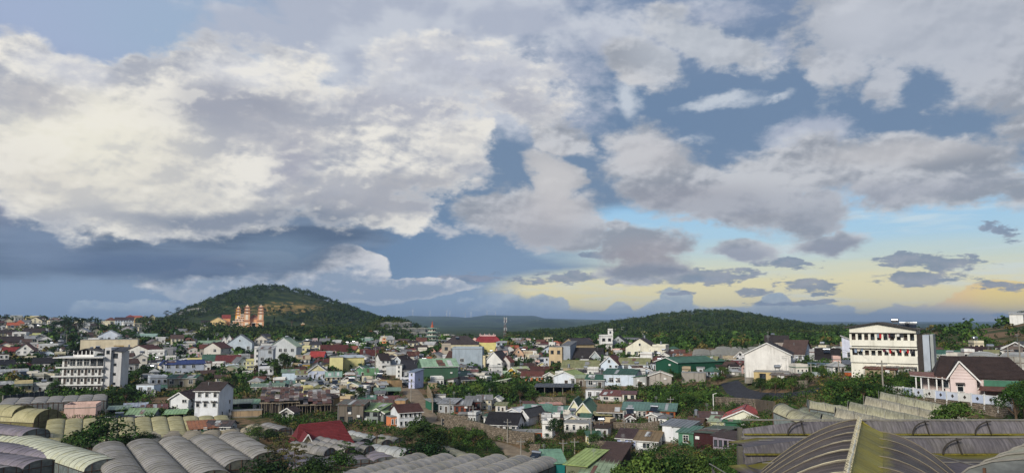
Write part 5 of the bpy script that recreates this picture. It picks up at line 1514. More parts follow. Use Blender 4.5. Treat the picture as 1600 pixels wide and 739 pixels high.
def temple():
    p, rz, k = frame_at(395, 512, 862, -4)
    t = thing('temple', 'orange and cream temple with tall tiered towers on the slope of the left hill', 'temple', p, rz)
    OC = wall_m('#e0aa80', 0.08); CC = wall_m('#ece0cc', 0.05); PC = wall_m('#dcc0b0', 0.05); RT = tile_m('#9c6a54'); OT = wall_m('#f2b45a', 0.05)
    def tower(x, y, w, z0, top, mat, name='tower'):
        mb = MB(); tr = MB(); pan = MB()
        n = 4; z = z0; H_ = top - z0
        mb.box(x - w / 2 - .5, x + w / 2 + .5, y - w / 2 - .5, y + w / 2 + .5, z0 - 6, z0 + H_ * 0.30)
        tr.box(x - w / 2 - .9, x + w / 2 + .9, y - w / 2 - .9, y + w / 2 + .9, z0 + H_ * .30, z0 + H_ * .34)
        mb.box(x - w / 2, x + w / 2, y - w / 2, y + w / 2, z0 + H_ * .34, z0 + H_ * .62)
        pan.box(x - w * .22, x + w * .22, y - w / 2 - .12, y - w / 2 + .05, z0 + H_ * .37, z0 + H_ * .59)
        pan.box(x - w * .3, x + w * .3, y - w / 2 - .62, y - w / 2 - .45, z0 + H_ * .12, z0 + H_ * .24)
        for i, (a, ww) in enumerate(((.62, 1.0), (.75, .97), (.88, .9))):
            # flared eave
            e = w * ww / 2 + .9
            tr.add([(x - e, y - e, z0 + H_ * a + .5), (x + e, y - e, z0 + H_ * a + .5), (x + e, y + e, z0 + H_ * a + .5), (x - e, y + e, z0 + H_ * a + .5),
                    (x - e * .62, y - e * .62, z0 + H_ * a + 1.5), (x + e * .62, y - e * .62, z0 + H_ * a + 1.5), (x + e * .62, y + e * .62, z0 + H_ * a + 1.5), (x - e * .62, y + e * .62, z0 + H_ * a + 1.5)],
                   [(0, 1, 5, 4), (1, 2, 6, 5), (2, 3, 7, 6), (3, 0, 4, 7), (4, 5, 6, 7), (3, 2, 1, 0)])
            for sx in (-1, 1):
                for sy in (-1, 1):
                    tr.tube((x + sx * e, y + sy * e, z0 + H_ * a + .4), (x + sx * (e + .7), y + sy * (e + .7), z0 + H_ * a + 1.3), .22, .08, 4)
            ww2 = (w * (.92, .85, .55)[i]) / 2
            mb.box(x - ww2, x + ww2, y - ww2, y + ww2, z0 + H_ * a, z0 + H_ * (a + .12))
            pan.box(x - ww2 * .4, x + ww2 * .4, y - ww2 - .12, y - ww2 + .05, z0 + H_ * (a + .045), z0 + H_ * (a + .10))
        tw = obj(name, mb, mat, t)
        obj('eaves', tr, RT, tw); obj('panel', pan, CC, tw)
        obj('finial', MB().lathe([(1.1, 0), (.9, .7), (.3, 1.0), (.35, 1.4), (.05, 2.2)], 6, (x, y, z0 + H_ * .98)), CC, tw)
    K = k
    tower(-9 * K, 0, 8.4 * K, 0, 34 * K, OC); tower(11 * K, 0, 8.4 * K, 0, 34 * K, OC)
    tower(-24 * K, 16, 7.4 * K, 0, 32 * K, OT)
    f = obj('front', MB().box(-5.3 * K, 7.2 * K, 1.2, 9, -5, 14 * K), OC, t)
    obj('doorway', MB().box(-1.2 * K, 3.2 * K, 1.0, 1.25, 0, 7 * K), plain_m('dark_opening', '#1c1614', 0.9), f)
    obj('porch_roof', MB().box(-3 * K, 5 * K, -1.5, 1.1, 7.4 * K, 8.2 * K).box(-2.4 * K, -1.8 * K, -1.2, -.6, 0, 7.39 * K).box(3.8 * K, 4.4 * K, -1.2, -.6, 0, 7.39 * K), CC, f)
    mb = MB()
    roof_slope(mb, (-6 * K, 0.4, 14 * K), (8 * K, 0.4, 14 * K), (5 * K, 4.5, 19 * K), (-3 * K, 4.5, 19 * K), 'tile', 0)
    roof_slope(mb, (8 * K, 9, 14 * K), (-6 * K, 9, 14 * K), (-3 * K, 4.5, 19 * K), (5 * K, 4.5, 19 * K), 'tile', 0)
    mb.box(-1 * K, 3 * K, 2.5, 6, 17 * K, 20.5 * K)
    obj('front_roof', mb, RT, t)
    # the nave: stepped, layered flank running back to the left
    for i in range(6):
        x1 = -12.5 * K - i * 0.1; x0 = -37 * K + i * 3.4 * K
        b = obj('tier', MB().box(x0, x1, 6 + i * .8, 22, -5 if i == 0 else i * 3.5 * K, i * 3.5 * K + 2.4 * K), PC if i % 2 else OC, t)
        obj('tier_roof', MB().box(x0 - .6, x1, 5.2 + i * .8, 22.1, i * 3.5 * K + 2.4 * K, i * 3.5 * K + 3.5 * K - .01), CC, b)
        ar = MB(); n = max(3, int((x1 - x0) / 2.6))
        for j in range(n):
            xx = x0 + (x1 - x0) * (j + .5) / n
            ar.box(xx - .6, xx + .6, 5.85 + i * .8, 6.02 + i * .8, i * 3.5 * K + .2, i * 3.5 * K + 1.5 * K)
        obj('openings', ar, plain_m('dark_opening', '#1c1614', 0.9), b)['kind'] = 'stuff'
    obj('forecourt', MB().box(-3 * K, 9 * K, -9, -2, -6, -1.2).box(-16 * K, -4 * K, -6, -2.1, -6, -.4), CC, t)
    obj('stair', MB().add([(-7 * K, -6.5, -.3), (-7 * K, -9, -.3), (10 * K, -11, -4.4), (10 * K, -8.5, -4.4), (-7 * K, -6.5, -1.5), (-7 * K, -9, -1.5), (10 * K, -11, -6), (10 * K, -8.5, -6)],
        [(0, 1, 2, 3), (7, 6, 5, 4), (0, 4, 5, 1), (1, 5, 6, 2), (2, 6, 7, 3), (3, 7, 4, 0)]), CC, t)
temple()
H(340,508,22,6,'G',6,-8,'#e2c58c','#d9b787',(1,6),'long yellow prayer hall joined to the left side of the orange temple',dep=14,r=866,opt='nodoor dark')
H(353,508,12,11,'S',5,0,'#dba070','#8a3226',(1,4),'small red-roofed hall between the yellow hall and the temple tiers',dep=8,r=885,kind='tile')
H(322,508,14,4,'S',3,0,'#a89c88',DB,(1,4),'low dark-roofed pavilion at the left end of the yellow hall',r=870)

def gate_tower(px, py, hpx, r, label):
    p, rz, k = frame_at(px, py, r)
    t = thing('gate_tower', label, 'shrine', p, rz)
    OC = wall_m('#dd9468', 0.12); CC = wall_m('#e2cfae', 0.1)
    w = hpx * k * .5; z = 0
    for i in range(3):
        h = hpx * k / 3.4
        s = w * (1 - i * .2)
        tr = obj('storey', MB().box(-s / 2, s / 2, -s / 2, s / 2, z - (4 if i == 0 else 0), z + h * .75), OC, t)
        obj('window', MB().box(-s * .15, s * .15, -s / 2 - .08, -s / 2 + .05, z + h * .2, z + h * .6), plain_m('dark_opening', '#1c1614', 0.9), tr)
        obj('eave', MB().box(-s / 2 - .8, s / 2 + .8, -s / 2 - .8, s / 2 + .8, z + h * .75, z + h), CC, tr)
        z += h
    obj('finial', MB().lathe([(.5, 0), (.3, .5), (.05, 1.6)], 6, (0, 0, z)), CC, t)
gate_tower(473, 516, 12, 850, 'small pink-orange tiered gate tower right of the temple on the wooded slope')
gate_tower(600, 541, 16, 470, 'little pale stone shrine tower on the right foot of the hill')

def pagoda():
    p, rz, k = frame_at(675, 544.5, 520)
    t = thing('pagoda', 'grey-green many-tiered octagonal pagoda rising over the middle of the town', 'pagoda', p, rz)
    WM = wall_m('#c9c8ba', .4); RM = tile_m('#6a8a7c'); 
    z = -2.0; H_ = 43 * k; n = 6
    for i in range(n):
        h = H_ * 0.86 / n; w = (15.5 - i * 1.5) * k
        rot = MB()
        st = MB().lathe([(w * .72, z), (w * .72, z + h * .62)], 8)
        s = obj('storey', st, WM, t)
        obj('roof', MB().lathe([(w * .70, z + h * .60), (w * 1.06, z + h * .60), (w * 1.12, z + h * .70), (w * .74, z + h * .92), (w * .62, z + h * .99)], 8), RM, s)
        obj('railing', MB().lathe([(w * .86, z - .05), (w * .86, z + h * .17), (w * .82, z + h * .17), (w * .82, z - .05)], 8), WM, s)
        op = MB()
        for j in range(8):
            a = 2 * math.pi * (j + .5) / 8
            c = Vector((math.cos(a), math.sin(a), 0)) * w * .665
            q = Vector((-math.sin(a), math.cos(a), 0)) * w * .13
            for s0, s1 in ((c - q, c + q),):
                d = Vector((math.cos(a), math.sin(a), 0)) * .12
                op.add([s0 - d + Vector((0, 0, z + h * .1)), s1 - d + Vector((0, 0, z + h * .1)), s1 + d + Vector((0, 0, z + h * .1)), s0 + d + Vector((0, 0, z + h * .1)),
                        s0 - d + Vector((0, 0, z + h * .5)), s1 - d + Vector((0, 0, z + h * .5)), s1 + d + Vector((0, 0, z + h * .5)), s0 + d + Vector((0, 0, z + h * .5))],
                       [(0, 3, 2, 1), (4, 5, 6, 7), (0, 1, 5, 4), (1, 2, 6, 5), (2, 3, 7, 6), (3, 0, 4, 7)])
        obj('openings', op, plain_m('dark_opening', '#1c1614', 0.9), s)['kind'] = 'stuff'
        tips = MB()
        for j in range(8):
            a = 2 * math.pi * j / 8
            tips.tube((math.cos(a) * w * 1.08, math.sin(a) * w * 1.08, z + h * .64), (math.cos(a) * w * 1.22, math.sin(a) * w * 1.22, z + h * .9), .16, .05, 4)
        obj('eave_tips', tips, WM, s)
        z += h
    obj('spire', MB().lathe([(1.3, z), (.7, z + 1), (.9, z + 1.4), (.35, z + 2.2), (.5, z + 2.6), (.05, z + 4.4)], 8), wall_m('#b0624a', .1), t)
pagoda()

def red_roof():
    p, rz, k = frame_at(762, 535, 372)
    t = thing('temple_roof', 'red curved temple roof with white dragon ridges above the plain yellow wall', 'temple roof', p, rz)
    RM = tile_m('#8e262c'); CM = wall_m('#d9b9b4', .2)
    w = 15 * k; d = 3.2; mb = MB()
    n = 12
    vs = []; fs = []
    for i in range(n + 1):
        u = i / n * 2 - 1
        flare = abs(u) ** 3
        for j in range(5):
            v = j / 4
            y = -d * (1 - v); z = 10 * k * (v ** .75) + flare * (1 - v) * 1.0
            vs.append((u * (w + flare * 1.2 * (1 - v)) * (1 - .22 * v), y, z))
    for i in range(n):
        for j in range(4):
            fs.append((i * 5 + j, (i + 1) * 5 + j, (i + 1) * 5 + j + 1, i * 5 + j + 1))
    m2 = MB(); m2.add(vs, fs); m2.add([(x, -y, z) for x, y, z in vs], [f[::-1] for f in fs])
    obj('tiles', m2, RM, t, smooth=True)
    rb = MB()
    for i in range(0, n + 1):
        u = i / n * 2 - 1
        for j in range(4):
            a = vs[i * 5 + j]; b = vs[i * 5 + j + 1]
            rb.bar((a[0], a[1], a[2] + .06), (b[0], b[1], b[2] + .06), .12)
    obj('ribs', rb, RM, t)
    dr = MB(); zt = 10 * k
    for i in range(11):
        x = -w * .78 + w * 1.56 * i / 10
        dr.lathe([(.25, 0), (.4, .4), (.12, .7 + .5 * (i % 3 == 0)), (0, 1.0 + .6 * (i % 3 == 0))], 5, (x, 0, zt - .1))
    dr.box(-w * .8, w * .8, -.2, .2, zt - .15, zt + .3)
    obj('ridge_dragons', dr, CM, t)
    obj('gable', MB().prism([(-w * .86, 0), (w * .86, 0), (w * .72, 9 * k), (-w * .72, 9 * k)], 'y', -.2, .2), CM, t)
    water_tank(t.matrix_basis @ Vector((-1, 3.6, 7.5 * k)), rz, 'steel water tank behind the red curved temple roof', .9)
red_roof()

def terraced_hotel():
    p, rz, k = frame_at(127, 614, hit(127, 614), -20)
    t = thing('hotel', 'white hotel with five long balcony decks and a grey stair block, left of centre', 'hotel', p, rz)
    w = 59 * k; d = 9; WM = wall_m('#e6e5e0', .2); GM = wall_m('#cdccca', .25)
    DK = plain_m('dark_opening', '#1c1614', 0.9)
    fh = 13.2 * k
    x0, x1 = -w / 2, w / 2
    obj('wall', MB().box(x0, x1, 0, d, -9, fh * 4.05), WM, t)
    for f in range(4):
        z = f * fh
        off = (0, .9, .9, 0)[f]; xs = (x0, x0 - 3.0, x0 - 2.2, x0 - 1.0)[f]
        if f:
            s = obj('deck', MB().box(xs - .6, x1 + .25, -1.1, -.01, z - .28, z + .12), FRAME_W, t)
            rl = MB()
            rl.bar((xs - .5, -1.02, z + 1.0), (x1 + .2, -1.02, z + 1.0), .05)
            for i in range(int(w / .5)):
                xx = xs - .5 + (x1 - xs + .6) * i / int(w / .5)
                rl.box(xx - .02, xx + .02, -1.04, -1.0, z + .12, z + 1.0)
            obj('railing', rl, STEEL, s)
        n = 6
        for i in range(n):
            xx = x0 + w * (i + .5) / n
            if f == 3 and i > 0:
                window(t, xx, 0, z + .45, 1.7, 2.0, 0, i < 4 and False or i > 3)
            else:
                window(t, xx, 0, z + .1, .9, 2.1, 0, False, True)
                window(t, xx + .95, 0, z + 1.0, .5, .8, 0, True)
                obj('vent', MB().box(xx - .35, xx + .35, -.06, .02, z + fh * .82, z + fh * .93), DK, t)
    obj('roof_slab', MB().box(x0 - 2.2, x1 + .3, -2.0, d, fh * 4.05, fh * 4.05 + .3), FRAME_W, t)
    pv = obj('roof_pavilion', MB().prism([(-w * .28, fh * 4.3), (w * .18, fh * 4.3), (w * .18, fh * 4.75), (-w * .02, fh * 5.1), (-w * .28, fh * 4.7)], 'y', 1.5, 1.6), DK, t)
    m = MB(); roof_slope(m, (-w * .32, 6, fh * 4.6), (-w * .32, .8, fh * 4.6), (0, .8, fh * 5.1), (0, 6, fh * 5.1), 'sheet', 1)
    roof_slope(m, (w * .42, .8, fh * 4.7), (w * .42, 6, fh * 4.7), (0, 6, fh * 5.1), (0, .8, fh * 5.1), 'sheet', 1)
    obj('pavilion_roof', m, sheet_m('#3a3c3f', .1), t)
    pl = MB()
    for i in range(6):
        xx = -w * .28 + w * .5 * i / 5
        pl.box(xx - .12, xx + .12, 1.2, 1.45, fh * 4.15, fh * 4.85)
    pl.box(-w * .28, w * .22, 1.1, 1.19, fh * 4.15, fh * 4.15 + .7)
    obj('pavilion_posts', pl, WM, t)
    b = obj('stair_block', MB().box(x1 + .004, x1 + 1.9, .4, d, -9, fh * 5.2).box(x1 + 1.904, x1 + 4.9, 1.4, d, -9, fh * 4.75), GM, t)
    for (xx, zz, yy, ww, hh) in ((x1 + .95, fh * 4.5, .4, .7, 1.0), (x1 + 3.0, fh * 4.0, 1.4, 1.2, 1.4), (x1 + 3.0, fh * 3.1, 1.4, .6, .6), (x1 + 3.0, fh * 2.0, 1.4, .6, .6), (x1 + 3.0, fh * .9, 1.4, .6, .6)):
        window(t, xx, yy, zz, ww, hh, 0, True)
    m = MB(); roof_slope(m, (x1 + 1.7, .8, fh * 4.85), (x1 + 6, .8, fh * 4.7), (x1 + 5.4, d + .5, fh * 5.15), (x1 + 1.9, d + .5, fh * 5.2), 'sheet', 1)
    obj('stair_roof', m, sheet_m('#3a3c3f', .1), t)
    FOOT.append((p.x, p.y + 6, 12))
terraced_hotel()

def dormitory():
    p, rz, k = frame_at(1381, 574, 176, -7)
    t = thing('dormitory', 'large cream three-storey dormitory with open galleries and a shallow black roof, right side', 'building', p, rz)
    w = 93 * k; d = 10; CM = wall_m('#e4e2d4', .22); DK = plain_m('gallery_shade', '#4a4640', .9); 
    x0, x1 = -w / 2, w / 2
    Z = lambda py: (574 - py) * k
    ev = Z(514); pk = Z(506)
    obj('back_wall', MB().box(x0 + .1, x1 - .1, 1.5, d, -6, ev), wall_m('#8f8c7e', .5), t)
    obj('gable', MB().prism([(x0, Z(522)), (x1, Z(522)), (x1, ev), (-w * .06, pk), (x0, ev + .25)], 'y', 0, d), CM, t)
    for a, b, pr in ((541.5, 532.5, .12), (567, 556, .12), (548, 543, -.1)):
        obj('parapet_band', MB().box(x0 - .02, x1 + .02, -pr, 1.49, Z(a), Z(b)), CM, t)
    obj('ground_storey', MB().box(x0, x1, .3, d - .1, -6, Z(568)), CM, t)
    for row, (a, b) in enumerate(((532.5, 522), (556, 546))):
        for i in range(11):
            xx = x0 + .15 + (w - .3) * i / 10
            if row == 1 and i in (1,): continue
            obj('pier', MB().box(xx - .22, xx + .22, .1, .5, Z(a), Z(b) - .003), CM, t)
        for i in range(10):
            xx = x0 + w * (i + .5) / 10
            window(t, xx - .1, 1.5, Z(a) + .05, .7, 1.05 * k * 7.5, 0, i % 3 == 0, i % 2 == 0)
    for py in (522, 546):
        obj('gallery_lintel', MB().box(x0 - .2, x1 + .1, -.25, .08, Z(py), Z(py) + .14), plain_m('dark_trim', '#3b3634', .8), t)
    m = MB()
    roof_slope(m, (x0 - .9, d + .5, ev + .12), (x0 - .9, -.9, ev + .12), (-w * .06, -.9, pk + .14), (-w * .06, d + .5, pk + .14), 'sheet', .9, .16)
    roof_slope(m, (x1 + .9, -.9, ev - .22), (x1 + .9, d + .5, ev - .22), (-w * .06, d + .5, pk + .14), (-w * .06, -.9, pk + .14), 'sheet', .9, .16)
    obj('roof', m, sheet_m('#2d2b2c', .1), t)
    obj('end_wall', MB().box(x1 + .003, x1 + 1.0, 1.0, 1.6, -6, Z(523)), plain_m('dark_trim', '#3b3634', .8), t)
    obj('end_panel', MB().box(x1 + 1.02, x1 + 2.2, 1.2, d - 1, -6, Z(524)), wall_m('#a9b2bd', .4), t)
    obj('end_panel', MB().box(x1 + 2.35, x1 + 2.9, 1.6, d - 2, -6, Z(523)), wall_m('#9fa5a4', .5), t)
    # washing on the galleries
    g = random.Random(5)
    cols = ['#b02a2e', '#2c4a78', '#d6d6d2', '#3b3c40', '#8d9fb5', '#c9c3b8', '#5a2f3c', '#20242c', '#7d8f9b']
    for row, (z, a, b) in enumerate(((Z(531.5), .42, .80), (Z(555), .50, .97), (Z(555), .03, .2))):
        x = x0 + w * a
        while x < x0 + w * b:
            ww = g.uniform(.28, .55); hh = g.uniform(.6, 1.05)
            c = g.choice(cols)
            gm = MB().add([(x, .02, z + 1.35 - hh), (x + ww * .9, .05, z + 1.33 - hh), (x + ww, .0, z + 1.38), (x - .03, .03, z + 1.38), (x, .06, z + 1.35 - hh), (x + ww * .9, .09, z + 1.33 - hh), (x + ww, .04, z + 1.38), (x - .03, .07, z + 1.38)],
                          [(0, 1, 2, 3), (7, 6, 5, 4), (0, 4, 5, 1), (1, 5, 6, 2), (2, 6, 7, 3), (3, 7, 4, 0)])
            o = obj('garment', gm, plain_m('cloth', c, .9), None, p, rz)
            GARM.append((o, c, row, x))
            x += ww + g.uniform(0.05, .35)
    M = Matrix.Translation(p) @ Matrix.Rotation(rz, 4, 'Z')
    water_tank(M @ Vector((w * .19, 1.5, Z(509))), rz, 'big steel water tank on the dormitory roof ridge', .8)
    for i in range(3):
        solar_heater(M @ Vector((w * (.33 + .05 * i), 2.0, Z(513) - .15)), rz, ('left', 'middle', 'right')[i] + ' of three small solar heaters on the right slope of the dormitory roof')
    FOOT.append((p.x, p.y + 5, 10))
GARM = []
dormitory()
names = {'#b02a2e': 'red', '#2c4a78': 'blue', '#d6d6d2': 'white', '#3b3c40': 'dark grey', '#8d9fb5': 'pale blue', '#c9c3b8': 'beige', '#5a2f3c': 'maroon', '#20242c': 'black', '#7d8f9b': 'grey-blue'}
for (o, c, row, x) in GARM:
    o['category'] = 'laundry'
    o['label'] = names[c] + ' garment on the washing line of the dormitory ' + ('upper gallery', 'lower gallery, right part', 'lower gallery, left end')[row]
    o['group'] = names[c] + ' garments hung in the dormitory ' + ('upper gallery', 'lower gallery right', 'lower gallery left')[row]

def pink_house():
    p, rz, k = frame_at(1518, 624, hit(1518, 623), 6)
    t = thing('house', 'pale pink bungalow with a broad dark brown tiled roof and white pillared porch', 'house', p, rz)
    X = lambda px: (px - 1518) * k
    Z = lambda py: (624 - py) * k
    PM = wall_m('#d8c8c4', .22); RM = tile_m('#41332f')
    ev, rg = Z(591), Z(560)
    xl, xr = X(1484), X(1590)
    obj('wall', MB().box(xl, xr, 0, 8, -4, ev), PM, t)
    obj('wall', MB().box(X(1466), xl - .003, 3.0, 8, -4, ev), PM, t)
    m = MB()
    roof_slope(m, (X(1470), -.6, ev), (X(1599), -.6, ev), (X(1574), 4, rg), (X(1483), 4, rg), 'tile', .33)
    roof_slope(m, (X(1599), 8.6, ev), (X(1470), 8.6, ev), (X(1483), 4, rg), (X(1574), 4, rg), 'tile', .33)
    roof_slope(m, (X(1599), -.6, ev), (X(1599), 8.6, ev), (X(1574), 4, rg), (X(1574), 4.001, rg), 'tile', .33)
    roof_slope(m, (X(1470), 8.6, ev), (X(1470), -.6, ev), (X(1483), 4, rg), (X(1483), 4.001, rg), 'tile', .33)
    obj('roof', m, RM, t)
    # cross gable
    gl, gr, gp = X(1487), X(1527), X(1503)
    gz = Z(566)
    ym = -1.6
    g = obj('gable_wall', MB().prism([(gl + .35, -4), (gr - .25, -4), (gr - .25, Z(593)), (gp, gz - .35), (gl + .35, Z(590))], 'y', ym, -.003), PM, t)
    for i in range(5):
        zz = Z(592) + i * .5; f = 1 - (zz - Z(592)) / (gz - Z(592))
        obj('gable_board', MB().box(gp - (gp - gl - .5) * f, gp + (gr - gp - .4) * f, ym - .05, ym - .004, zz, zz + .06), wall_m('#b59f9a', .2), g)
    m = MB()
    roof_slope(m, (gl - .25, 3.8, Z(593)), (gl - .25, ym - .5, Z(593)), (gp, ym - .5, gz), (gp, 3.8, gz), 'tile', .33)
    roof_slope(m, (gr + .3, ym - .5, Z(596)), (gr + .3, 3.8, Z(596)), (gp, 3.8, gz), (gp, ym - .5, gz), 'tile', .33)
    obj('gable_roof', m, RM, t)
    obj('bargeboard', MB().bar((gl - .3, ym - .56, Z(594)), (gp, ym - .56, gz + .05), .08, .22), FRAME_W, t)
    obj('bargeboard', MB().bar((gr + .35, ym - .56, Z(597)), (gp, ym - .57, gz + .05), .08, .22), FRAME_W, t)
    window(t, X(1503), ym, Z(611), .75, 1.15, 0, False, False, True)
    for px in (1525, 1531):
        window(t, X(px), 0, Z(608), .5, .5, 0, False, False, px == 1525)
    for px, w in ((1485, .9), (1476, .7)):
        window(t, X(px), 3.0 if px < 1484 else 0, Z(607), w, 1.4, 0)
    # porch
    m = MB(); m.slab((X(1436), -1.4, Z(588) - .1), (X(1489), -1.4, Z(592) - .1), (X(1489), 3, Z(586)), (X(1436), 3, Z(585)), .14)
    obj('porch_roof', m, sheet_m('#8a5a48', .6), t)
    obj('porch_fascia', MB().bar((X(1436), -1.5, Z(588) - .15), (X(1489), -1.5, Z(592) - .15), .24, .08), FRAME_W, t)
    for px in (1444, 1451, 1461, 1472, 1480):
        obj('pillar', MB().box(X(px) - .1, X(px) + .1, -1.2, -1.0, -3, Z(589) - .2), FRAME_W, t)
    obj('porch_wall', MB().box(X(1455), X(1466) - .003, 2.6, 7, -4, Z(588)), PM, t)
    obj('green_screen', MB().box(X(1534), X(1590), -1.5, -1.42, Z(602), Z(593)), sheet_m('#1f6e50', .02), t)
    m = MB(); roof_slope(m, (X(1524), -3.4, Z(607)), (X(1592), -3.4, Z(608)), (X(1590), -1.4, Z(602)), (X(1530), -1.4, Z(602)), 'sheet', .8, .06)
    obj('awning', m, sheet_m('#6e4237', .3), t)
    obj('back_room', MB().box(X(1536), X(1590), -.9, -.01, -3, Z(609)), wall_m('#8d7c78', .5), t)
    for px in (1532, 1558, 1588):
        obj('awning_post', MB().box(X(px) - .04, X(px) + .04, -3.3, -3.22, -3, Z(609)), GALV, t)
    window(t, X(1560), -.9, Z(624), .9, 1.7, 0, True, True)
    obj('sill_band', MB().box(xl, X(1533), -.05, -.004, Z(595), Z(593)), wall_m('#a98f8a', .3), t)
    FOOT.append((p.x, p.y + 3, 9))
pink_house()

def diamond_fence():
    a = at(1381, 612, 152); b = at(1582, 635, 132)
    a.z = tz1(a.x, a.y); b.z = tz1(b.x, b.y)
    k = 1 / F * 118
    za = at(1381, 612, 152).z; zb = at(1582, 634, 132).z
    A_ = Vector((a.x, a.y, za)); B_ = Vector((b.x, b.y, zb))
    n = 11; L = (B_ - A_).length; ang = math.atan2(B_.y - A_.y, B_.x - A_.x)
    t = thing('garden_wall', 'white garden wall of blue-tinted panels with dark diamonds below the pink bungalow', 'garden wall', A_, ang)
    Lh = math.hypot(B_.x - A_.x, B_.y - A_.y); s = (zb - za) / Lh
    PB = [wall_m('#cfd6e2', .3), wall_m('#d9d9d4', .3), wall_m('#bfcbe0', .4)]
    DM = plain_m('dark_diamond', '#3a342e', .7)
    h = 1.12
    for i in range(n + 1):
        x = Lh * i / n; z = s * x
        o = obj('post', MB().box(x - .1, x + .1, -.12, .12, z - 1.2, z + h + .2), FRAME_W, t)
        if i < n:
            x1 = Lh * (i + 1) / n; z1 = s * x1
            pn = MB().add([(x + .104, -.05, z - .1), (x1 - .104, -.05, z1 - .1), (x1 - .104, .05, z1 - .1), (x + .104, .05, z - .1), (x + .104, -.05, z + h), (x1 - .104, -.05, z1 + h), (x1 - .104, .05, z1 + h), (x + .104, .05, z + h)],
                          [(0, 3, 2, 1), (4, 5, 6, 7), (0, 1, 5, 4), (1, 2, 6, 5), (2, 3, 7, 6), (3, 0, 4, 7)])
            p_ = obj('panel', pn, PB[i % 3], t)
            cx = (x + x1) / 2; cz = (z + z1) / 2 + h * .5
            q = .30
            obj('diamond', MB().prism([(cx - q, cz), (cx, cz - q), (cx + q, cz), (cx, cz + q)], 'y', -.085, -.051), DM, p_)
            obj('rail', MB().bar((x + .1, 0, z + h + .05), (x1 - .1, 0, z1 + h + .05), .14, .09), FRAME_W, p_)
    return A_, B_
fa, fb = diamond_fence()

def stone_wall(label, pts, h, seed=1, th=0.5, sz=0.55, name='stone_wall', below=1.5, rough=True):
    """pts: world points of the wall's foot"""
    g = random.Random(seed)
    t = thing(name, label, 'stone wall', pts[0], 0)
    o0 = Vector(pts[0])
    core = MB(); st = MB()
    for a, b in zip(pts[:-1], pts[1:]):
        a = Vector(a) - o0; b = Vector(b) - o0
        d = Vector((b.x - a.x, b.y - a.y, 0)); L = d.length; d.normalize(); nn = Vector((d.y, -d.x, 0))
        if nn.dot(Vector((0, -1, 0))) < 0: nn = -nn
        vs = []
        for q in (a, b):
            for off in (0, -th):
                for z in (-below, h):
                    vs.append(q + nn * off + Vector((0, 0, z)))
        core.add(vs, [(0, 4, 5, 1), (2, 3, 7, 6), (1, 5, 7, 3), (0, 2, 6, 4), (0, 1, 3, 2), (4, 6, 7, 5)])
        rows = int((h + below * .6) / (sz * .72)); cols = int(L / sz)
        for i in range(rows):
            for j in range(cols):
                u = (j + .5 * (i % 2) + g.uniform(-.15, .15)) / max(1, cols)
                if u > 1: continue
                c = a.lerp(b, u) + Vector((0, 0, h - .2 - i * sz * .72 + g.uniform(-.06, .06)))
                s = sz * g.uniform(.32, .5); f = nn * g.uniform(.04, .16)
                ax = d * s; up = Vector((0, 0, s * g.uniform(.55, .8)))
                r_ = [c + nn * 0.002 - ax - up, c + nn * .002 + ax - up, c + nn * .002 + ax + up, c + nn * .002 - ax + up]
                ft = [c + f - ax * .7 - up * .75, c + f + ax * .75 - up * .6, c + f + ax * .6 + up * .75, c + f - ax * .75 + up * .6]
                st.add(r_ + ft, [(4, 5, 6, 7), (0, 1, 5, 4), (1, 2, 6, 5), (2, 3, 7, 6), (3, 0, 4, 7)])
    obj('core', core, concrete_m('#6b6253'), t)
    s = obj('stones', st, stone_m(), t)
    s['kind'] = 'stuff'
    return t
d_ = (fb - fa)
stone_wall('brown rubble retaining wall under the white diamond garden wall', [fa + Vector((0, -.35, -1.9)), fa.lerp(fb, .5) + Vector((0, -.35, -1.9)), fb + Vector((0, -.35, -1.9))], 1.7, 4, sz=.42)
def gp(px, py, r=None, dz=0):
    r = r or hit(px, py); q = at(px, py, r); q.z = q.z + dz; return q
k_ = 0.16
stone_wall('long rubble stone wall below the white cottage with black roof', [gp(694, 671), gp(720, 673), gp(745, 678), gp(770, 686), gp(800, 693), gp(835, 697)], 3.0, 5, sz=.6, below=2.5)
stone_wall('stone terrace wall left of the street below the tin huts', [gp(683, 657), gp(712, 662), gp(742, 664)], 2.2, 6, sz=.55, below=2)
stone_wall('stone terrace wall behind the dark tree, right of the black-roofed cottage', [gp(798, 648), gp(822, 654), gp(850, 662)], 2.4, 7, sz=.55, below=2)
stone_wall('stone wall under the row of veranda houses, lower centre right', [gp(925, 672), gp(962, 673), gp(1000, 676), gp(1030, 672)], 2.2, 8, sz=.55, below=2)
stone_wall('tall stone terrace wall between the thicket and the red-edged gable', [gp(1118, 634), gp(1150, 636), gp(1185, 640), gp(1212, 645)], 2.3, 9, sz=.6, below=2)
stone_wall('short pale stone wall beside the dirt road at the bottom centre', [gp(828, 716), gp(844, 717)], 3.0, 10, sz=.55)
stone_wall('stone wall on the bank above the slim white house', [gp(838, 632), gp(862, 634), gp(884, 634)], 2.6, 11, sz=.55, below=2)
stone_wall('stone wall between the bungalow row and the bottom sheds', [gp(925, 702), gp(955, 704), gp(985, 706)], 2.0, 12, sz=.5, below=2)

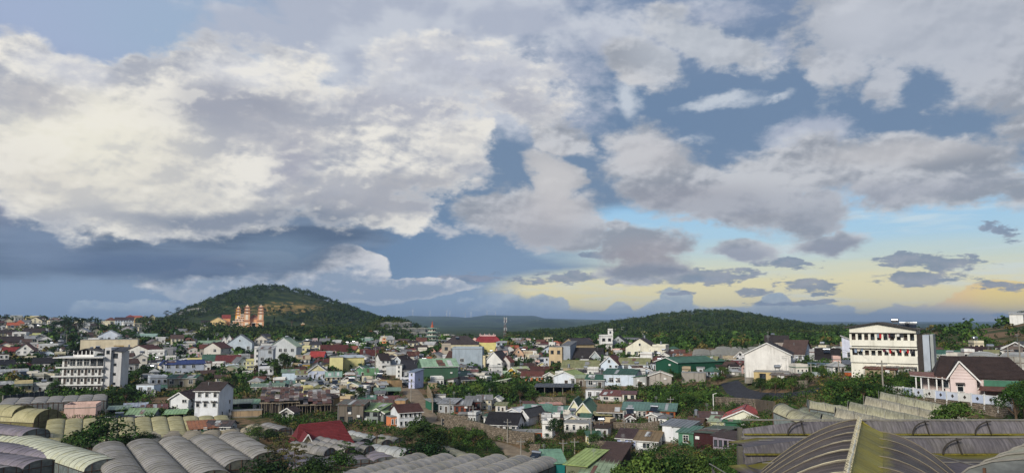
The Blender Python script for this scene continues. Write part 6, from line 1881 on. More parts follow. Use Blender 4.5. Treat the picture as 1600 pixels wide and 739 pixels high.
def plain_wall(label, pts, h, mat, th=.3, below=2.0, posts=0, pmat=None, name='retaining_wall', cat='wall'):
    t = thing(name, label, cat, pts[0], 0)
    o0 = Vector(pts[0])
    for a, b in zip(pts[:-1], pts[1:]):
        a = Vector(a) - o0; b = Vector(b) - o0
        d = Vector((b.x - a.x, b.y - a.y, 0)); L = d.length; d.normalize(); nn = Vector((d.y, -d.x, 0)) * th / 2
        vs = []
        for q in (a, b):
            for off in (nn, -nn):
                for z in (-below, h):
                    vs.append(q + off + Vector((0, 0, z)))
        obj('panel', MB().add(vs, [(0, 4, 5, 1), (2, 3, 7, 6), (1, 5, 7, 3), (0, 2, 6, 4), (0, 1, 3, 2), (4, 6, 7, 5)]), mat, t)
        if posts:
            n = max(1, int(L / posts))
            for i in range(n + 1):
                q = a.lerp(b, i / n)
                obj('post', MB().box(q.x - .12, q.x + .12, q.y - .12 - th / 2, q.y + .12 - th / 2, q.z - below, q.z + h + .15), pmat or CONC, t)
    return t
net = plain_m('dark_netting', '#3a3f41', .9)
plain_wall('dark net fence between concrete posts above the grey greenhouse roofs at far left', [gp(4, 632), gp(36, 628), gp(68, 623)], 2.4, net, .08, 2, 2.6, name='fence', cat='fence')
plain_wall('streaked retaining wall along the right side of the village street', [gp(668, 618), gp(674, 630), gp(676, 645)], 3.2, concrete_m('#a08f72'), .4, 2, 3)
plain_wall('clay retaining wall below the white row left of the village street', [gp(592, 606), gp(612, 608), gp(628, 607)], 3.0, concrete_m('#a38a66'), .4, 2, 0)
plain_wall('low clay wall below the open-fronted grass-green house', [gp(545, 612), gp(575, 611), gp(592, 609)], 1.6, concrete_m('#96805f'), .4, 2, 0)
plain_wall('stained blank garden wall right of the big stained gable', [gp(1240, 607), gp(1262, 606)], 1.8, concrete_m('#7d7568'), .3, 2, 0)
plain_wall('corrugated fence of grey sheets in front of the terrace houses', [gp(690, 664), gp(715, 660), gp(738, 662)], 1.6, sheet_m('#6c6f6c', .3), .08, 1.5, 2.4, name='fence', cat='fence')

# ---- streets
def ribbon(name, pts, widths, m, lift=0.12):
    P = []
    for i, (px, py) in enumerate(pts):
        r = hit(px, py); q = at(px, py, r); P.append((q.x, q.y, widths[i] if isinstance(widths, list) else widths))
    # resample
    Q = []
    for a, b in zip(P[:-1], P[1:]):
        n = max(2, int(math.dist(a[:2], b[:2]) / 1.5))
        for i in range(n): Q.append(tuple(a[j] + (b[j] - a[j]) * i / n for j in range(3)))
    Q.append(P[-1])
    Qs = np.array(Q)
    for _ in range(6):
        Qs[1:-1] = (Qs[:-2] + 2 * Qs[1:-1] + Qs[2:]) / 4
    mb = MB(); K = 7
    for i in range(len(Qs)):
        d = Qs[min(i + 1, len(Qs) - 1)] - Qs[max(i - 1, 0)]; L = math.hypot(d[0], d[1]) + 1e-9
        n_ = (-d[1] / L, d[0] / L)
        for j in range(K):
            u = (j / (K - 1) - .5) * Qs[i, 2]
            x = Qs[i, 0] + n_[0] * u; y = Qs[i, 1] + n_[1] * u
            mb.v.append((x, y, tz1(x, y) + lift + (0.0 if 0 < j < K - 1 else -.35)))
    for i in range(len(Qs) - 1):
        for j in range(K - 1):
            mb.f.append((i * K + j, i * K + j + 1, (i + 1) * K + j + 1, (i + 1) * K + j))
    o = obj(name, mb, m, smooth=True); o['kind'] = 'structure'
    for q in Qs[::3]: FOOT.append((q[0], q[1], q[2] * .95))
    return o
def dirt_m():
    m, t = newmat('dirt_road')
    p = t.geo.outputs['Position']
    n = t.noise(p, .5, 6, .7); n2 = t.noise(p, 4, 4, .6)
    c = t.mix(t.ramp(n, .3, .7), hx('#8f7f68'), hx('#6e6150'))
    c = t.mix(t.ramp(n2, .5, .7, True, 0, .5), c, hx('#a89a84'))
    fin(t, c, .95, n2, .6, .05)
    return m
DIRT = dirt_m()
ribbon('street', [(628, 598), (636, 604), (646, 616), (656, 630), (664, 644), (672, 655), (682, 664)], [7, 7, 7, 6.5, 6.5, 6.5, 6.5], DIRT)
ribbon('dirt_road', [(760, 690), (785, 694), (800, 704), (818, 716), (840, 724), (872, 728)], [3, 5, 6, 8, 8, 7], DIRT)
asp = plain_m('asphalt', '#4c4e54', .9, var=.4, scale=.4)
ribbon('road', [(84, 556), (92, 545), (98, 535), (96, 527), (104, 519), (116, 513)], [6, 6, 6, 6, 6, 6], asp, .25)
slate = plain_m('dark_gravel', '#33343a', .85, var=.5, scale=1.2)
ribbon('lane', [(1140, 598), (1152, 612), (1180, 619), (1225, 620), (1262, 615), (1290, 606)], [6, 6, 5, 5, 5, 4], slate, .2)

# ---- cars
def car(px, py, rot, col, label, pick=False, r=None):
    p = gp(px, py, r); p.z = max(p.z, tz1(p.x, p.y) + .25)
    th = math.atan2(p.x, p.y)
    t = thing('parked_car', label, 'car', p, -th + R(rot))
    L, w = 4.3, 1.75
    prof = [(-L / 2, .35), (L / 2, .35), (L / 2, .85), (L / 2 - .15, .95), (.95, 1.02), (-L / 2 + .1, 1.05), (-L / 2, .9)]
    cm = plain_m('car_paint', col, .25, 0, .6, .05)
    obj('body', MB().prism(prof, 'y', -w / 2, w / 2), cm, t)
    cb = [(-L / 2 + .35, 1.04), (1.15, 1.0), (.45, 1.5), (-1.35, 1.5)] if not pick else [(-.6, 1.04), (1.15, 1.0), (.55, 1.6), (-.45, 1.6)]
    c = obj('cabin', MB().prism(cb, 'y', -w / 2 + .12, w / 2 - .12), GL, t)
    obj('roof_panel', MB().box(cb[3][0] + .05, cb[2][0] - .05, -w / 2 + .1, w / 2 - .1, cb[2][1], cb[2][1] + .06), cm, c)
    for sx in (-1.35, 1.35):
        for sy in (-1, 1):
            wh = MB(); wh.tube((sx, sy * (w / 2 - .2), .32), (sx, sy * (w / 2 + .02), .32), .32, .32, 10)
            wo = obj('wheel', wh, plain_m('tyre', '#161616', .9), t)
            obj('rim', MB().tube((sx, sy * (w / 2 + .02), .32), (sx, sy * (w / 2 + .04), .32), .19, .19, 8), STEEL, wo)
    for sy in (-.6, .6):
        obj('headlight', MB().box(L / 2 - .02, L / 2 + .03, sy - .18, sy + .18, .65, .8), FRAME_W, t)
        obj('tail_light', MB().box(-L / 2 - .03, -L / 2 + .02, sy - .15, sy + .15, .7, .9), plain_m('tail_red', '#8e1818', .4), t)
car(634, 594.5, 8, '#e2e4e6', 'white pickup parked across the top of the village street', True)
car(631, 601, -62, '#e8eaec', 'white car standing on the village street behind the black one')
car(635, 605.5, -58, '#15171a', 'black car parked on the village street in front of the white one')
car(92, 529, -75, '#e4e6e8', 'white car driving up the left hillside road')
car(95, 535, -70, '#aeb4ba', 'silver car farther down the left hillside road')
car(89, 548, -70, '#2a2c30', 'dark car on the lower bend of the left hillside road')

# ---- masts, poles, turbines
def lattice(px, py, ytop, r, label):
    p, rz, k = frame_at(px, py, r)
    h = (py - ytop) * k; t = thing('radio_mast', label, 'radio mast', p, rz)
    RW = [plain_m('mast_white', '#b8b8b6', .5), plain_m('mast_red', '#8a5048', .5)]
    n = 9; b = 1.15
    for i in range(n):
        z0 = h * i / n; z1 = h * (i + 1) / n; w0 = b * (1 - .45 * i / n); w1 = b * (1 - .45 * (i + 1) / n)
        m = MB()
        C = lambda w, z: [(-w, -w, z), (w, -w, z), (w, w, z), (-w, w, z)]
        a, c = C(w0, z0), C(w1, z1)
        for j in range(4):
            m.bar(a[j], c[j], .16); m.bar(a[j], c[(j + 1) % 4], .09); m.bar(c[j], c[(j + 1) % 4], .09)
        obj('segment', m, RW[i % 2], t)
    for zz in (.97, .86, .5):
        for j in range(3):
            an = j * 2.1
            obj('antenna', MB().box(math.cos(an) * 1.5 - .3, math.cos(an) * 1.5 + .3, math.sin(an) * 1.5 - .25, math.sin(an) * 1.5 + .25, h * zz - 1.6, h * zz + 1.2), RW[0], t)
lattice(789, 531, 497, 720, 'red and white lattice phone mast rising over the centre of the town')

def turbine(px, hpx, label, r=8900, ph=0):
    d = ray(px, 493); hl = math.hypot(d.x, d.y)
    best = max(((tz1(d.x / hl * q, d.y / hl * q) / q, q) for q in range(7600, 9400, 150)))
    q = best[1]; x, y = d.x / hl * q, d.y / hl * q
    t = thing('wind_turbine', label, 'wind turbine', (x, y, tz1(x, y)), -math.atan2(x, y), 'wind turbines on the far ridge')
    WT = plain_m('turbine_white', '#e8e8e8', .5)
    k = q / F; h = hpx * k * .66
    obj('tower', MB().lathe([(3.4, -8), (2.0, h)], 8), WT, t)
    obj('nacelle', MB().box(-2.2, 2.2, -4, 7, h, h + 4.2), WT, t)
    for i in range(3):
        a = ph + i * 2.094
        e = Vector((math.sin(a), 0, math.cos(a))) * h * .62
        c = Vector((0, -4.8, h + 2))
        obj('blade', MB().bar(c, c + e * .35, 3.0, 1.4).bar(c + e * .35, c + e, 1.7, .8), WT, t)
for px, hp, w, ph in ((645, 13, 'leftmost of the wind turbines on the far ridge', .2), (672, 12, 'second wind turbine from the left on the far ridge', .9), (698, 13, 'left one of a close pair of wind turbines on the far ridge', .5),
                      (703, 12, 'right one of a close pair of wind turbines on the far ridge', 1.4), (727, 10, 'wind turbine just left of the pale cloud foot on the far ridge', .1), (736, 12, 'wind turbine just right of the close central one on the far ridge', .7),
                      (761, 10, 'wind turbine on the highest part of the far ridge left of the phone mast', 1.7), (774, 8, 'rightmost small wind turbine beside the phone mast', .4)):
    turbine(px, hp, w, 8900, ph)

def pole(px, py, hpx, label, lamp=False, r=None, white=False):
    r = r or hit(px, py); p = at(px, py, r); k = p.y / F; h = hpx * k
    t = thing('utility_pole', label, 'lamp post' if lamp else 'utility pole', (p.x, p.y, p.z), -math.atan2(p.x, p.y))
    cm = FRAME_W if white else concrete_m('#9a958a')
    obj('mast', MB().tube((0, 0, -2), (0, 0, h), .17, .11, 6), cm, t)
    if lamp:
        obj('arm', MB().bar((0, 0, h - .1), (h * .22, 0, h + .25), .1), cm, t)
    else:
        obj('crossarm', MB().box(-.9, .9, -.06, .06, h - .75, h - .63), GALV, t)
        for x in (-.75, 0, .75):
            obj('insulator', MB().lathe([(.06, 0), (.08, .12), (.03, .25)], 6, (x, 0, h - .63)), CONC, t)
    return Vector((p.x, p.y, p.z + h - .5))
poles = [pole(586, 594, 50, 'tall grey utility pole left of the white three-storey front'),
         pole(556, 612, 40, 'utility pole beside the teal green kiosk'),
         pole(642, 628, 34, 'utility pole on the left edge of the village street'),
         pole(703, 660, 34, 'utility pole by the terrace house row'),
         pole(739, 664, 30, 'utility pole below the glazed veranda floor'),
         pole(793, 692, 36, 'utility pole beside the dirt road bend under the black-roofed cottage'),
         pole(814, 720, 34, 'utility pole at the bottom centre on the dirt road')]
pole(924, 700, 46, 'thick grey pole right of the front cream gable')
pole(880, 712, 24, 'short pole on the bank below the dark round tree')
pole(898, 710, 24, 'short pole between the bank and the lower white storey')
pole(1115, 640, 24, 'white lamp post with a bent arm on the stone terrace', True, None, True)
pole(1380, 608, 44, 'pale pole in front of the dormitory', r=150)
pole(1268, 592, 24, 'wooden pole right of the steep brown roofed house')
pole(1311, 590, 26, 'grey pole left of the dormitory side wall')
pole(436, 650, 22, 'wooden pole in front of the rusty open shed')
pole(103, 546, 24, 'street pole beside the left hillside road')
pole(75, 530, 18, 'street pole near the dark veranda house')
pole(1595, 575, 40, 'tall pole at the right edge beside the timber house', r=170)
pole(1577, 580, 38, 'slim pole left of the timber house at the right edge', r=170)
pole(320, 560, 16, 'pole behind the brown-roofed house below the temple')
pole(1048, 640, 20, 'short pole in the thicket behind the orange boarded roof')
pole(988, 600, 18, 'pole in front of the long white-blue hall')
wt = thing('power_line', 'thin black power lines strung between the poles down the centre of the town', 'power line', poles[0])
for a, b in zip(poles[:-1], poles[1:]):
    for off in (-.7, .0, .7):
        m = MB(); prev = None
        for i in range(9):
            u = i / 8; q = a.lerp(b, u) - poles[0]; q.z -= 4 * u * (1 - u) * (b - a).length * .03; q.x += off
            if prev is not None: m.tube(prev, q, .025, .025, 3)
            prev = q
        obj('wire', m, plain_m('cable', '#18181a', .7), wt)

# ---- the rusty open shed
def rusty_shed():
    r = hit(462, 650); p, rz, k = frame_at(462, 650, r)
    t = thing('open_shed', 'sprawling rusty open shed of patched sheets on many thin posts', 'shed', p, rz)
    g = random.Random(9)
    w = 106 * k; d = 14; x0 = -w / 2
    mats = [sheet_m(c, ru) for c, ru in (('#54403a', .9), ('#6a4a40', .8), ('#8e8078', .4), ('#453a36', .6), ('#a89c92', .3), ('#5d4840', .9), ('#3a3431', .3), ('#6d3f38', .6))]
    nx, ny = 15, 6
    for i in range(nx):
        for j in range(ny):
            x = x0 + w * i / nx; y = d * j / ny; z = (24 - (6 if i > nx * .55 else 0)) * k + j * .42 + g.uniform(-.12, .12)
            sx = w / nx * g.uniform(.9, 1.15); sy = d / ny * g.uniform(.95, 1.2); tl = g.uniform(-.12, .12)
            if g.random() < .06: continue
            sh = MB().slab((x, y, z), (x + sx, y, z + tl), (x + sx, y + sy, z + .40 + tl), (x, y + sy, z + .40), .04)
            for q in range(1, 5):
                sh.bar((x + sx * q / 5, y, z + .03 + tl * q / 5), (x + sx * q / 5, y + sy, z + .43 + tl * q / 5), .07, .05)
            obj('sheet', sh, g.choice(mats), t)
    pm = plain_m('weathered_post', '#8d8270', .9)
    for i in range(26):
        x = x0 + w * (i + g.uniform(.2, .8)) / 26; y = g.uniform(0, 2.5)
        obj('post', MB().bar((x, y, -2.5), (x + g.uniform(-.1, .1), y, (17 if i > 14 else 22) * k), .14), pm, t)
    bm = MB()
    for j in range(4):
        bm.bar((x0, j * .8, 20.5 * k), (x0 + w * .55, j * .8, 20.5 * k), .12)
        bm.bar((x0 + w * .5, j * .8, 16 * k), (x0 + w, j * .8, 16 * k), .12)
    for j in range(22):
        x = x0 + w * (.45 + .55 * j / 22); bm.bar((x, -.5, 15.4 * k), (x, 3, 16.4 * k), .09)
    obj('purlins', bm, pm, t)
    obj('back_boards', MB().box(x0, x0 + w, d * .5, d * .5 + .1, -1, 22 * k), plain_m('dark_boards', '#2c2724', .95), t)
    FOOT.append((p.x, p.y + 6, 9)); FOOT.append((p.x - 6, p.y + 6, 8)); FOOT.append((p.x + 6, p.y + 6, 8))
rusty_shed()

# ---- the red roofed house
def red_house():
    r = hit(508, 708); p, rz, k = frame_at(508, 706, r, 10)
    t = thing('house', 'house with a large dark red tiled roof and cream gable at the lower centre left', 'house', p, rz)
    X = lambda px: (px - 508) * k; Z = lambda py: (706 - py) * k
    CM = wall_m('#d6cc9e', .25); RM = tile_m('#6e1b1e')
    obj('wall', MB().box(X(466), X(546), 0, 9, -4, Z(694)), CM, t)
    m = MB(); ev = Z(698); rg = Z(667)
    roof_slope(m, (X(463), -1, ev), (X(553), -1, ev), (X(536), 4.5, rg + .4), (X(474), 4.5, rg), 'tile', .4)
    roof_slope(m, (X(553), 10, ev), (X(463), 10, ev), (X(474), 4.5, rg), (X(536), 4.5, rg + .4), 'tile', .4)
    roof_slope(m, (X(553), -1, ev), (X(553), 10, ev), (X(536), 4.5, rg + .4), (X(536), 4.501, rg + .4), 'tile', .4)
    roof_slope(m, (X(463), 10, ev), (X(463), -1, ev), (X(474), 4.5, rg), (X(474), 4.501, rg), 'tile', .4)
    obj('roof', m, RM, t)
    g = MB().prism([(X(467), Z(706)), (X(490), Z(706)), (X(490), Z(697)), (X(479), Z(678)), (X(467), Z(694))], 'y', -2.5, -.01)
    obj('gable_wall', g, CM, t)
    m = MB()
    roof_slope(m, (X(464), 3, Z(695)), (X(464), -3.1, Z(695)), (X(479), -3.1, Z(675)), (X(479), 3, Z(675)), 'tile', .4)
    roof_slope(m, (X(492), -3.1, Z(699)), (X(492), 3, Z(699)), (X(479), 3, Z(675)), (X(479), -3.1, Z(675)), 'tile', .4)
    obj('gable_roof', m, RM, t)
    obj('bargeboard', MB().bar((X(464), -3.2, Z(696)), (X(479), -3.2, Z(675)), .08, .2), FRAME_W, t)
    obj('bargeboard', MB().bar((X(492), -3.2, Z(700)), (X(479), -3.21, Z(675)), .08, .2), FRAME_W, t)
    window(t, X(520), 0, .4, 1.1, 1.2); window(t, X(536), 0, .4, 1.1, 1.2)
    FOOT.append((p.x, p.y + 4, 8))
red_house()

for k_, (pl, lab) in enumerate(((((1115, 640), (1048, 640), (988, 600), (924, 640)), 'slack cables crossing the thicket right of the centre'), (((436, 650), (556, 612), (500, 600), (430, 590)), 'slack cables above the rusty open shed'),
                              (((1380, 600), (1311, 590), (1268, 592), (1180, 590)), 'slack cables in front of the dormitory and the big stained gable'), (((703, 655), (760, 640), (830, 628), (905, 640)), 'slack cables above the terrace house row'))):
    pts = [gp(*q, dz=7) for q in pl]
    w_ = thing('power_line', lab, 'power line', pts[0])
    for a, b in zip(pts[:-1], pts[1:]):
        for o_ in (0, .5):
            m = MB(); pv = None
            for i in range(9):
                u = i / 8; q = a.lerp(b, u) - pts[0]; q.z -= 4 * u * (1 - u) * (b - a).length * .035 + o_
                if pv is not None: m.tube(pv, q, .03, .03, 3)
                pv = q
            obj('wire', m, plain_m('cable', '#18181a', .7), w_)

# ------------------------------------------------------------------ greenhouses
def film_m(a, b, moss='#7d7a3c', mossk=0.3, dark=0.3, along=True, name='greenhouse_film', sx=0.35, rough=0.45, edge=None):
    key = ('film', a, b, moss, mossk, sx, edge)
    if key in MATS: return MATS[key]
    m, t = newmat(name)
    p = t.geo.outputs['Position']
    oc = t.co                                    # x along the tunnel, y across (in each panel's own space)
    big = t.noise(p, 0.22, 5, 0.65)
    st = t.noise(t.vmath('MULTIPLY', t.vmath('ADD', oc, t.vmath('SCALE', p, 0.05)), (5.0, sx, 0.8)), 1.6, 5, 0.65)
    st2 = t.noise(t.vmath('MULTIPLY', t.vmath('ADD', oc, t.vmath('SCALE', p, 0.02)), (16, 0.5, 1)), 1.5, 3, 0.6)
    c = t.mix(t.ramp(big, 0.32, 0.68), hx(a), hx(b))
    c = t.mix(t.ramp(st, 0.42, 0.70, True, 0, dark + .25), c, scl(hx(b), 0.45))
    c = t.mix(t.ramp(st, 0.50, 0.28, True, 0, 0.45), c, scl(hx(a), 1.6))
    c = t.mix(t.ramp(st2, 0.56, 0.75, True, 0, 0.28), c, scl(hx(a), 1.8))
    c = t.mix(t.math('MULTIPLY', t.ramp(t.noise(p, 0.5, 6, 0.7), 0.48, 0.66), mossk, clamp=True), c, hx(moss))
    if edge:                                     # moss creeping up from the valley gutters (object y = distance from the low edge)
        sp = t.node('ShaderNodeSeparateXYZ'); t.l.new(oc, sp.inputs[0])
        yy = t.math('ADD', t.math('MULTIPLY', sp.outputs[edge[2]], edge[4] if len(edge) > 4 else 1.0), t.math('MULTIPLY', t.math('SUBTRACT', t.noise(t.vmath('MULTIPLY', p, (3, 3, 3)), 0.7, 5, 0.7), 0.5), edge[3]))
        c = t.mix(t.ramp(yy, edge[0], edge[1]), c, t.mix(t.noise(p, 3, 3, .6), hx('#827a30'), hx('#5f5c25')))
    fin(t, c, max(rough, .55), t.math('ADD', st, t.math('MULTIPLY', st2, .5)), 0.35, 0.04, 0.3)
    MATS[key] = m
    return m
RIBM = plain_m('hoop_pipe', '#8f8c84', .5, .3)
RIBD = plain_m('dark_hoop', '#3b3732', .7)
GPOST = plain_m('rusty_post', '#5b4436', .9)

def arc(span, rise, n=10, p=0.9):
    return [(-span / 2 * math.cos(math.pi * i / n), rise * math.sin(math.pi * i / n) ** p) for i in range(n + 1)]
def film_panel(span, rise, bay, sag, n=10, m=None, half=None, p=.9):
    mb = MB(); A_ = arc(span, rise, n, p); K = 4
    for j in range(K + 1):
        x = bay * j / K; s = sag * 4 * (j / K) * (1 - j / K)
        for (y, z) in A_:
            f = 1 - s / max(rise, 1)
            mb.v.append((x, y * (1 - s * .04), z - s * (0.3 + .7 * z / rise)))
    for j in range(K):
        for i in range(n):
            a = j * (n + 1) + i
            mb.f.append((a, a + 1, a + n + 2, a + n + 1))
    return mb.mesh('film_panel', m, True)
def hoop(span, rise, r, n=10, m=None, lift=.02, p=.9):
    mb = MB(); A_ = arc(span, rise, n, p)
    for a, b in zip(A_[:-1], A_[1:]):
        mb.bar((0, a[0], a[1] + lift), (0, b[0], b[1] + lift), r * 2, r * 2)
    return mb.mesh('hoop', m)

def GH(label, crest0, crest1, span, rise, mats, eave, bay=2.4, nspan=1, side=1, lens=None, sag=.12, hoopm=None, hr=.03, end=None, near=True, cats='greenhouse', group=None, wall=None, step=0, starts=None):
    """crest0 far end, crest1 near end of the first tunnel's crest (world points)"""
    c0 = Vector(crest0); c1 = Vector(crest1)
    d = Vector((c1.x - c0.x, c1.y - c0.y, 0)); L = d.length; ang = math.atan2(d.y, d.x)
    slope = (c1.z - c0.z) / L
    zg = c0.z - rise - eave
    t = thing('greenhouse', label, cats, (c0.x, c0.y, zg), ang, group)
    panels = {}
    hm = hoop(span, rise, hr, m=hoopm or RIBM)
    for s in range(nspan):
        yo = -side * s * span
        Ls = lens[s] if lens else L
        x0 = starts[s] if starts else 0
        m = mats[s % len(mats)]
        if id(m) not in panels: panels[id(m)] = film_panel(span, rise, bay, sag, m=m)
        nb = max(1, int(round((Ls - x0) / bay)))
        for i in range(nb):
            z = eave + slope * (x0 + i * bay) + s * step
            o = obj('film_panel', panels[id(m)], None, t, (x0 + i * bay, yo, z))
            o.scale = (1, 1, random.uniform(.97, 1.03))
            o.rotation_euler = (0, -math.atan(slope), 0)
            obj('hoop', hm, None, t, (x0 + i * bay, yo, z + .01))
        obj('hoop', hm, None, t, (x0 + nb * bay, yo, eave + slope * (x0 + nb * bay) + s * step))
        A_ = arc(span, rise, 10)
        for xx in (x0 + .05, x0 + nb * bay - .05):
            e = MB(); zz = eave + slope * xx + s * step
            e.add([(xx, y, zz + z) for y, z in A_] + [(xx, span / 2, zz - eave - 1.5), (xx, -span / 2, zz - eave - 1.5)], [tuple(range(len(A_) + 2))])
            obj('end_film', e, end or film_m('#6f7474', '#54585a', mossk=.1), t).location.y = yo
        b = MB()
        for xx in (x0 + nb * bay + .02,):
            zz = eave + slope * xx + s * step
            for f in (-.33, 0, .33):
                b.bar((xx, f * span, zz - eave - 1), (xx, f * span, zz + rise * (1 - abs(f) * .9) * .96), .09)
            b.bar((xx, -span / 2, zz), (xx, span / 2, zz), .09)
        obj('end_frame', b, GPOST, t).location.y = yo
        g = MB()
        for sg in (-1, 1):
            yy = yo + sg * span / 2
            g.bar((x0, yy, eave + slope * x0 + s * step - .02), (x0 + nb * bay, yy, eave + slope * (x0 + nb * bay) + s * step - .02), .16, .12)
        obj('gutter', g, RIBD, t)
        ps = MB()
        for i in range(0, nb + 1, 2):
            xx = x0 + i * bay
            for sg in (-1, 1):
                ps.box(xx - .06, xx + .06, yo + sg * span / 2 - .06, yo + sg * span / 2 + .06, -2.5, eave + slope * xx + s * step)
        obj('posts', ps, GPOST, t)['kind'] = 'stuff'
    # side film of the outer edges
    last = nspan - 1
    for yy, s in ((side * span / 2, 0), (-side * (last * span + span / 2), last)):
        Ls = lens[s] if lens else L; x0 = starts[s] if starts else 0
        w = MB().add([(x0, yy, -2), (Ls, yy, -2), (Ls, yy, eave + slope * Ls + s * step - .1), (x0, yy, eave + slope * x0 + s * step - .1)], [(0, 1, 2, 3)])
        obj('side_film', w, wall or end or film_m('#6f7474', '#54585a', mossk=.1), t)
    for i in range(5):
        q = t.matrix_basis @ Vector((L * i / 4, 0, 0)); FOOT.append((q.x, q.y, span * .8 + nspan * 1.2))
        q = t.matrix_basis @ Vector((L * i / 4, -side * span * last, 0)); FOOT.append((q.x, q.y, span * .8 + nspan * 1.2))
        q = t.matrix_basis @ Vector((L * i / 4, -side * span * last * .5, 0)); FOOT.append((q.x, q.y, span * .8 + nspan * 1.2))
    return t
def Gp(px, py, h):
    q = at(px, py, hit(px, py)); q.z += h; return q
def P(px, py, z):
    """the point at height z on the line of sight of a pixel (below the horizon)"""
    d = ray(px, py); return d * (z / d.z)

GREY = film_m('#999590', '#7a7772', mossk=.25)
GREYB = film_m('#a5a19a', '#827e78', '#7d7a4c', mossk=.2)
PURP = film_m('#8b838a', '#6b646c', mossk=.12)
WHT = film_m('#c9cbb4', '#a9ac94', '#a39a58', mossk=.35, dark=.15)
YEL = film_m('#b0a980', '#948e68', '#857c48', mossk=.4, dark=.2)
BEI = film_m('#a89c84', '#857a68', mossk=.2)
CLN = film_m('#aeb0ac', '#8f918e', mossk=.1)
PAL = film_m('#a5a288', '#85826c', '#7d7a4c', mossk=.2)

# five ribbed tunnels, lower left
GH('five grey ribbed plastic tunnels running side by side at the lower left', P(363, 674, -24), P(420, 706, -24), 5.9, 1.6, [GREYB, GREY, GREYB, GREY, GREY], 3.0,
   bay=1.75, nspan=5, side=1, lens=[29.5, 35, 42, 56, 60], hoopm=RIBM, hr=.03, sag=.09, end=film_m('#5d5f58', '#45463f', mossk=.1))
# the whitish and purple-grey spans, far left
GH('whitish-yellow streaked tunnels descending to the right in the left foreground', P(-60, 650, -24), P(166, 716, -24), 7.4, 1.7, [WHT], 3.0, bay=2.3, hoopm=RIBM, sag=.15,
   end=film_m('#7d8684', '#5b6363', mossk=.1), step=-.5)
GH('purple-grey weathered tunnels at the bottom left corner', P(-90, 680, -24.6), P(122, 707, -24.6), 6.4, 1.3, [PURP, PURP, GREY], 2.6, bay=2.3, nspan=4, side=1, hoopm=RIBM, sag=.1, step=-.25)
GH('grey-mauve tunnel behind the whitish ones at the left edge', P(-60, 655, -22.6), P(62, 670, -23), 6.0, 1.3, [PURP], 2.6, bay=2.3, hoopm=RIBM)
GH('large yellow barrel greenhouse with a tall side wall at the left edge', P(-60, 633, -20.2), P(77, 639, -20.6), 8.5, 2.6, [YEL], 3.4, bay=3.0, hoopm=YEL, hr=.02, sag=.05, end=film_m('#77704a', '#5d5839', mossk=.2), wall=film_m('#77704a', '#5d5839', mossk=.2))
GH('second yellow barrel greenhouse behind the large one at the left edge', P(-60, 629, -19.6), P(38, 633, -19.8), 7, 2.2, [YEL], 3.0, bay=3.0, hoopm=YEL, hr=.02, sag=.05, end=film_m('#77704a', '#5d5839', mossk=.2))
GH('field of scalloped pale yellow tunnels in the lower left', P(88, 653.5, -22.6), P(80, 703, -26.8), 3.6, .5, [YEL], 2.0, bay=3.2, nspan=11, side=-1, hoopm=YEL, hr=.02, sag=.06, step=-.14)
GH('brownish grey low spans behind the ribbed tunnels', P(212, 671, -25.5), P(196, 690, -26), 4.2, .9, [BEI], 1.8, bay=3, nspan=7, side=-1, hoopm=RIBM, step=-.08)
GH('flat grey greenhouse roofs behind the yellow barrels at far left', Gp(18, 632, 1.9), Gp(8, 641, 1.7), 3.6, .35, [GREY], 1.1, bay=3.5, nspan=7, side=-1, hoopm=RIBM, step=.02)
GH('single whitish tunnel end at the bottom left centre edge', P(195, 731, -25), P(225, 752, -25), 5.5, 1.9, [film_m('#c6c4bb', '#a5a39a', mossk=.1, dark=.15)], 1.5, bay=2, hoopm=RIBM)
# centre
GH('short whitish arched tunnel right of the small sapling, lower centre', P(586, 693, -25.3), P(648, 702, -25.3), 4.6, 1.5, [CLN], 1.0, bay=2.6, hoopm=RIBM, end=film_m('#5f6a70', '#48525a', mossk=.05))
GH('grey overlapping greenhouse roofs at the bottom centre', P(655, 707, -25.0), P(520, 742, -24.6), 4.6, 1.3, [GREY, GREYB], 2.0, bay=2.4, nspan=6, side=-1, lens=[26, 28, 30, 30, 30, 30], hoopm=RIBM, sag=.1, starts=[0, -2, -4, -6, -7, -8])
GH('flat mauve-grey plastic roofs left of the sapling', P(560, 690, -25.8), P(600, 712, -26.2), 5, .8, [PURP], 1.5, bay=2.5, nspan=4, side=1, hoopm=RIBM)
GH('small grey tunnels in front of the red-roofed house', P(460, 688, -24.2), P(500, 696, -24.6), 3.4, 1.4, [GREY, GREYB], 1.2, bay=2, nspan=3, side=-1, hoopm=RIBM, lens=[10, 11, 14])
GH('small pale tunnels between the red-roofed house and the shacks', P(548, 672, -26), P(586, 681, -26.5), 3.6, 1.2, [CLN, PAL], .8, bay=2.4, nspan=3, side=1, hoopm=RIBM)
GH('tiny grey tunnels under the house on stilts', P(594, 678, -26.8), P(626, 684, -26.9), 3.6, 1.4, [GREY, PAL], .5, bay=2.4, nspan=2, side=1, hoopm=RIBM)
GH('long low pale tunnel on the bank right of the dark tree', P(693, 696, -26.4), P(754, 719, -26.4), 4.2, 1.3, [PAL], .6, bay=2.6, hoopm=RIBM, end=film_m('#5d6566', '#474f50', mossk=.05))
GH('small grey tunnel at the bottom edge left of the metal gable', P(705, 724, -27), P(735, 745, -27), 4.5, 1.4, [CLN], .6, bay=2.4, hoopm=RIBM)
GH('ragged grey sheet tunnels at the left of the red-roofed house', P(395, 662, -25), P(425, 670, -25.2), 3.6, .7, [BEI, GREY], .8, bay=2.4, nspan=2, side=-1, hoopm=RIBM)
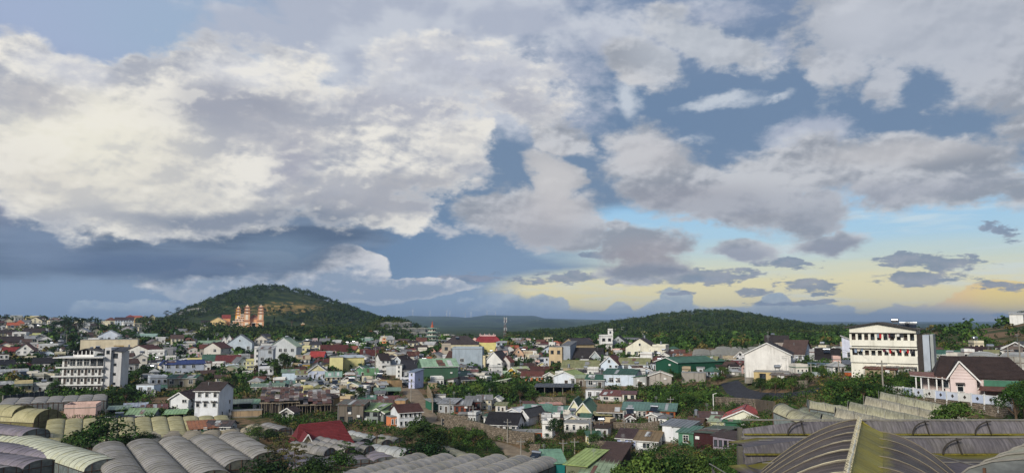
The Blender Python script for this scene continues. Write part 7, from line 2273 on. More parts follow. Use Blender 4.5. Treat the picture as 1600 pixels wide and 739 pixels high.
# right, middle distance
GH('small arched tunnel with its round end turned right, behind the near greenhouses', P(1262, 624, -12.6), P(1338, 637, -13.7), 3.8, 1.2, [PAL], 1.3, bay=2.4, hoopm=RIBM, end=film_m('#7b8484', '#596162', mossk=.1))
GH('pale ridged tunnel left of the small arched one', P(1220, 630, -13.0), P(1276, 654, -14.7), 4.0, 1.2, [PAL], 1.3, bay=2.4, hoopm=RIBM, end=film_m('#7b8484', '#596162', mossk=.1))
GH('low flat grey-green greenhouse between the two pale tunnels', P(1256, 636, -13.8), P(1310, 652, -14.9), 4.0, .5, [film_m('#8b8f7c', '#6d7060', mossk=.2)], 1.0, bay=2.4, nspan=2, side=1, hoopm=RIBM)
GH('three broad beige tunnels stepping down behind the near greenhouses on the right', P(1384, 613, -11.4), P(1476, 632, -12.9), 5.2, 1.5, [PAL, film_m('#a59f8a', '#88826f', mossk=.1)], 1.4, bay=2.4, nspan=6, side=1, lens=[9.5, 11, 12, 12, 12, 12], starts=[-1, -3, -5, -6.5, -8, -9], hoopm=RIBM, sag=.05,
   end=film_m('#6b6a58', '#4f4e40', mossk=.2), step=-.75)
GH('black net covered tunnel below the garden wall at the right', P(1590, 628, -13.8), P(1500, 634, -14.2), 5.6, 2.6, [plain_m('black_netting', '#15171b', .7)], 1.2, bay=2.8, hoopm=RIBD, end=plain_m('black_netting', '#15171b', .7), sag=.1)
GH('twin pale arches behind the brown roof of the pink bungalow', P(1535, 549, -6.8), P(1530, 556, -7.4), 6.0, 1.3, [CLN], 1.5, bay=3, nspan=3, side=-1, hoopm=RIBM, end=film_m('#a8a8a2', '#83837d', mossk=.1))
GH('long grey greenhouse roofs at the foot of the right hill, left block', P(1096, 545, -12), P(1096, 553, -12.6), 7, .9, [film_m('#8a8a80', '#6c6c62', mossk=.2)], 2, bay=4, nspan=5, side=-1, hoopm=RIBM)
GH('long grey greenhouse roofs at the foot of the right hill, right block', P(1130, 541, -12), P(1130, 552, -13), 7, .9, [film_m('#8f9088', '#70716a', mossk=.2)], 2, bay=4, nspan=6, side=-1, hoopm=RIBM)
GH('pale greenhouse roofs on the flat left of the dormitory', P(1262, 541, -12), P(1262, 551, -12.6), 6, .9, [PAL], 2, bay=4, nspan=6, side=-1, hoopm=RIBM)
for i, (px, py, n, lab) in enumerate(((536, 519, 3, 'pale greenhouse strip on the lower right flank of the left hill'), (606, 508, 3, 'pale terraced greenhouse roofs on the small wooded spur, upper row'), (612, 517, 4, 'pale terraced greenhouse roofs on the small wooded spur, lower row'),
                                     (628, 524, 4, 'pale greenhouse terraces left of the pagoda'), (640, 520, 3, 'thin pale greenhouse terrace behind the pagoda'), (690, 527, 2, 'pale greenhouse roofs right of the pagoda'), (612, 537, 5, 'grey greenhouse terrace under the small spur'))):
    r = hit(px, py, 300); q = at(px, py, r); e = at(px + 3, py + .2, r - 10)
    GH(lab, (q.x, q.y, q.z + 3), (q.x, q.y - 14, q.z + 2.6), 9, 1.0, [film_m('#a9a48f', '#8a8672', mossk=.2)], 2, bay=7, nspan=n, side=-1, hoopm=RIBM)
r = hit(310, 488, 300)
for j, (px, py, w) in enumerate(((300, 489, 4), (312, 485, 3), (282, 494, 3))):
    r = hit(px, py, 700); q = at(px, py, r)
    GH(('middle', 'upper', 'lower')[j] + ' pale greenhouse terrace on the left shoulder of the big hill', (q.x, q.y, q.z + 4), (q.x, q.y - 30, q.z + 2), 11, 1.2, [film_m('#b5ad9c', '#96907f', mossk=.15)], 2, bay=10, nspan=w, side=-1, hoopm=RIBM)

# ---- right foreground: saw-tooth bays running across the view
def sawtooth():
    MG = film_m('#6e6a6c', '#4f4c50', '#6d6a3c', .12, .3, name='vent_film')
    DK = film_m('#5d5456', '#443d40', '#6f6830', .12, .35, edge=(11.2, 13.3, 1, 3.0))
    c0 = P(1600, 656, -6.5)
    t = thing('greenhouse', 'big grey-brown saw-tooth greenhouse with yellow mossy gutters across the lower right', 'greenhouse', (0, 0, 0), 0)
    xL, xR = 14.0, 46.0
    D0 = 49.5
    bw = 4.0
    nb = int((xR - xL) / bw)
    for row in range(2):
        xL = 14.9 - row * 2.15
        yb = D0 - row * 7.1              # back (far) edge of the bay: top of the vent
        zt = -6.45 + (0.0, -.02, .0, .0)[row]
        def slant(x):                    # the left end leans towards the viewer and drops
            return 0.0
        n = 8
        # vent face turned to the viewer: from crest down to the gutter
        for i in range(nb):
            xa = xL + i * bw; xb = xa + bw
            lowl = 0.35 if i == 0 else 0.0
            v = MB(); K = 4
            prof = [(0, 0), (-.25, -.22), (-.42, -.50), (-.5, -.78)]
            for u in range(K + 1):
                x = xa + bw * u / K; s = .05 * 4 * (u / K) * (1 - u / K)
                dz = -.55 * (1 - min(1, (x - xL) / 6.0)) ** 2
                for (dy, dzz) in prof:
                    v.v.append((x - xa, dy + s, dzz - s + dz))
            for u in range(K):
                for j in range(3):
                    a = u * 4 + j; v.f.append((a, a + 4, a + 5, a + 1))
            o = obj('vent_panel', v.mesh('vent_panel', MG, True), None, t, (xa, yb, zt))
            # curved slope: rises from the gutter (near the previous crest) towards the far crest of this bay
            sl = MB()
            for u in range(K + 1):
                x = xa + bw * u / K; s = .10 * 4 * (u / K) * (1 - u / K)
                dz = -.55 * (1 - min(1, (x - xL) / 6.0)) ** 2
                for j in range(n + 1):
                    w = j / n
                    yy = -.5 - 6.6 * w
                    zz = -.80 - (.30 * math.sin(w * math.pi / 2) if False else 0) + (.80 * (w ** 1.3)) + .04 * math.sin(w * math.pi) - s
                    sl.v.append((x - xa + (2.15 * (1 - w) if i == 0 and u == 0 else 0), -yy - 7.1, zz + dz))
            # store the slope so that object y runs 0 (far crest) to 7 (gutter)
            sl.v = [(vx, (7.1 - vy), vz) for (vx, vy, vz) in sl.v]
            for u in range(K):
                for j in range(n):
                    a = u * (n + 1) + j; sl.f.append((a, a + n + 1, a + n + 2, a + 1))
            me = sl.mesh('film_panel', DK, True)
            if row: o = obj('film_panel', me, None, t, (xa, yb - 7.1, zt))
            # hoops of the open vents
            if (row, i) in ((0, 0), (0, 1), (0, 2), (0, 3), (1, 2)):
                h = MB()
                h.bar((0, -.12, 0), (0, -.56, -.80), .07)
                pr = None
                for q in range(7):
                    a = q / 6 * math.pi / 2
                    c_ = (-1.05 * math.sin(a), -.58 + .42 * math.cos(a) * 0 - .0, -.80 + .80 * math.cos(a))
                    if pr: h.bar(pr, c_, .07)
                    pr = c_
                obj('vent_hoop', h, RIBD, t, (xa + 3.8, yb - .14, zt + .03))
            obj('ridge_pipe', MB().tube((0, 0, .03), (bw, 0, .03), .05, .05, 5), RIBM, t, (xa, yb, zt - (.5 if i == 0 else 0) * .0))
            obj('gutter', MB().box(0, bw, -.62, -.42, -.84, -.76), film_m('#77702f', '#5a5524', mossk=.1, name='mossy_gutter'), t, (xa, yb, zt))
        e = MB()
        e.bar((xL - .1, yb, -11), (xL - .1, yb, zt - .45), .28); 
        obj('end_post', e, plain_m('old_timber', '#5c5a52', .9), t)
        obj('end_film', MB().add([(xL, yb, -11), (xL, yb - 7.1, -11)] + [(xL, yb - .5 - 6.6 * w, zt - 1.37 + .8 * w ** 1.3) for w in (1, .85, .7, .5, .3, .15, 0)] + [(xL, yb - .45, zt - 1.05), (xL, yb, zt - .55)], [tuple(range(11))]), MG, t)
        obj('film_clip_line', MB().bar((xL, yb - 3.4, zt - .72), (xR, yb - 3.4, zt - .62), .04), RIBM, t)
    # the last bay falls away towards the viewer
    xL = 10.8; g0 = D0 - 7.1 - .5
    for i in range(nb + 1):
        sl = MB(); K = 4; n = 10
        for u in range(K + 1):
            x = bw * u / K; s = .10 * 4 * (u / K) * (1 - u / K); xx = xL + i * bw + x
            dz = -.55 * (1 - min(1, (xx - 12.7) / 6.0 if xx > 12.7 else 0)) ** 2
            for j in range(n + 1):
                w_ = j / n
                sl.v.append((x + (1.95 * (1 - w_) if i == 0 and u == 0 else 0), 13.7 - 13 * w_, -.78 - .55 * w_ - s + .35 * math.sin(w_ * math.pi) + dz))
        for u in range(K):
            for j in range(n):
                a = u * (n + 1) + j; sl.f.append((a, a + 1, a + n + 2, a + n + 1))
        obj('film_panel', sl.mesh('film_panel', DK, True), None, t, (xL + i * bw, g0 - 13.7, -6.47))
        h = MB(); pr = None
        for j in range(n + 1):
            w_ = j / n; xx = xL + i * bw; c = (0, 13.7 - 13 * w_, -.76 - .55 * w_ + .35 * math.sin(w_ * math.pi) - .55 * (1 - min(1, (xx - 12.7) / 6.0 if xx > 12.7 else 0)) ** 2)
            if pr: h.bar(pr, c, .04)
            pr = c
        obj('hoop', h, RIBM, t, (xL + i * bw, g0 - 13.7, -6.46))
    obj('end_film', MB().add([(10.9, g0, -11), (9.2, g0 - 13, -11), (9.2, g0 - 13, -8.5), (10.9, g0 - .1, -7.9)], [(0, 1, 2, 3)]), MG, t)
    xL = 14.9
    w = MB(); w.add([(xL, D0 + .05, -11), (xR, D0 + .05, -11), (xR, D0 + .05, -6.6), (xL, D0 + .05, -7.1)], [(0, 1, 2, 3)])
    obj('back_film', w, MG, t)
    for x in range(12, 50, 4):
        for y in range(20, 56, 4): FOOT.append((x, y, 4))
sawtooth()

def near_tunnel():
    far = Vector((17.4, 38.0, -4.9)); near = Vector((7.6, 18.2, -4.95))
    d = near - far; L = d.length; ang = math.atan2(d.y, d.x)
    t = thing('greenhouse', 'nearest greenhouse tunnel, arched brown film split by a mossy yellow strip along its ridge', 'greenhouse', (far.x, far.y, -10.5), ang)
    FL = film_m('#645850', '#383029', '#a59a80', .10, .45, sx=.15)
    FR = film_m('#665c54', '#413a36', '#a59a80', .06, .4, sx=.2, edge=(-1.5, -0.8, 1, 1.0, -1))
    MO = film_m('#8f8528', '#6b6318', '#a09a48', .2, .2, name='mossy_film')
    zc = 10.5 + far.z
    bay = 2.5; nb = int(L / bay)
    n = 12; half = 5.6; rise = 3.3
    # local: x along towards the viewer, +y to the right-hand side seen from the viewer? (perpendicular)
    # side(+1) = towards photo left, side(-1) = photo right, fixed from the cross product below
    per = Vector((-math.sin(ang), math.cos(ang)))
    left = -1 if per.x > 0 else 1
    def prof(side, w):
        if side == left:
            return side * half * w, -3.65 * w ** 1.58
        return side * 4.7 * w, -3.6 * w ** 1.9
    def prof_(side, w):
        """w 0 crest .. 1 foot"""
        y = side * half * math.sin(w * math.pi / 2) ** 1.0
        z = rise * math.cos(w * math.pi / 2) ** .85 - rise
        return y, z
    for sgn, drop, off, m, nm in ((left, 0, 0, FL, 'film_panel'), (-left, .55, .75, FR, 'film_panel')):
        for i in range(nb):
            mb = MB(); K = 6
            for u in range(K + 1):
                q = u / K; s = .13 * 4 * q * (1 - q)
                for j in range(n + 1):
                    y, z = prof(sgn, j / n)
                    k = (1 - .0)
                    mb.v.append((bay * q, y * (1 - s * .03) + sgn * off, z - s * (1 - .5 * j / n) - drop))
            for u in range(K):
                for j in range(n):
                    a = u * (n + 1) + j; mb.f.append((a, a + 1, a + n + 2, a + n + 1))
            obj(nm, mb.mesh(nm, m, True), None, t, (i * bay, 0, zc))
        for i in range(nb + 1):
            h = MB(); pr = None
            for j in range(n + 1):
                y, z = prof(sgn, j / n); c = (0, y + sgn * off, z - drop + .025)
                if pr: h.bar(pr, c, .035, .035)
                pr = c
            obj('hoop', h, plain_m('film_hoop', '#766f60', .8), t, (i * bay, 0, zc))
            if sgn == left and i < nb:
                h = MB(); pr = None
                for j in range(n - 3):
                    y, z = prof(sgn, j / n); c = (0, y, z - .13 + .03)
                    if pr: h.bar(pr, c, .035, .03)
                    pr = c
                obj('tie_cord', h, plain_m('pale_cord', '#b5ae94', .7), t, (i * bay + bay * .55, 0, zc))
    for i in range(nb):
        # the vertical vent face and the mossy shelf beside the crest
        mb = MB()
        s = -left
        K = 8
        for u in range(K + 1):
            q = u / K
            for (y, z) in ((0, 0.0), (0.05, -.16), (.42, -.34), (.98, -.60)):
                mb.v.append((bay * q, s * y, z - .05 * 4 * q * (1 - q)))
        for u in range(K):
            for j in range(3):
                a = u * 4 + j; mb.f.append((a, a + 1, a + 5, a + 4))
        obj('ridge_film', mb.mesh('ridge_film', MO, True), None, t, (i * bay, 0, zc + .01))
    rp = MB()
    g = random.Random(2); pr = None
    for i in range(int(L / .5) + 1):
        c = (i * .5, g.uniform(-.025, .025), g.uniform(-.01, .03))
        if pr: rp.tube(pr, c, .04, .04, 5)
        pr = c
    obj('ridge_pipe', rp, plain_m('white_pipe', '#cfcbb8', .5), t, (0, 0, zc + .05))
    wr = MB()
    for i in range(int(L / .28)):
        x = i * .28 + g.uniform(-.05, .05)
        wr.bar((x, .08, -.02), (x + .06, -.10, .10), .05, .03)
    obj('ridge_lashing', wr, plain_m('pale_cord', '#b5ae94', .7), t, (0, 0, zc + .05))['kind'] = 'stuff'
    A_ = [prof(left, j / n) for j in range(n, -1, -1)] + [(a + (-left) * .75, b - .55) for a, b in [prof(-left, j / n) for j in range(n + 1)]]
    e = MB().add([(.03, y, zc + z) for y, z in A_], [tuple(range(len(A_)))])
    obj('end_film', e, FR, t)
    ps = MB()
    for i in range(0, nb + 1, 2):
        for y in (-half - .2, half + .2):
            obj('post', MB().box(i * bay - .06, i * bay + .06, y - .06, y + .06, -1, zc - rise + .1), GPOST, t)
near_tunnel()
fA = P(1600, 693, -6.6); fB = P(1495, 739, -6.6); dd = (fB - fA).normalized(); pp = Vector((-dd.y, dd.x, 0)); pp = pp if pp.x > 0 else -pp
GH('pale tarpaulined tunnel corner at the bottom right', fA - dd * 3 + pp * 4.6 + Vector((0, 0, 1.7)), fB + dd * 4 + pp * 4.6 + Vector((0, 0, 1.7)), 7.0, 1.7, [film_m('#b7b39c', '#8a8672', '#7d7a3c', mossk=.35, dark=.2)], 3.5, bay=2.1, hoopm=RIBM, hr=.03, sag=.1, wall=PAL)

# ------------------------------------------------------------------ single trees and bushes
TREE(158, 706, 62, 'bush', 'mid', 'large round leafy tree between the greenhouses at the lower left', 1.9, name='tree', cat='tree')
TREE(120, 700, 28, 'bush', 'mid', 'leafy bush at the left foot of the large round tree', 1.6)
TREE(188, 702, 30, 'bush', 'mid', 'leafy bush at the right foot of the large round tree', 1.6)
TREE(222, 694, 22, 'bush', 'mid', 'low dark bush behind the ribbed tunnels', 2.0)
TREE(238, 690, 16, 'bush', 'dark', 'small dark bush right behind the first ribbed tunnel', 1.8)
TREE(662, 722, 76, 'round', 'dark', 'biggest dark tree at the lower centre, beside the village street', 1.15)
TREE(668, 730, 50, 'bush', 'dark', 'dark bush mass at the foot of the biggest dark tree', 1.9)
TREE(636, 712, 44, 'tall', 'dark', 'dark tree at the left shoulder of the biggest dark tree', 1.5)
TREE(690, 716, 46, 'round', 'dry', 'thin olive tree at the right shoulder of the biggest dark tree', 1.0)
TREE(444, 592, 44, 'round', 'dark', 'full dark tree in front of the pale green-roofed gable', 1.05)
TREE(430, 592, 26, 'round', 'dark', 'smaller tree at the left foot of the full dark tree', 1.1)
TREE(408, 598, 22, 'round', 'mid', 'green tree under the white balcony house', 1.2)
TREE(398, 601, 18, 'bush', 'mid', 'bush left of the green tree under the balcony house', 1.6)
TREE(869, 690, 40, 'round', 'dark', 'dark round tree in front of the slim white house', 1.0)
TREE(587, 700, 42, 'sapling', 'mid', 'leafy sapling with sparse branches above the grey roofs', 1.5)
TREE(575, 712, 26, 'bush', 'mid', 'bush at the left foot of the leafy sapling', 1.5)
TREE(540, 722, 32, 'sapling', 'mid', 'airy shrub tree below the red-roofed house', 1.9)
TREE(530, 735, 40, 'bush', 'mid', 'wide shrub at the bottom edge below the red-roofed house', 1.6)
TREE(560, 722, 22, 'bush', 'dark', 'low shrub between the two airy shrubs', 1.6)
TREE(440, 736, 58, 'sapling', 'dry', 'yellow-green drooping shrub tree right of the ribbed tunnels', 1.7)
TREE(462, 742, 50, 'sapling', 'dry', 'brownish feathery shrub tree at the bottom left of centre', 1.6)
TREE(418, 742, 34, 'bush', 'dark', 'dark thicket at the right end of the ribbed tunnels', 2.0, r=128)
TREE(490, 745, 40, 'bush', 'dark', 'dark thicket at the bottom edge left of centre', 2.0, r=128)
TREE(420, 690, 26, 'bush', 'dark', 'dark shrubs left of the small grey tunnels', 2.2)
TREE(400, 682, 20, 'bush', 'mid', 'green shrubs above the right end of the ribbed tunnels', 2.2)
TREE(1490, 655, 34, 'round', 'mid', 'green tree between the beige tunnels and the black net tunnel', 1.25, r=104)
TREE(1478, 660, 16, 'bush', 'mid', 'yellowish bush at the left foot of the green tree on the right', 1.7, r=102)
TREE(1586, 638, 42, 'round', 'mid', 'dense green tree at the right edge beside the pink bungalow', 1.0, r=122)
TREE(1600, 634, 46, 'round', 'mid', 'green tree cut by the right edge beside the pink bungalow', 1.0, r=128)
# big bush mass, lower right of centre
for i, (px, py, h, w, lf) in enumerate(((1000, 745, 44, 1.5, 'light'), (1030, 748, 50, 1.4, 'mid'), (1062, 745, 46, 1.4, 'mid'), (1092, 745, 50, 1.3, 'mid'), (1122, 742, 42, 1.4, 'mid'), (1142, 745, 36, 1.3, 'mid'), (1012, 716, 30, 1.3, 'light'), (985, 752, 34, 1.5, 'light'))):
    TREE(px, py, h, 'bush', lf, ('leftmost full', 'second', 'third', 'middle', 'fifth', 'rightmost', 'sparse yellow-green', 'low left')[i] + ' bush of the green thicket at the bottom right of centre', w, r=118)
# thickets in the middle right
for i, (px, py, h, w, lf, lab) in enumerate((
    (1188, 614, 26, 1.3, 'dark', 'dark tree left of the thicket below the ochre house'), (1212, 616, 30, 1.3, 'mid', 'tree below the weathered board shed'), (1238, 614, 26, 1.2, 'mid', 'tree right of the weathered board shed'),
    (1262, 604, 26, 1.2, 'mid', 'round tree in front of the pale flat sheet roof'), (1285, 598, 28, 1.1, 'mid', 'tree left of the small blue-grey shed'), (1300, 622, 30, 1.2, 'mid', 'bright tree on the right side of the lane'),
    (1325, 625, 32, 1.3, 'mid', 'tree below the orange brick wall'), (1350, 628, 34, 1.2, 'dark', 'dark tree below the cream block of the dormitory'), (1372, 622, 26, 1.2, 'mid', 'tree left end of the diamond wall'),
    (1310, 636, 22, 1.6, 'dark', 'dark thicket above the small arched tunnel'), (1340, 640, 22, 1.6, 'dark', 'dark thicket above the beige tunnels'), (1198, 634, 20, 1.5, 'dark', 'dark brown-green shrub right of the stone terrace'),
    (1405, 602, 20, 1.7, 'mid', 'scrub under the dormitory grey wall'), (1430, 600, 18, 1.8, 'mid', 'scrub between the dormitory and the pink bungalow'), (1452, 598, 14, 1.8, 'mid', 'weeds in front of the pink bungalow porch'),
    (1130, 594, 24, 1.3, 'mid', 'tree beside the blue-door hut'), (1122, 606, 22, 1.4, 'mid', 'tree below the blue-door hut'), (1060, 600, 18, 1.4, 'dark', 'dark tree against the green warehouse side'),
    (1030, 628, 24, 1.5, 'mid', 'green shrub right of the small two-window house'), (1052, 636, 28, 1.4, 'mid', 'green tree in the thicket below the warehouse'), (1072, 640, 28, 1.4, 'mid', 'tree in the middle of the thicket below the warehouse'),
    (1088, 632, 22, 1.4, 'light', 'pale green shrub below the concrete yard wall'), (1020, 614, 16, 1.6, 'light', 'light shrub below the weathered concrete gable'), (1500, 615, 10, 1.4, 'dark', 'small shrub before the pink bungalow window'))):
    TREE(px, py, h, 'round' if w < 1.45 else 'bush', lf, lab, w)
for i, (px, py, h, w, lf, kd, lab) in enumerate((
    (722, 628, 20, 1.5, 'mid', 'bush', 'bush above the terrace house row, left end'), (745, 622, 24, 1.4, 'light', 'round', 'bright green tree above the terrace houses'), (768, 624, 30, 1.3, 'mid', 'round', 'tree in the middle thicket under the grey-green shed'),
    (790, 628, 32, 1.3, 'mid', 'round', 'biggest tree of the middle thicket'), (812, 630, 34, 1.2, 'dark', 'round', 'dark tree at the right of the middle thicket'), (832, 632, 26, 1.3, 'mid', 'round', 'tree at the right edge of the middle thicket'),
    (700, 618, 12, 1.6, 'mid', 'bush', 'shrub at the foot of the buttressed base'), (823, 612, 16, 1.6, 'mid', 'bush', 'shrub in front of the orange-walled bungalow'), (808, 606, 12, 1.5, 'mid', 'bush', 'shrub below the mustard house'),
    (716, 690, 26, 1.4, 'mid', 'round', 'green tree under the long rubble wall, left'), (740, 698, 28, 1.5, 'mid', 'round', 'green tree under the long rubble wall, middle'), (762, 706, 26, 1.4, 'mid', 'bush', 'shrub right of the long low pale tunnel'),
    (779, 718, 22, 1.5, 'dark', 'bush', 'dark shrub on the bank of the dirt road'), (735, 745, 22, 1.4, 'mid', 'bush', 'bush at the bottom edge beside the metal gable'), (768, 728, 22, 1.2, 'dry', 'bush', 'dry orange-brown shrub right of the long low tunnel'),
    (497, 622, 18, 1.3, 'dark', 'round', 'dark tree left of the pair beside the white row'), (540, 630, 26, 1.2, 'dark', 'round', 'dark round tree below the teal kiosk, left of a pair'), (563, 632, 30, 1.2, 'dark', 'round', 'dark round tree below the teal kiosk, right of a pair'),
    (910, 692, 24, 1.3, 'mid', 'round', 'tree in front of the white lower storey'), (930, 700, 26, 1.2, 'mid', 'round', 'green tree left of the pale blue walled house'), (907, 708, 22, 1.3, 'mid', 'bush', 'shrub below the white lower storey'),
    (850, 612, 10, 1.5, 'mid', 'bush', 'shrub left of the open steel shed'), (935, 612, 10, 1.6, 'mid', 'bush', 'shrub below the dark green hipped shed'), (910, 622, 10, 1.6, 'dry', 'bush', 'dry shrub right of the open steel shed'), (962, 612, 10, 1.8, 'dark', 'bush', 'hedge below the long white-blue hall, left part'), (1000, 612, 11, 1.8, 'mid', 'bush', 'hedge below the long white-blue hall, right part'),
    (845, 560, 20, 1.2, 'mid', 'round', 'pale-topped tree left of the unfinished house'), (830, 572, 14, 1.3, 'dark', 'round', 'dark tree behind the orange bungalow'), (862, 738, 10, 1.4, 'dark', 'bush', 'shrub at the foot of the teal shed'), (895, 745, 14, 1.2, 'dark', 'bush', 'dark shrub between the teal and lime sheds'),
    (546, 556, 14, 1.2, 'dark', 'round', 'dark tree behind the pale yellow cube'), (532, 554, 10, 1.2, 'dark', 'round', 'smaller dark tree behind the pale yellow cube'),
    (225, 594, 26, 1.2, 'dark', 'round', 'dark tree right of the grey lean-to below the terraced hotel'), (212, 598, 22, 1.2, 'mid', 'round', 'green tree below the hotel lean-to'), (350, 606, 20, 1.2, 'mid', 'round', 'green tree right of the weathered tan house'),
    (366, 606, 22, 1.1, 'dark', 'round', 'dark tree right of the narrow green pair'), (380, 610, 16, 1.5, 'mid', 'bush', 'bush above the open timber stalls'), (310, 604, 14, 1.5, 'dark', 'bush', 'dark bush left of the three-storey roof'),
    (96, 612, 20, 1.3, 'dark', 'round', 'dark tree left of the terraced hotel foot'), (84, 616, 22, 1.3, 'mid', 'round', 'green tree above the net fence right end'), (150, 632, 20, 1.8, 'dark', 'bush', 'thicket under the terraced hotel, left'), (175, 634, 26, 1.5, 'dark', 'round', 'dark tree under the terraced hotel, right'),
    (196, 630, 26, 1.4, 'dark', 'round', 'dark tree left of the small blue-white cube'), (205, 648, 16, 1.5, 'mid', 'bush', 'bush behind the open green shed'), (10, 622, 22, 1.3, 'dark', 'round', 'dark tree at the left edge above the net fence'), (24, 616, 14, 1.4, 'mid', 'bush', 'bush left of the cream porch house'),
    (52, 594, 12, 1.6, 'dark', 'bush', 'bushes under the maroon hipped roof'), (66, 590, 14, 1.5, 'mid', 'round', 'tree right of the long low white building'), (100, 580, 26, 1.2, 'dark', 'round', 'dark tree left above the terraced hotel'), (84, 560, 22, 1.2, 'dark', 'round', 'dark tree at the lower bend of the left road'),
    (98, 556, 18, 1.2, 'mid', 'round', 'tree right of the lower bend of the left road'), (110, 560, 22, 1.2, 'dark', 'round', 'dark tree left of the grey cube by the cream wall'), (108, 540, 20, 1.2, 'dark', 'round', 'tree on the right side of the left road'), (118, 536, 14, 1.3, 'dark', 'round', 'round tree below the tall dark pines'),
    (82, 534, 16, 1.2, 'dark', 'round', 'dark tree left of the upper road'), (84, 520, 20, 1.3, 'dark', 'round', 'dark tree under the flat-topped pines'), (72, 520, 14, 1.2, 'dark', 'round', 'dark tree right of the cream hilltop villa'), (100, 516, 18, 1.3, 'dark', 'round', 'wide dark tree on the upper left slope'),
    (208, 536, 20, 1.3, 'mid', 'round', 'green tree left of the pale green roof'), (200, 530, 18, 1.3, 'mid', 'round', 'green tree below the blue-white skyline hall'), (180, 526, 14, 1.3, 'mid', 'round', 'olive tree above the blue-white gable'), (263, 536, 12, 1.4, 'dark', 'round', 'dark tree right of the grey-white flat house'))):
    TREE(px, py, h, kd, lf, lab, w)
for px, py, h, kd, lab, w in ((106, 522, 26, 'tall', 'left one of the tall broad dark trees on the left skyline', 1.3), (118, 524, 30, 'tall', 'middle and tallest of the broad dark trees on the left skyline', 1.4), (128, 520, 24, 'tall', 'right one of the broad dark trees on the left skyline', 1.2),
                              (92, 514, 16, 'pine', 'flat-topped pine left of the tall broad trees', 1.3), (80, 512, 14, 'pine', 'flat-topped pine right of the hilltop villa', 1.5), (10, 506, 16, 'pine', 'umbrella-topped pine on the far left skyline', 1.5),
                              (140, 512, 16, 'pine', 'slanting umbrella pine on the skyline left of the cypresses', 1.4), (148, 514, 18, 'cypress', 'first dark cypress of the group on the upper left', 1.6), (152, 518, 22, 'cypress', 'tallest dark cypress of the group on the upper left', 1.5), (157, 514, 16, 'cypress', 'third dark cypress of the group on the upper left', 1.5),
                              (262, 500, 16, 'pine', 'left pine of the skyline pair beside the big hill', 1.2), (279, 499, 20, 'pine', 'right and taller pine of the skyline pair beside the big hill', 1.3), (267, 502, 10, 'round', 'low round tree between the skyline pine pair', 1.2), (290, 496, 12, 'round', 'round tree where the big hill begins', 1.2),
                              (428, 514, 20, 'cypress', 'dark cypress right of the temple', 1.8), (418, 514, 12, 'round', 'dark round tree at the right foot of the temple', 1.3), (436, 513, 14, 'round', 'dark tree right of the cypress by the temple', 1.3),
                              (345, 505, 14, 'cypress', 'slim cypress above the yellow prayer hall', 1.5), (350, 516, 8, 'round', 'low tree below the yellow prayer hall', 1.4), (456, 510, 16, 'round', 'dark tree between the temple and the pink gate tower', 1.4),
                              (1448, 526, 10, 'pine', 'small pine right of the dormitory on the hill crest', 1.2), (1455, 522, 11, 'pine', 'second small pine on the far right hill crest', 1.2), (1464, 520, 8, 'round', 'small dark tree on the far right hill crest', 1.2), (1500, 517, 8, 'round', 'lone round tree on the far right hill crest', 1.1), (1510, 516, 5, 'bush', 'tiny bush on the far right hill crest', 1.1),
                              (1574, 506, 12, 'pine', 'low umbrella pine on the far right hill', 1.7), (1596, 500, 16, 'pine', 'umbrella pine cut by the right edge', 1.6), (1585, 506, 9, 'round', 'dark tree below the two umbrella pines', 1.5), (1568, 508, 6, 'bush', 'bush left of the umbrella pines', 1.5),
                              (1160, 500, 10, 'pine', 'lone pine breaking the crest of the right hill', 1.3), (1060, 497, 8, 'pine', 'lone pine on the left crest of the right hill', 1.3), (1222, 509, 8, 'pine', 'small pine on the right crest of the right hill', 1.3)):
    TREE(px, py, h, kd, 'pine' if kd in ('pine', 'cypress', 'tall') else 'dark', lab, w)

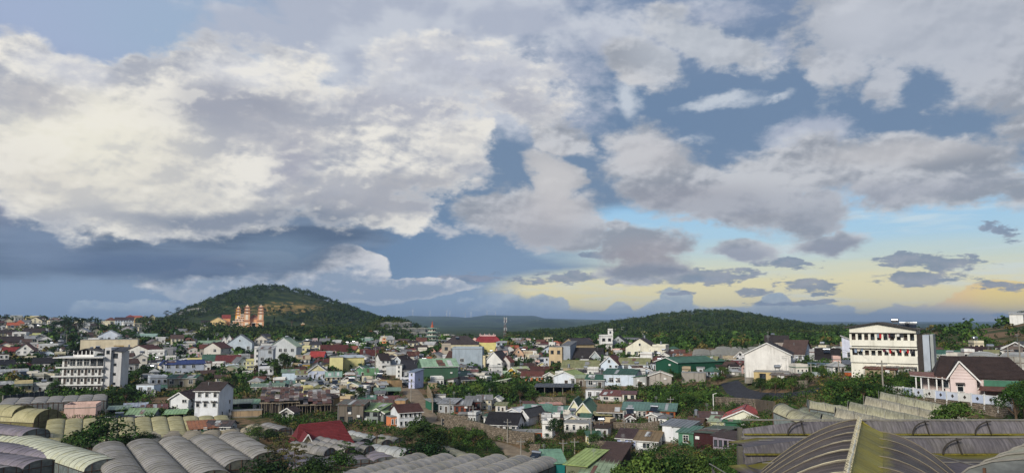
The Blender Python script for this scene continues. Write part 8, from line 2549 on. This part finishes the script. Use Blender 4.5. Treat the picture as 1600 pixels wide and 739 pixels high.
# ------------------------------------------------------------------ undergrowth: shrubs nobody could count
def undergrowth():
    g = np.random.default_rng(21)
    F_ = np.array(FOOT)
    xs = []; ys = []; ss = []
    def add(n, a0, a1, r0, r1, s0, s1, thr):
        a = g.uniform(azel(a0, 500)[0], azel(a1, 500)[0], n); r = np.exp(g.uniform(math.log(r0), math.log(r1), n))
        x = r * np.sin(a); y = r * np.cos(a)
        pn = (np.sin(x * .08 + 2) * np.cos(y * .07) + np.sin((x + y) * .05) * np.cos((x - y) * .06 + 1)) * .5 + g.normal(scale=.25, size=n)
        m = pn > thr
        xs.append(x[m]); ys.append(y[m]); ss.append(g.uniform(s0, s1, m.sum()) * (0.8 + r[m] / 400))
    add(7600, -80, 1680, 112, 330, .5, 1.6, -.6)
    add(2600, -80, 1680, 300, 640, 1.2, 2.6, -.2)
    add(700, 1140, 1680, 70, 220, .4, 1.3, -.5)
    add(900, 440, 1160, 110, 190, .6, 1.5, -.5)
    def patch(px, py, wx, wy, n, s0, s1):
        X = g.normal(px, wx, n); Y = g.normal(py, wy, n)
        for a, b in zip(X, Y):
            if b < 503: continue
            r = hit(a, b, 70); q = at(a, b, r)
            xs.append(np.array([q.x])); ys.append(np.array([q.y])); ss.append(np.array([g.uniform(s0, s1)]))
    for (px, py, wx, wy, n, s0, s1) in ((170, 622, 30, 8, 90, 1.5, 3), (780, 612, 34, 8, 260, 1.8, 3.4), (740, 622, 20, 6, 60, 1.5, 2.8), (1055, 625, 30, 10, 150, 1.4, 2.8), (1215, 606, 30, 6, 80, 1.0, 2.2), (1335, 612, 25, 10, 160, 1.3, 2.8), (1405, 592, 25, 6, 60, .6, 1.5),
                                        (470, 660, 50, 8, 110, 1.0, 2.2), (560, 690, 60, 12, 60, .8, 1.8), (740, 690, 30, 8, 80, .8, 2.0), (905, 700, 20, 6, 40, .8, 1.6), (340, 530, 60, 8, 90, 2.5, 4.5), (560, 530, 60, 8, 60, 2.5, 4.5), (500, 528, 50, 6, 80, 2.5, 4.5),
                                        (640, 532, 20, 5, 50, 2, 3.5), (860, 532, 40, 5, 60, 2, 3.5), (400, 610, 60, 8, 70, 1.2, 2.4), (430, 732, 40, 10, 60, .8, 2.0), (1130, 640, 20, 6, 40, .5, 1.4), (120, 644, 60, 5, 120, .8, 1.8), (640, 715, 40, 10, 60, 1, 2)):
        patch(px, py, wx, wy, n, s0, s1)
    x = np.concatenate(xs); y = np.concatenate(ys); s = np.concatenate(ss)
    keep = np.ones(len(x), bool)
    for fx, fy, fr in F_:
        keep &= (x - fx) ** 2 + (y - fy) ** 2 > (fr * .78) ** 2
    keep &= ~((np.hypot(x, y) > 290) & (np.arctan2(x, y) > azel(1425, 500)[0]) & (g.random(len(x)) > .2))
    # keep the sight line of the near greenhouses clear
    keep &= ~((np.hypot(x, y) < 66) & (np.arctan2(x, y) > azel(1140, 500)[0]))
    x, y, s = x[keep], y[keep], s[keep]
    z = tz(x, y)
    r = np.hypot(x, y)
    C = []; Rr = []; S = []
    for k in range(3):
        a = g.uniform(0, 6.28, len(x)); o = s * (.5 if k else 0)
        C.append(np.stack([x + np.cos(a) * o, y + np.sin(a) * o, z + s * (.35 if k else .55)], -1))
        q = s * g.uniform(.5, .85, len(x)); Rr.append(np.stack([q, q, q * .8], -1)); S.append(np.clip(s * .24, .25, 1.2) * np.clip(r / 220, .8, 2.0))
    C = np.concatenate(C); Rr = np.concatenate(Rr); S = np.concatenate(S)
    tone = g.random(len(C))
    tone = np.tile(g.random(len(x)), 3)
    for i, (lo, hi, lf, nm) in enumerate(((0, .45, 'mid', 'shrubs'), (.45, .75, 'dark', 'dark_shrubs'), (.75, .9, 'light', 'light_shrubs'), (.9, 1.01, 'dry', 'dry_shrubs'))):
        m = (tone >= lo) & (tone < hi)
        v, q = leafcloud(C[m], Rr[m], 22, S[m], 30 + i, up=.5, shell=.55)
        o = obj(nm, np_mesh(nm, v, q, shrub_m(lf))); o['kind'] = 'stuff'
def shrub_m(lf):
    m, t = newmat('shrub_leaves')
    a, b, c = {'mid': ('#3c5a26', '#1c2f12', '#6c8238'), 'dark': ('#2c451f', '#14220e', '#51672c'), 'light': ('#547331', '#2a4019', '#8b9c4a'), 'dry': ('#6d6636', '#3d3a1d', '#9a8548')}[lf]
    p = t.geo.outputs['Position']
    col = t.mix(t.ramp(t.noise(p, .35, 4, .7), .35, .65), hx(b), hx(a))
    col = t.mix(t.ramp(t.noise(p, 1.6, 3, .6), .5, .75, True, 0, .7), col, hx(c))
    fin(t, col, .8, None, spec=.12)
    return m

# ------------------------------------------------------------------ the rest of the town: small houses packed between the named ones
def fillers():
    before = set(bpy.data.objects)
    g = random.Random(77)
    W_ = [('white', WH), ('cream', CR), ('grey', '#a9a9a5'), ('tan', TN), ('pale blue', LB), ('pinkish', PK), ('yellow', YL), ('off-white', '#cfcbc0'), ('light grey', '#c0c2c2'), ('sandy', '#b9a888')]
    R_ = [('brown', BR), ('dark brown', DB), ('red-brown', RB), ('dark red', '#5d2a24'), ('grey', GR), ('pale grey', LGR), ('green', GN), ('pale green', PG), ('rusty', RUST), ('charcoal', '#35343a'), ('orange', OR), ('olive', OLV)]
    zones = [  # px0 px1 py0 py1 count size0 size1
        (0, 90, 505, 530, 34, 8, 14), (0, 110, 530, 560, 34, 10, 18), (0, 95, 558, 600, 18, 12, 20), (120, 240, 508, 550, 24, 9, 16), (140, 300, 540, 580, 26, 11, 20), (180, 420, 545, 592, 44, 11, 20),
        (230, 420, 518, 540, 10, 7, 12), (420, 620, 540, 562, 46, 9, 17), (440, 660, 552, 600, 52, 11, 20), (560, 830, 538, 560, 52, 8, 16), (620, 860, 556, 592, 40, 10, 18), (560, 700, 524, 542, 14, 7, 12),
        (820, 1060, 556, 600, 40, 11, 20), (830, 1000, 536, 556, 24, 8, 14), (800, 870, 536, 552, 18, 6, 10), (1040, 1180, 552, 590, 26, 10, 18), (230, 300, 586, 604, 8, 12, 18), (490, 640, 598, 640, 26, 11, 18), (395, 520, 600, 622, 9, 12, 20),
        (700, 830, 646, 668, 4, 10, 16), (820, 1050, 640, 668, 10, 11, 18), (800, 1130, 672, 705, 4, 14, 20), (1180, 1330, 548, 590, 16, 10, 18), (1440, 1600, 548, 575, 9, 10, 18), (880, 1010, 512, 530, 3, 6, 9), (340, 450, 636, 668, 6, 12, 20), (700, 760, 590, 604, 3, 10, 16)]
    tot = 0
    for (a, b, c, d, n, s0, s1) in zones:
        made = 0; tries = 0
        while made < n and tries < n * 14:
            tries += 1
            px = g.uniform(a, b); py = g.uniform(c, d)
            r = hit(px, py, 100)
            p = at(px, py, r)
            k = p.y / F
            w = g.uniform(s0, s1); wm_ = w * k
            cy = p.y + wm_ * .4
            if any((fx - p.x) ** 2 + (fy - cy) ** 2 < (fr * .92 + wm_ * .5) ** 2 for fx, fy, fr in FOOT): continue
            near = [h for h in HOUSES if abs(h[1] - px) < (h[3] + w) / 2 and 0 < h[2] - py < h[4] * .5]
            if any(h[2] - py < h[4] * .25 and h[2] >= py for h in near) and g.random() < .5: continue
            # never cover the front of a named house
            if any(abs(h[1] - px) < (h[3] + w) / 2 and 0 < py - h[2] < w * .45 for h in NAMED): continue
            wc = g.choice(W_ + W_[:2] * 4 + W_[7:9] * 2)[1]; rc = g.choice(R_[:2] * 2 + R_[4:6] * 4 + R_[8:10] * 3 + R_)[1]
            roof = g.choice('GGSSSHMMFFFF')
            h = w * g.uniform(.38, .62) * (1.5 if g.random() < .5 else 1)
            mm = h * k
            h = max(h, 2.3 / k) if r < 300 else h
            ns = 2 if h * k > 4.6 else 1
            H(px, py, w, h, roof, w * g.uniform(.2, .36) if roof in 'GSH' else w * .12, g.uniform(-28, 28), wc, rc, (ns, g.choice((2, 2, 3))), 'small house %d of the crowd' % tot, r=r,
              opt=g.choice(('tank', '', 'tank', 'rnd', 'rnd', 'awn', 'bal' if ns > 1 else 'rnd', 'sol' if roof in 'SG' else '')) + (' dark' if g.random() < .3 else ''),
              rust=g.choice((.1, .3, .6)), dirt=g.choice((.2, .4, .7)), dep=min(10, max(4, wm_ * g.uniform(.7, 1.1))))
            made += 1; tot += 1
    # past some 300 houses the small ones far back are joined into one mass
    new = [o for o in bpy.data.objects if o not in before]
    V = []; Q = []; MI = []; mats = {}; n0 = 0
    for o in new:
        if o.type != 'MESH': continue
        M = o.matrix_basis.copy(); q = o.parent
        while q is not None:
            M = q.matrix_basis @ M; q = q.parent
        me = o.data; A = np.empty(len(me.vertices) * 3); me.vertices.foreach_get('co', A)
        A = A.reshape(-1, 3); Mn = np.array(M); V.append(A @ Mn[:3, :3].T + Mn[:3, 3])
        mi = mats.setdefault(me.materials[0].name, len(mats))
        for p in me.polygons:
            Q.append([v + n0 for v in p.vertices]); MI.append(mi)
        n0 += len(me.vertices)
    me = bpy.data.meshes.new('small_houses')
    me.from_pydata(np.concatenate(V).tolist(), [], Q)
    for nm in mats: me.materials.append(bpy.data.materials[nm])
    me.polygons.foreach_set('material_index', MI); me.update()
    bpy.data.batch_remove(new)
    obj('small_houses', me)['kind'] = 'stuff'
    print('fillers', tot)
NAMED = list(HOUSES)
fillers()
undergrowth()
print([v for v in LABELS if len(v.split()) > 16])
print('objects', len(bpy.data.objects), 'tris', sum(len(m.loops) - 2 * len(m.polygons) for m in bpy.data.meshes))
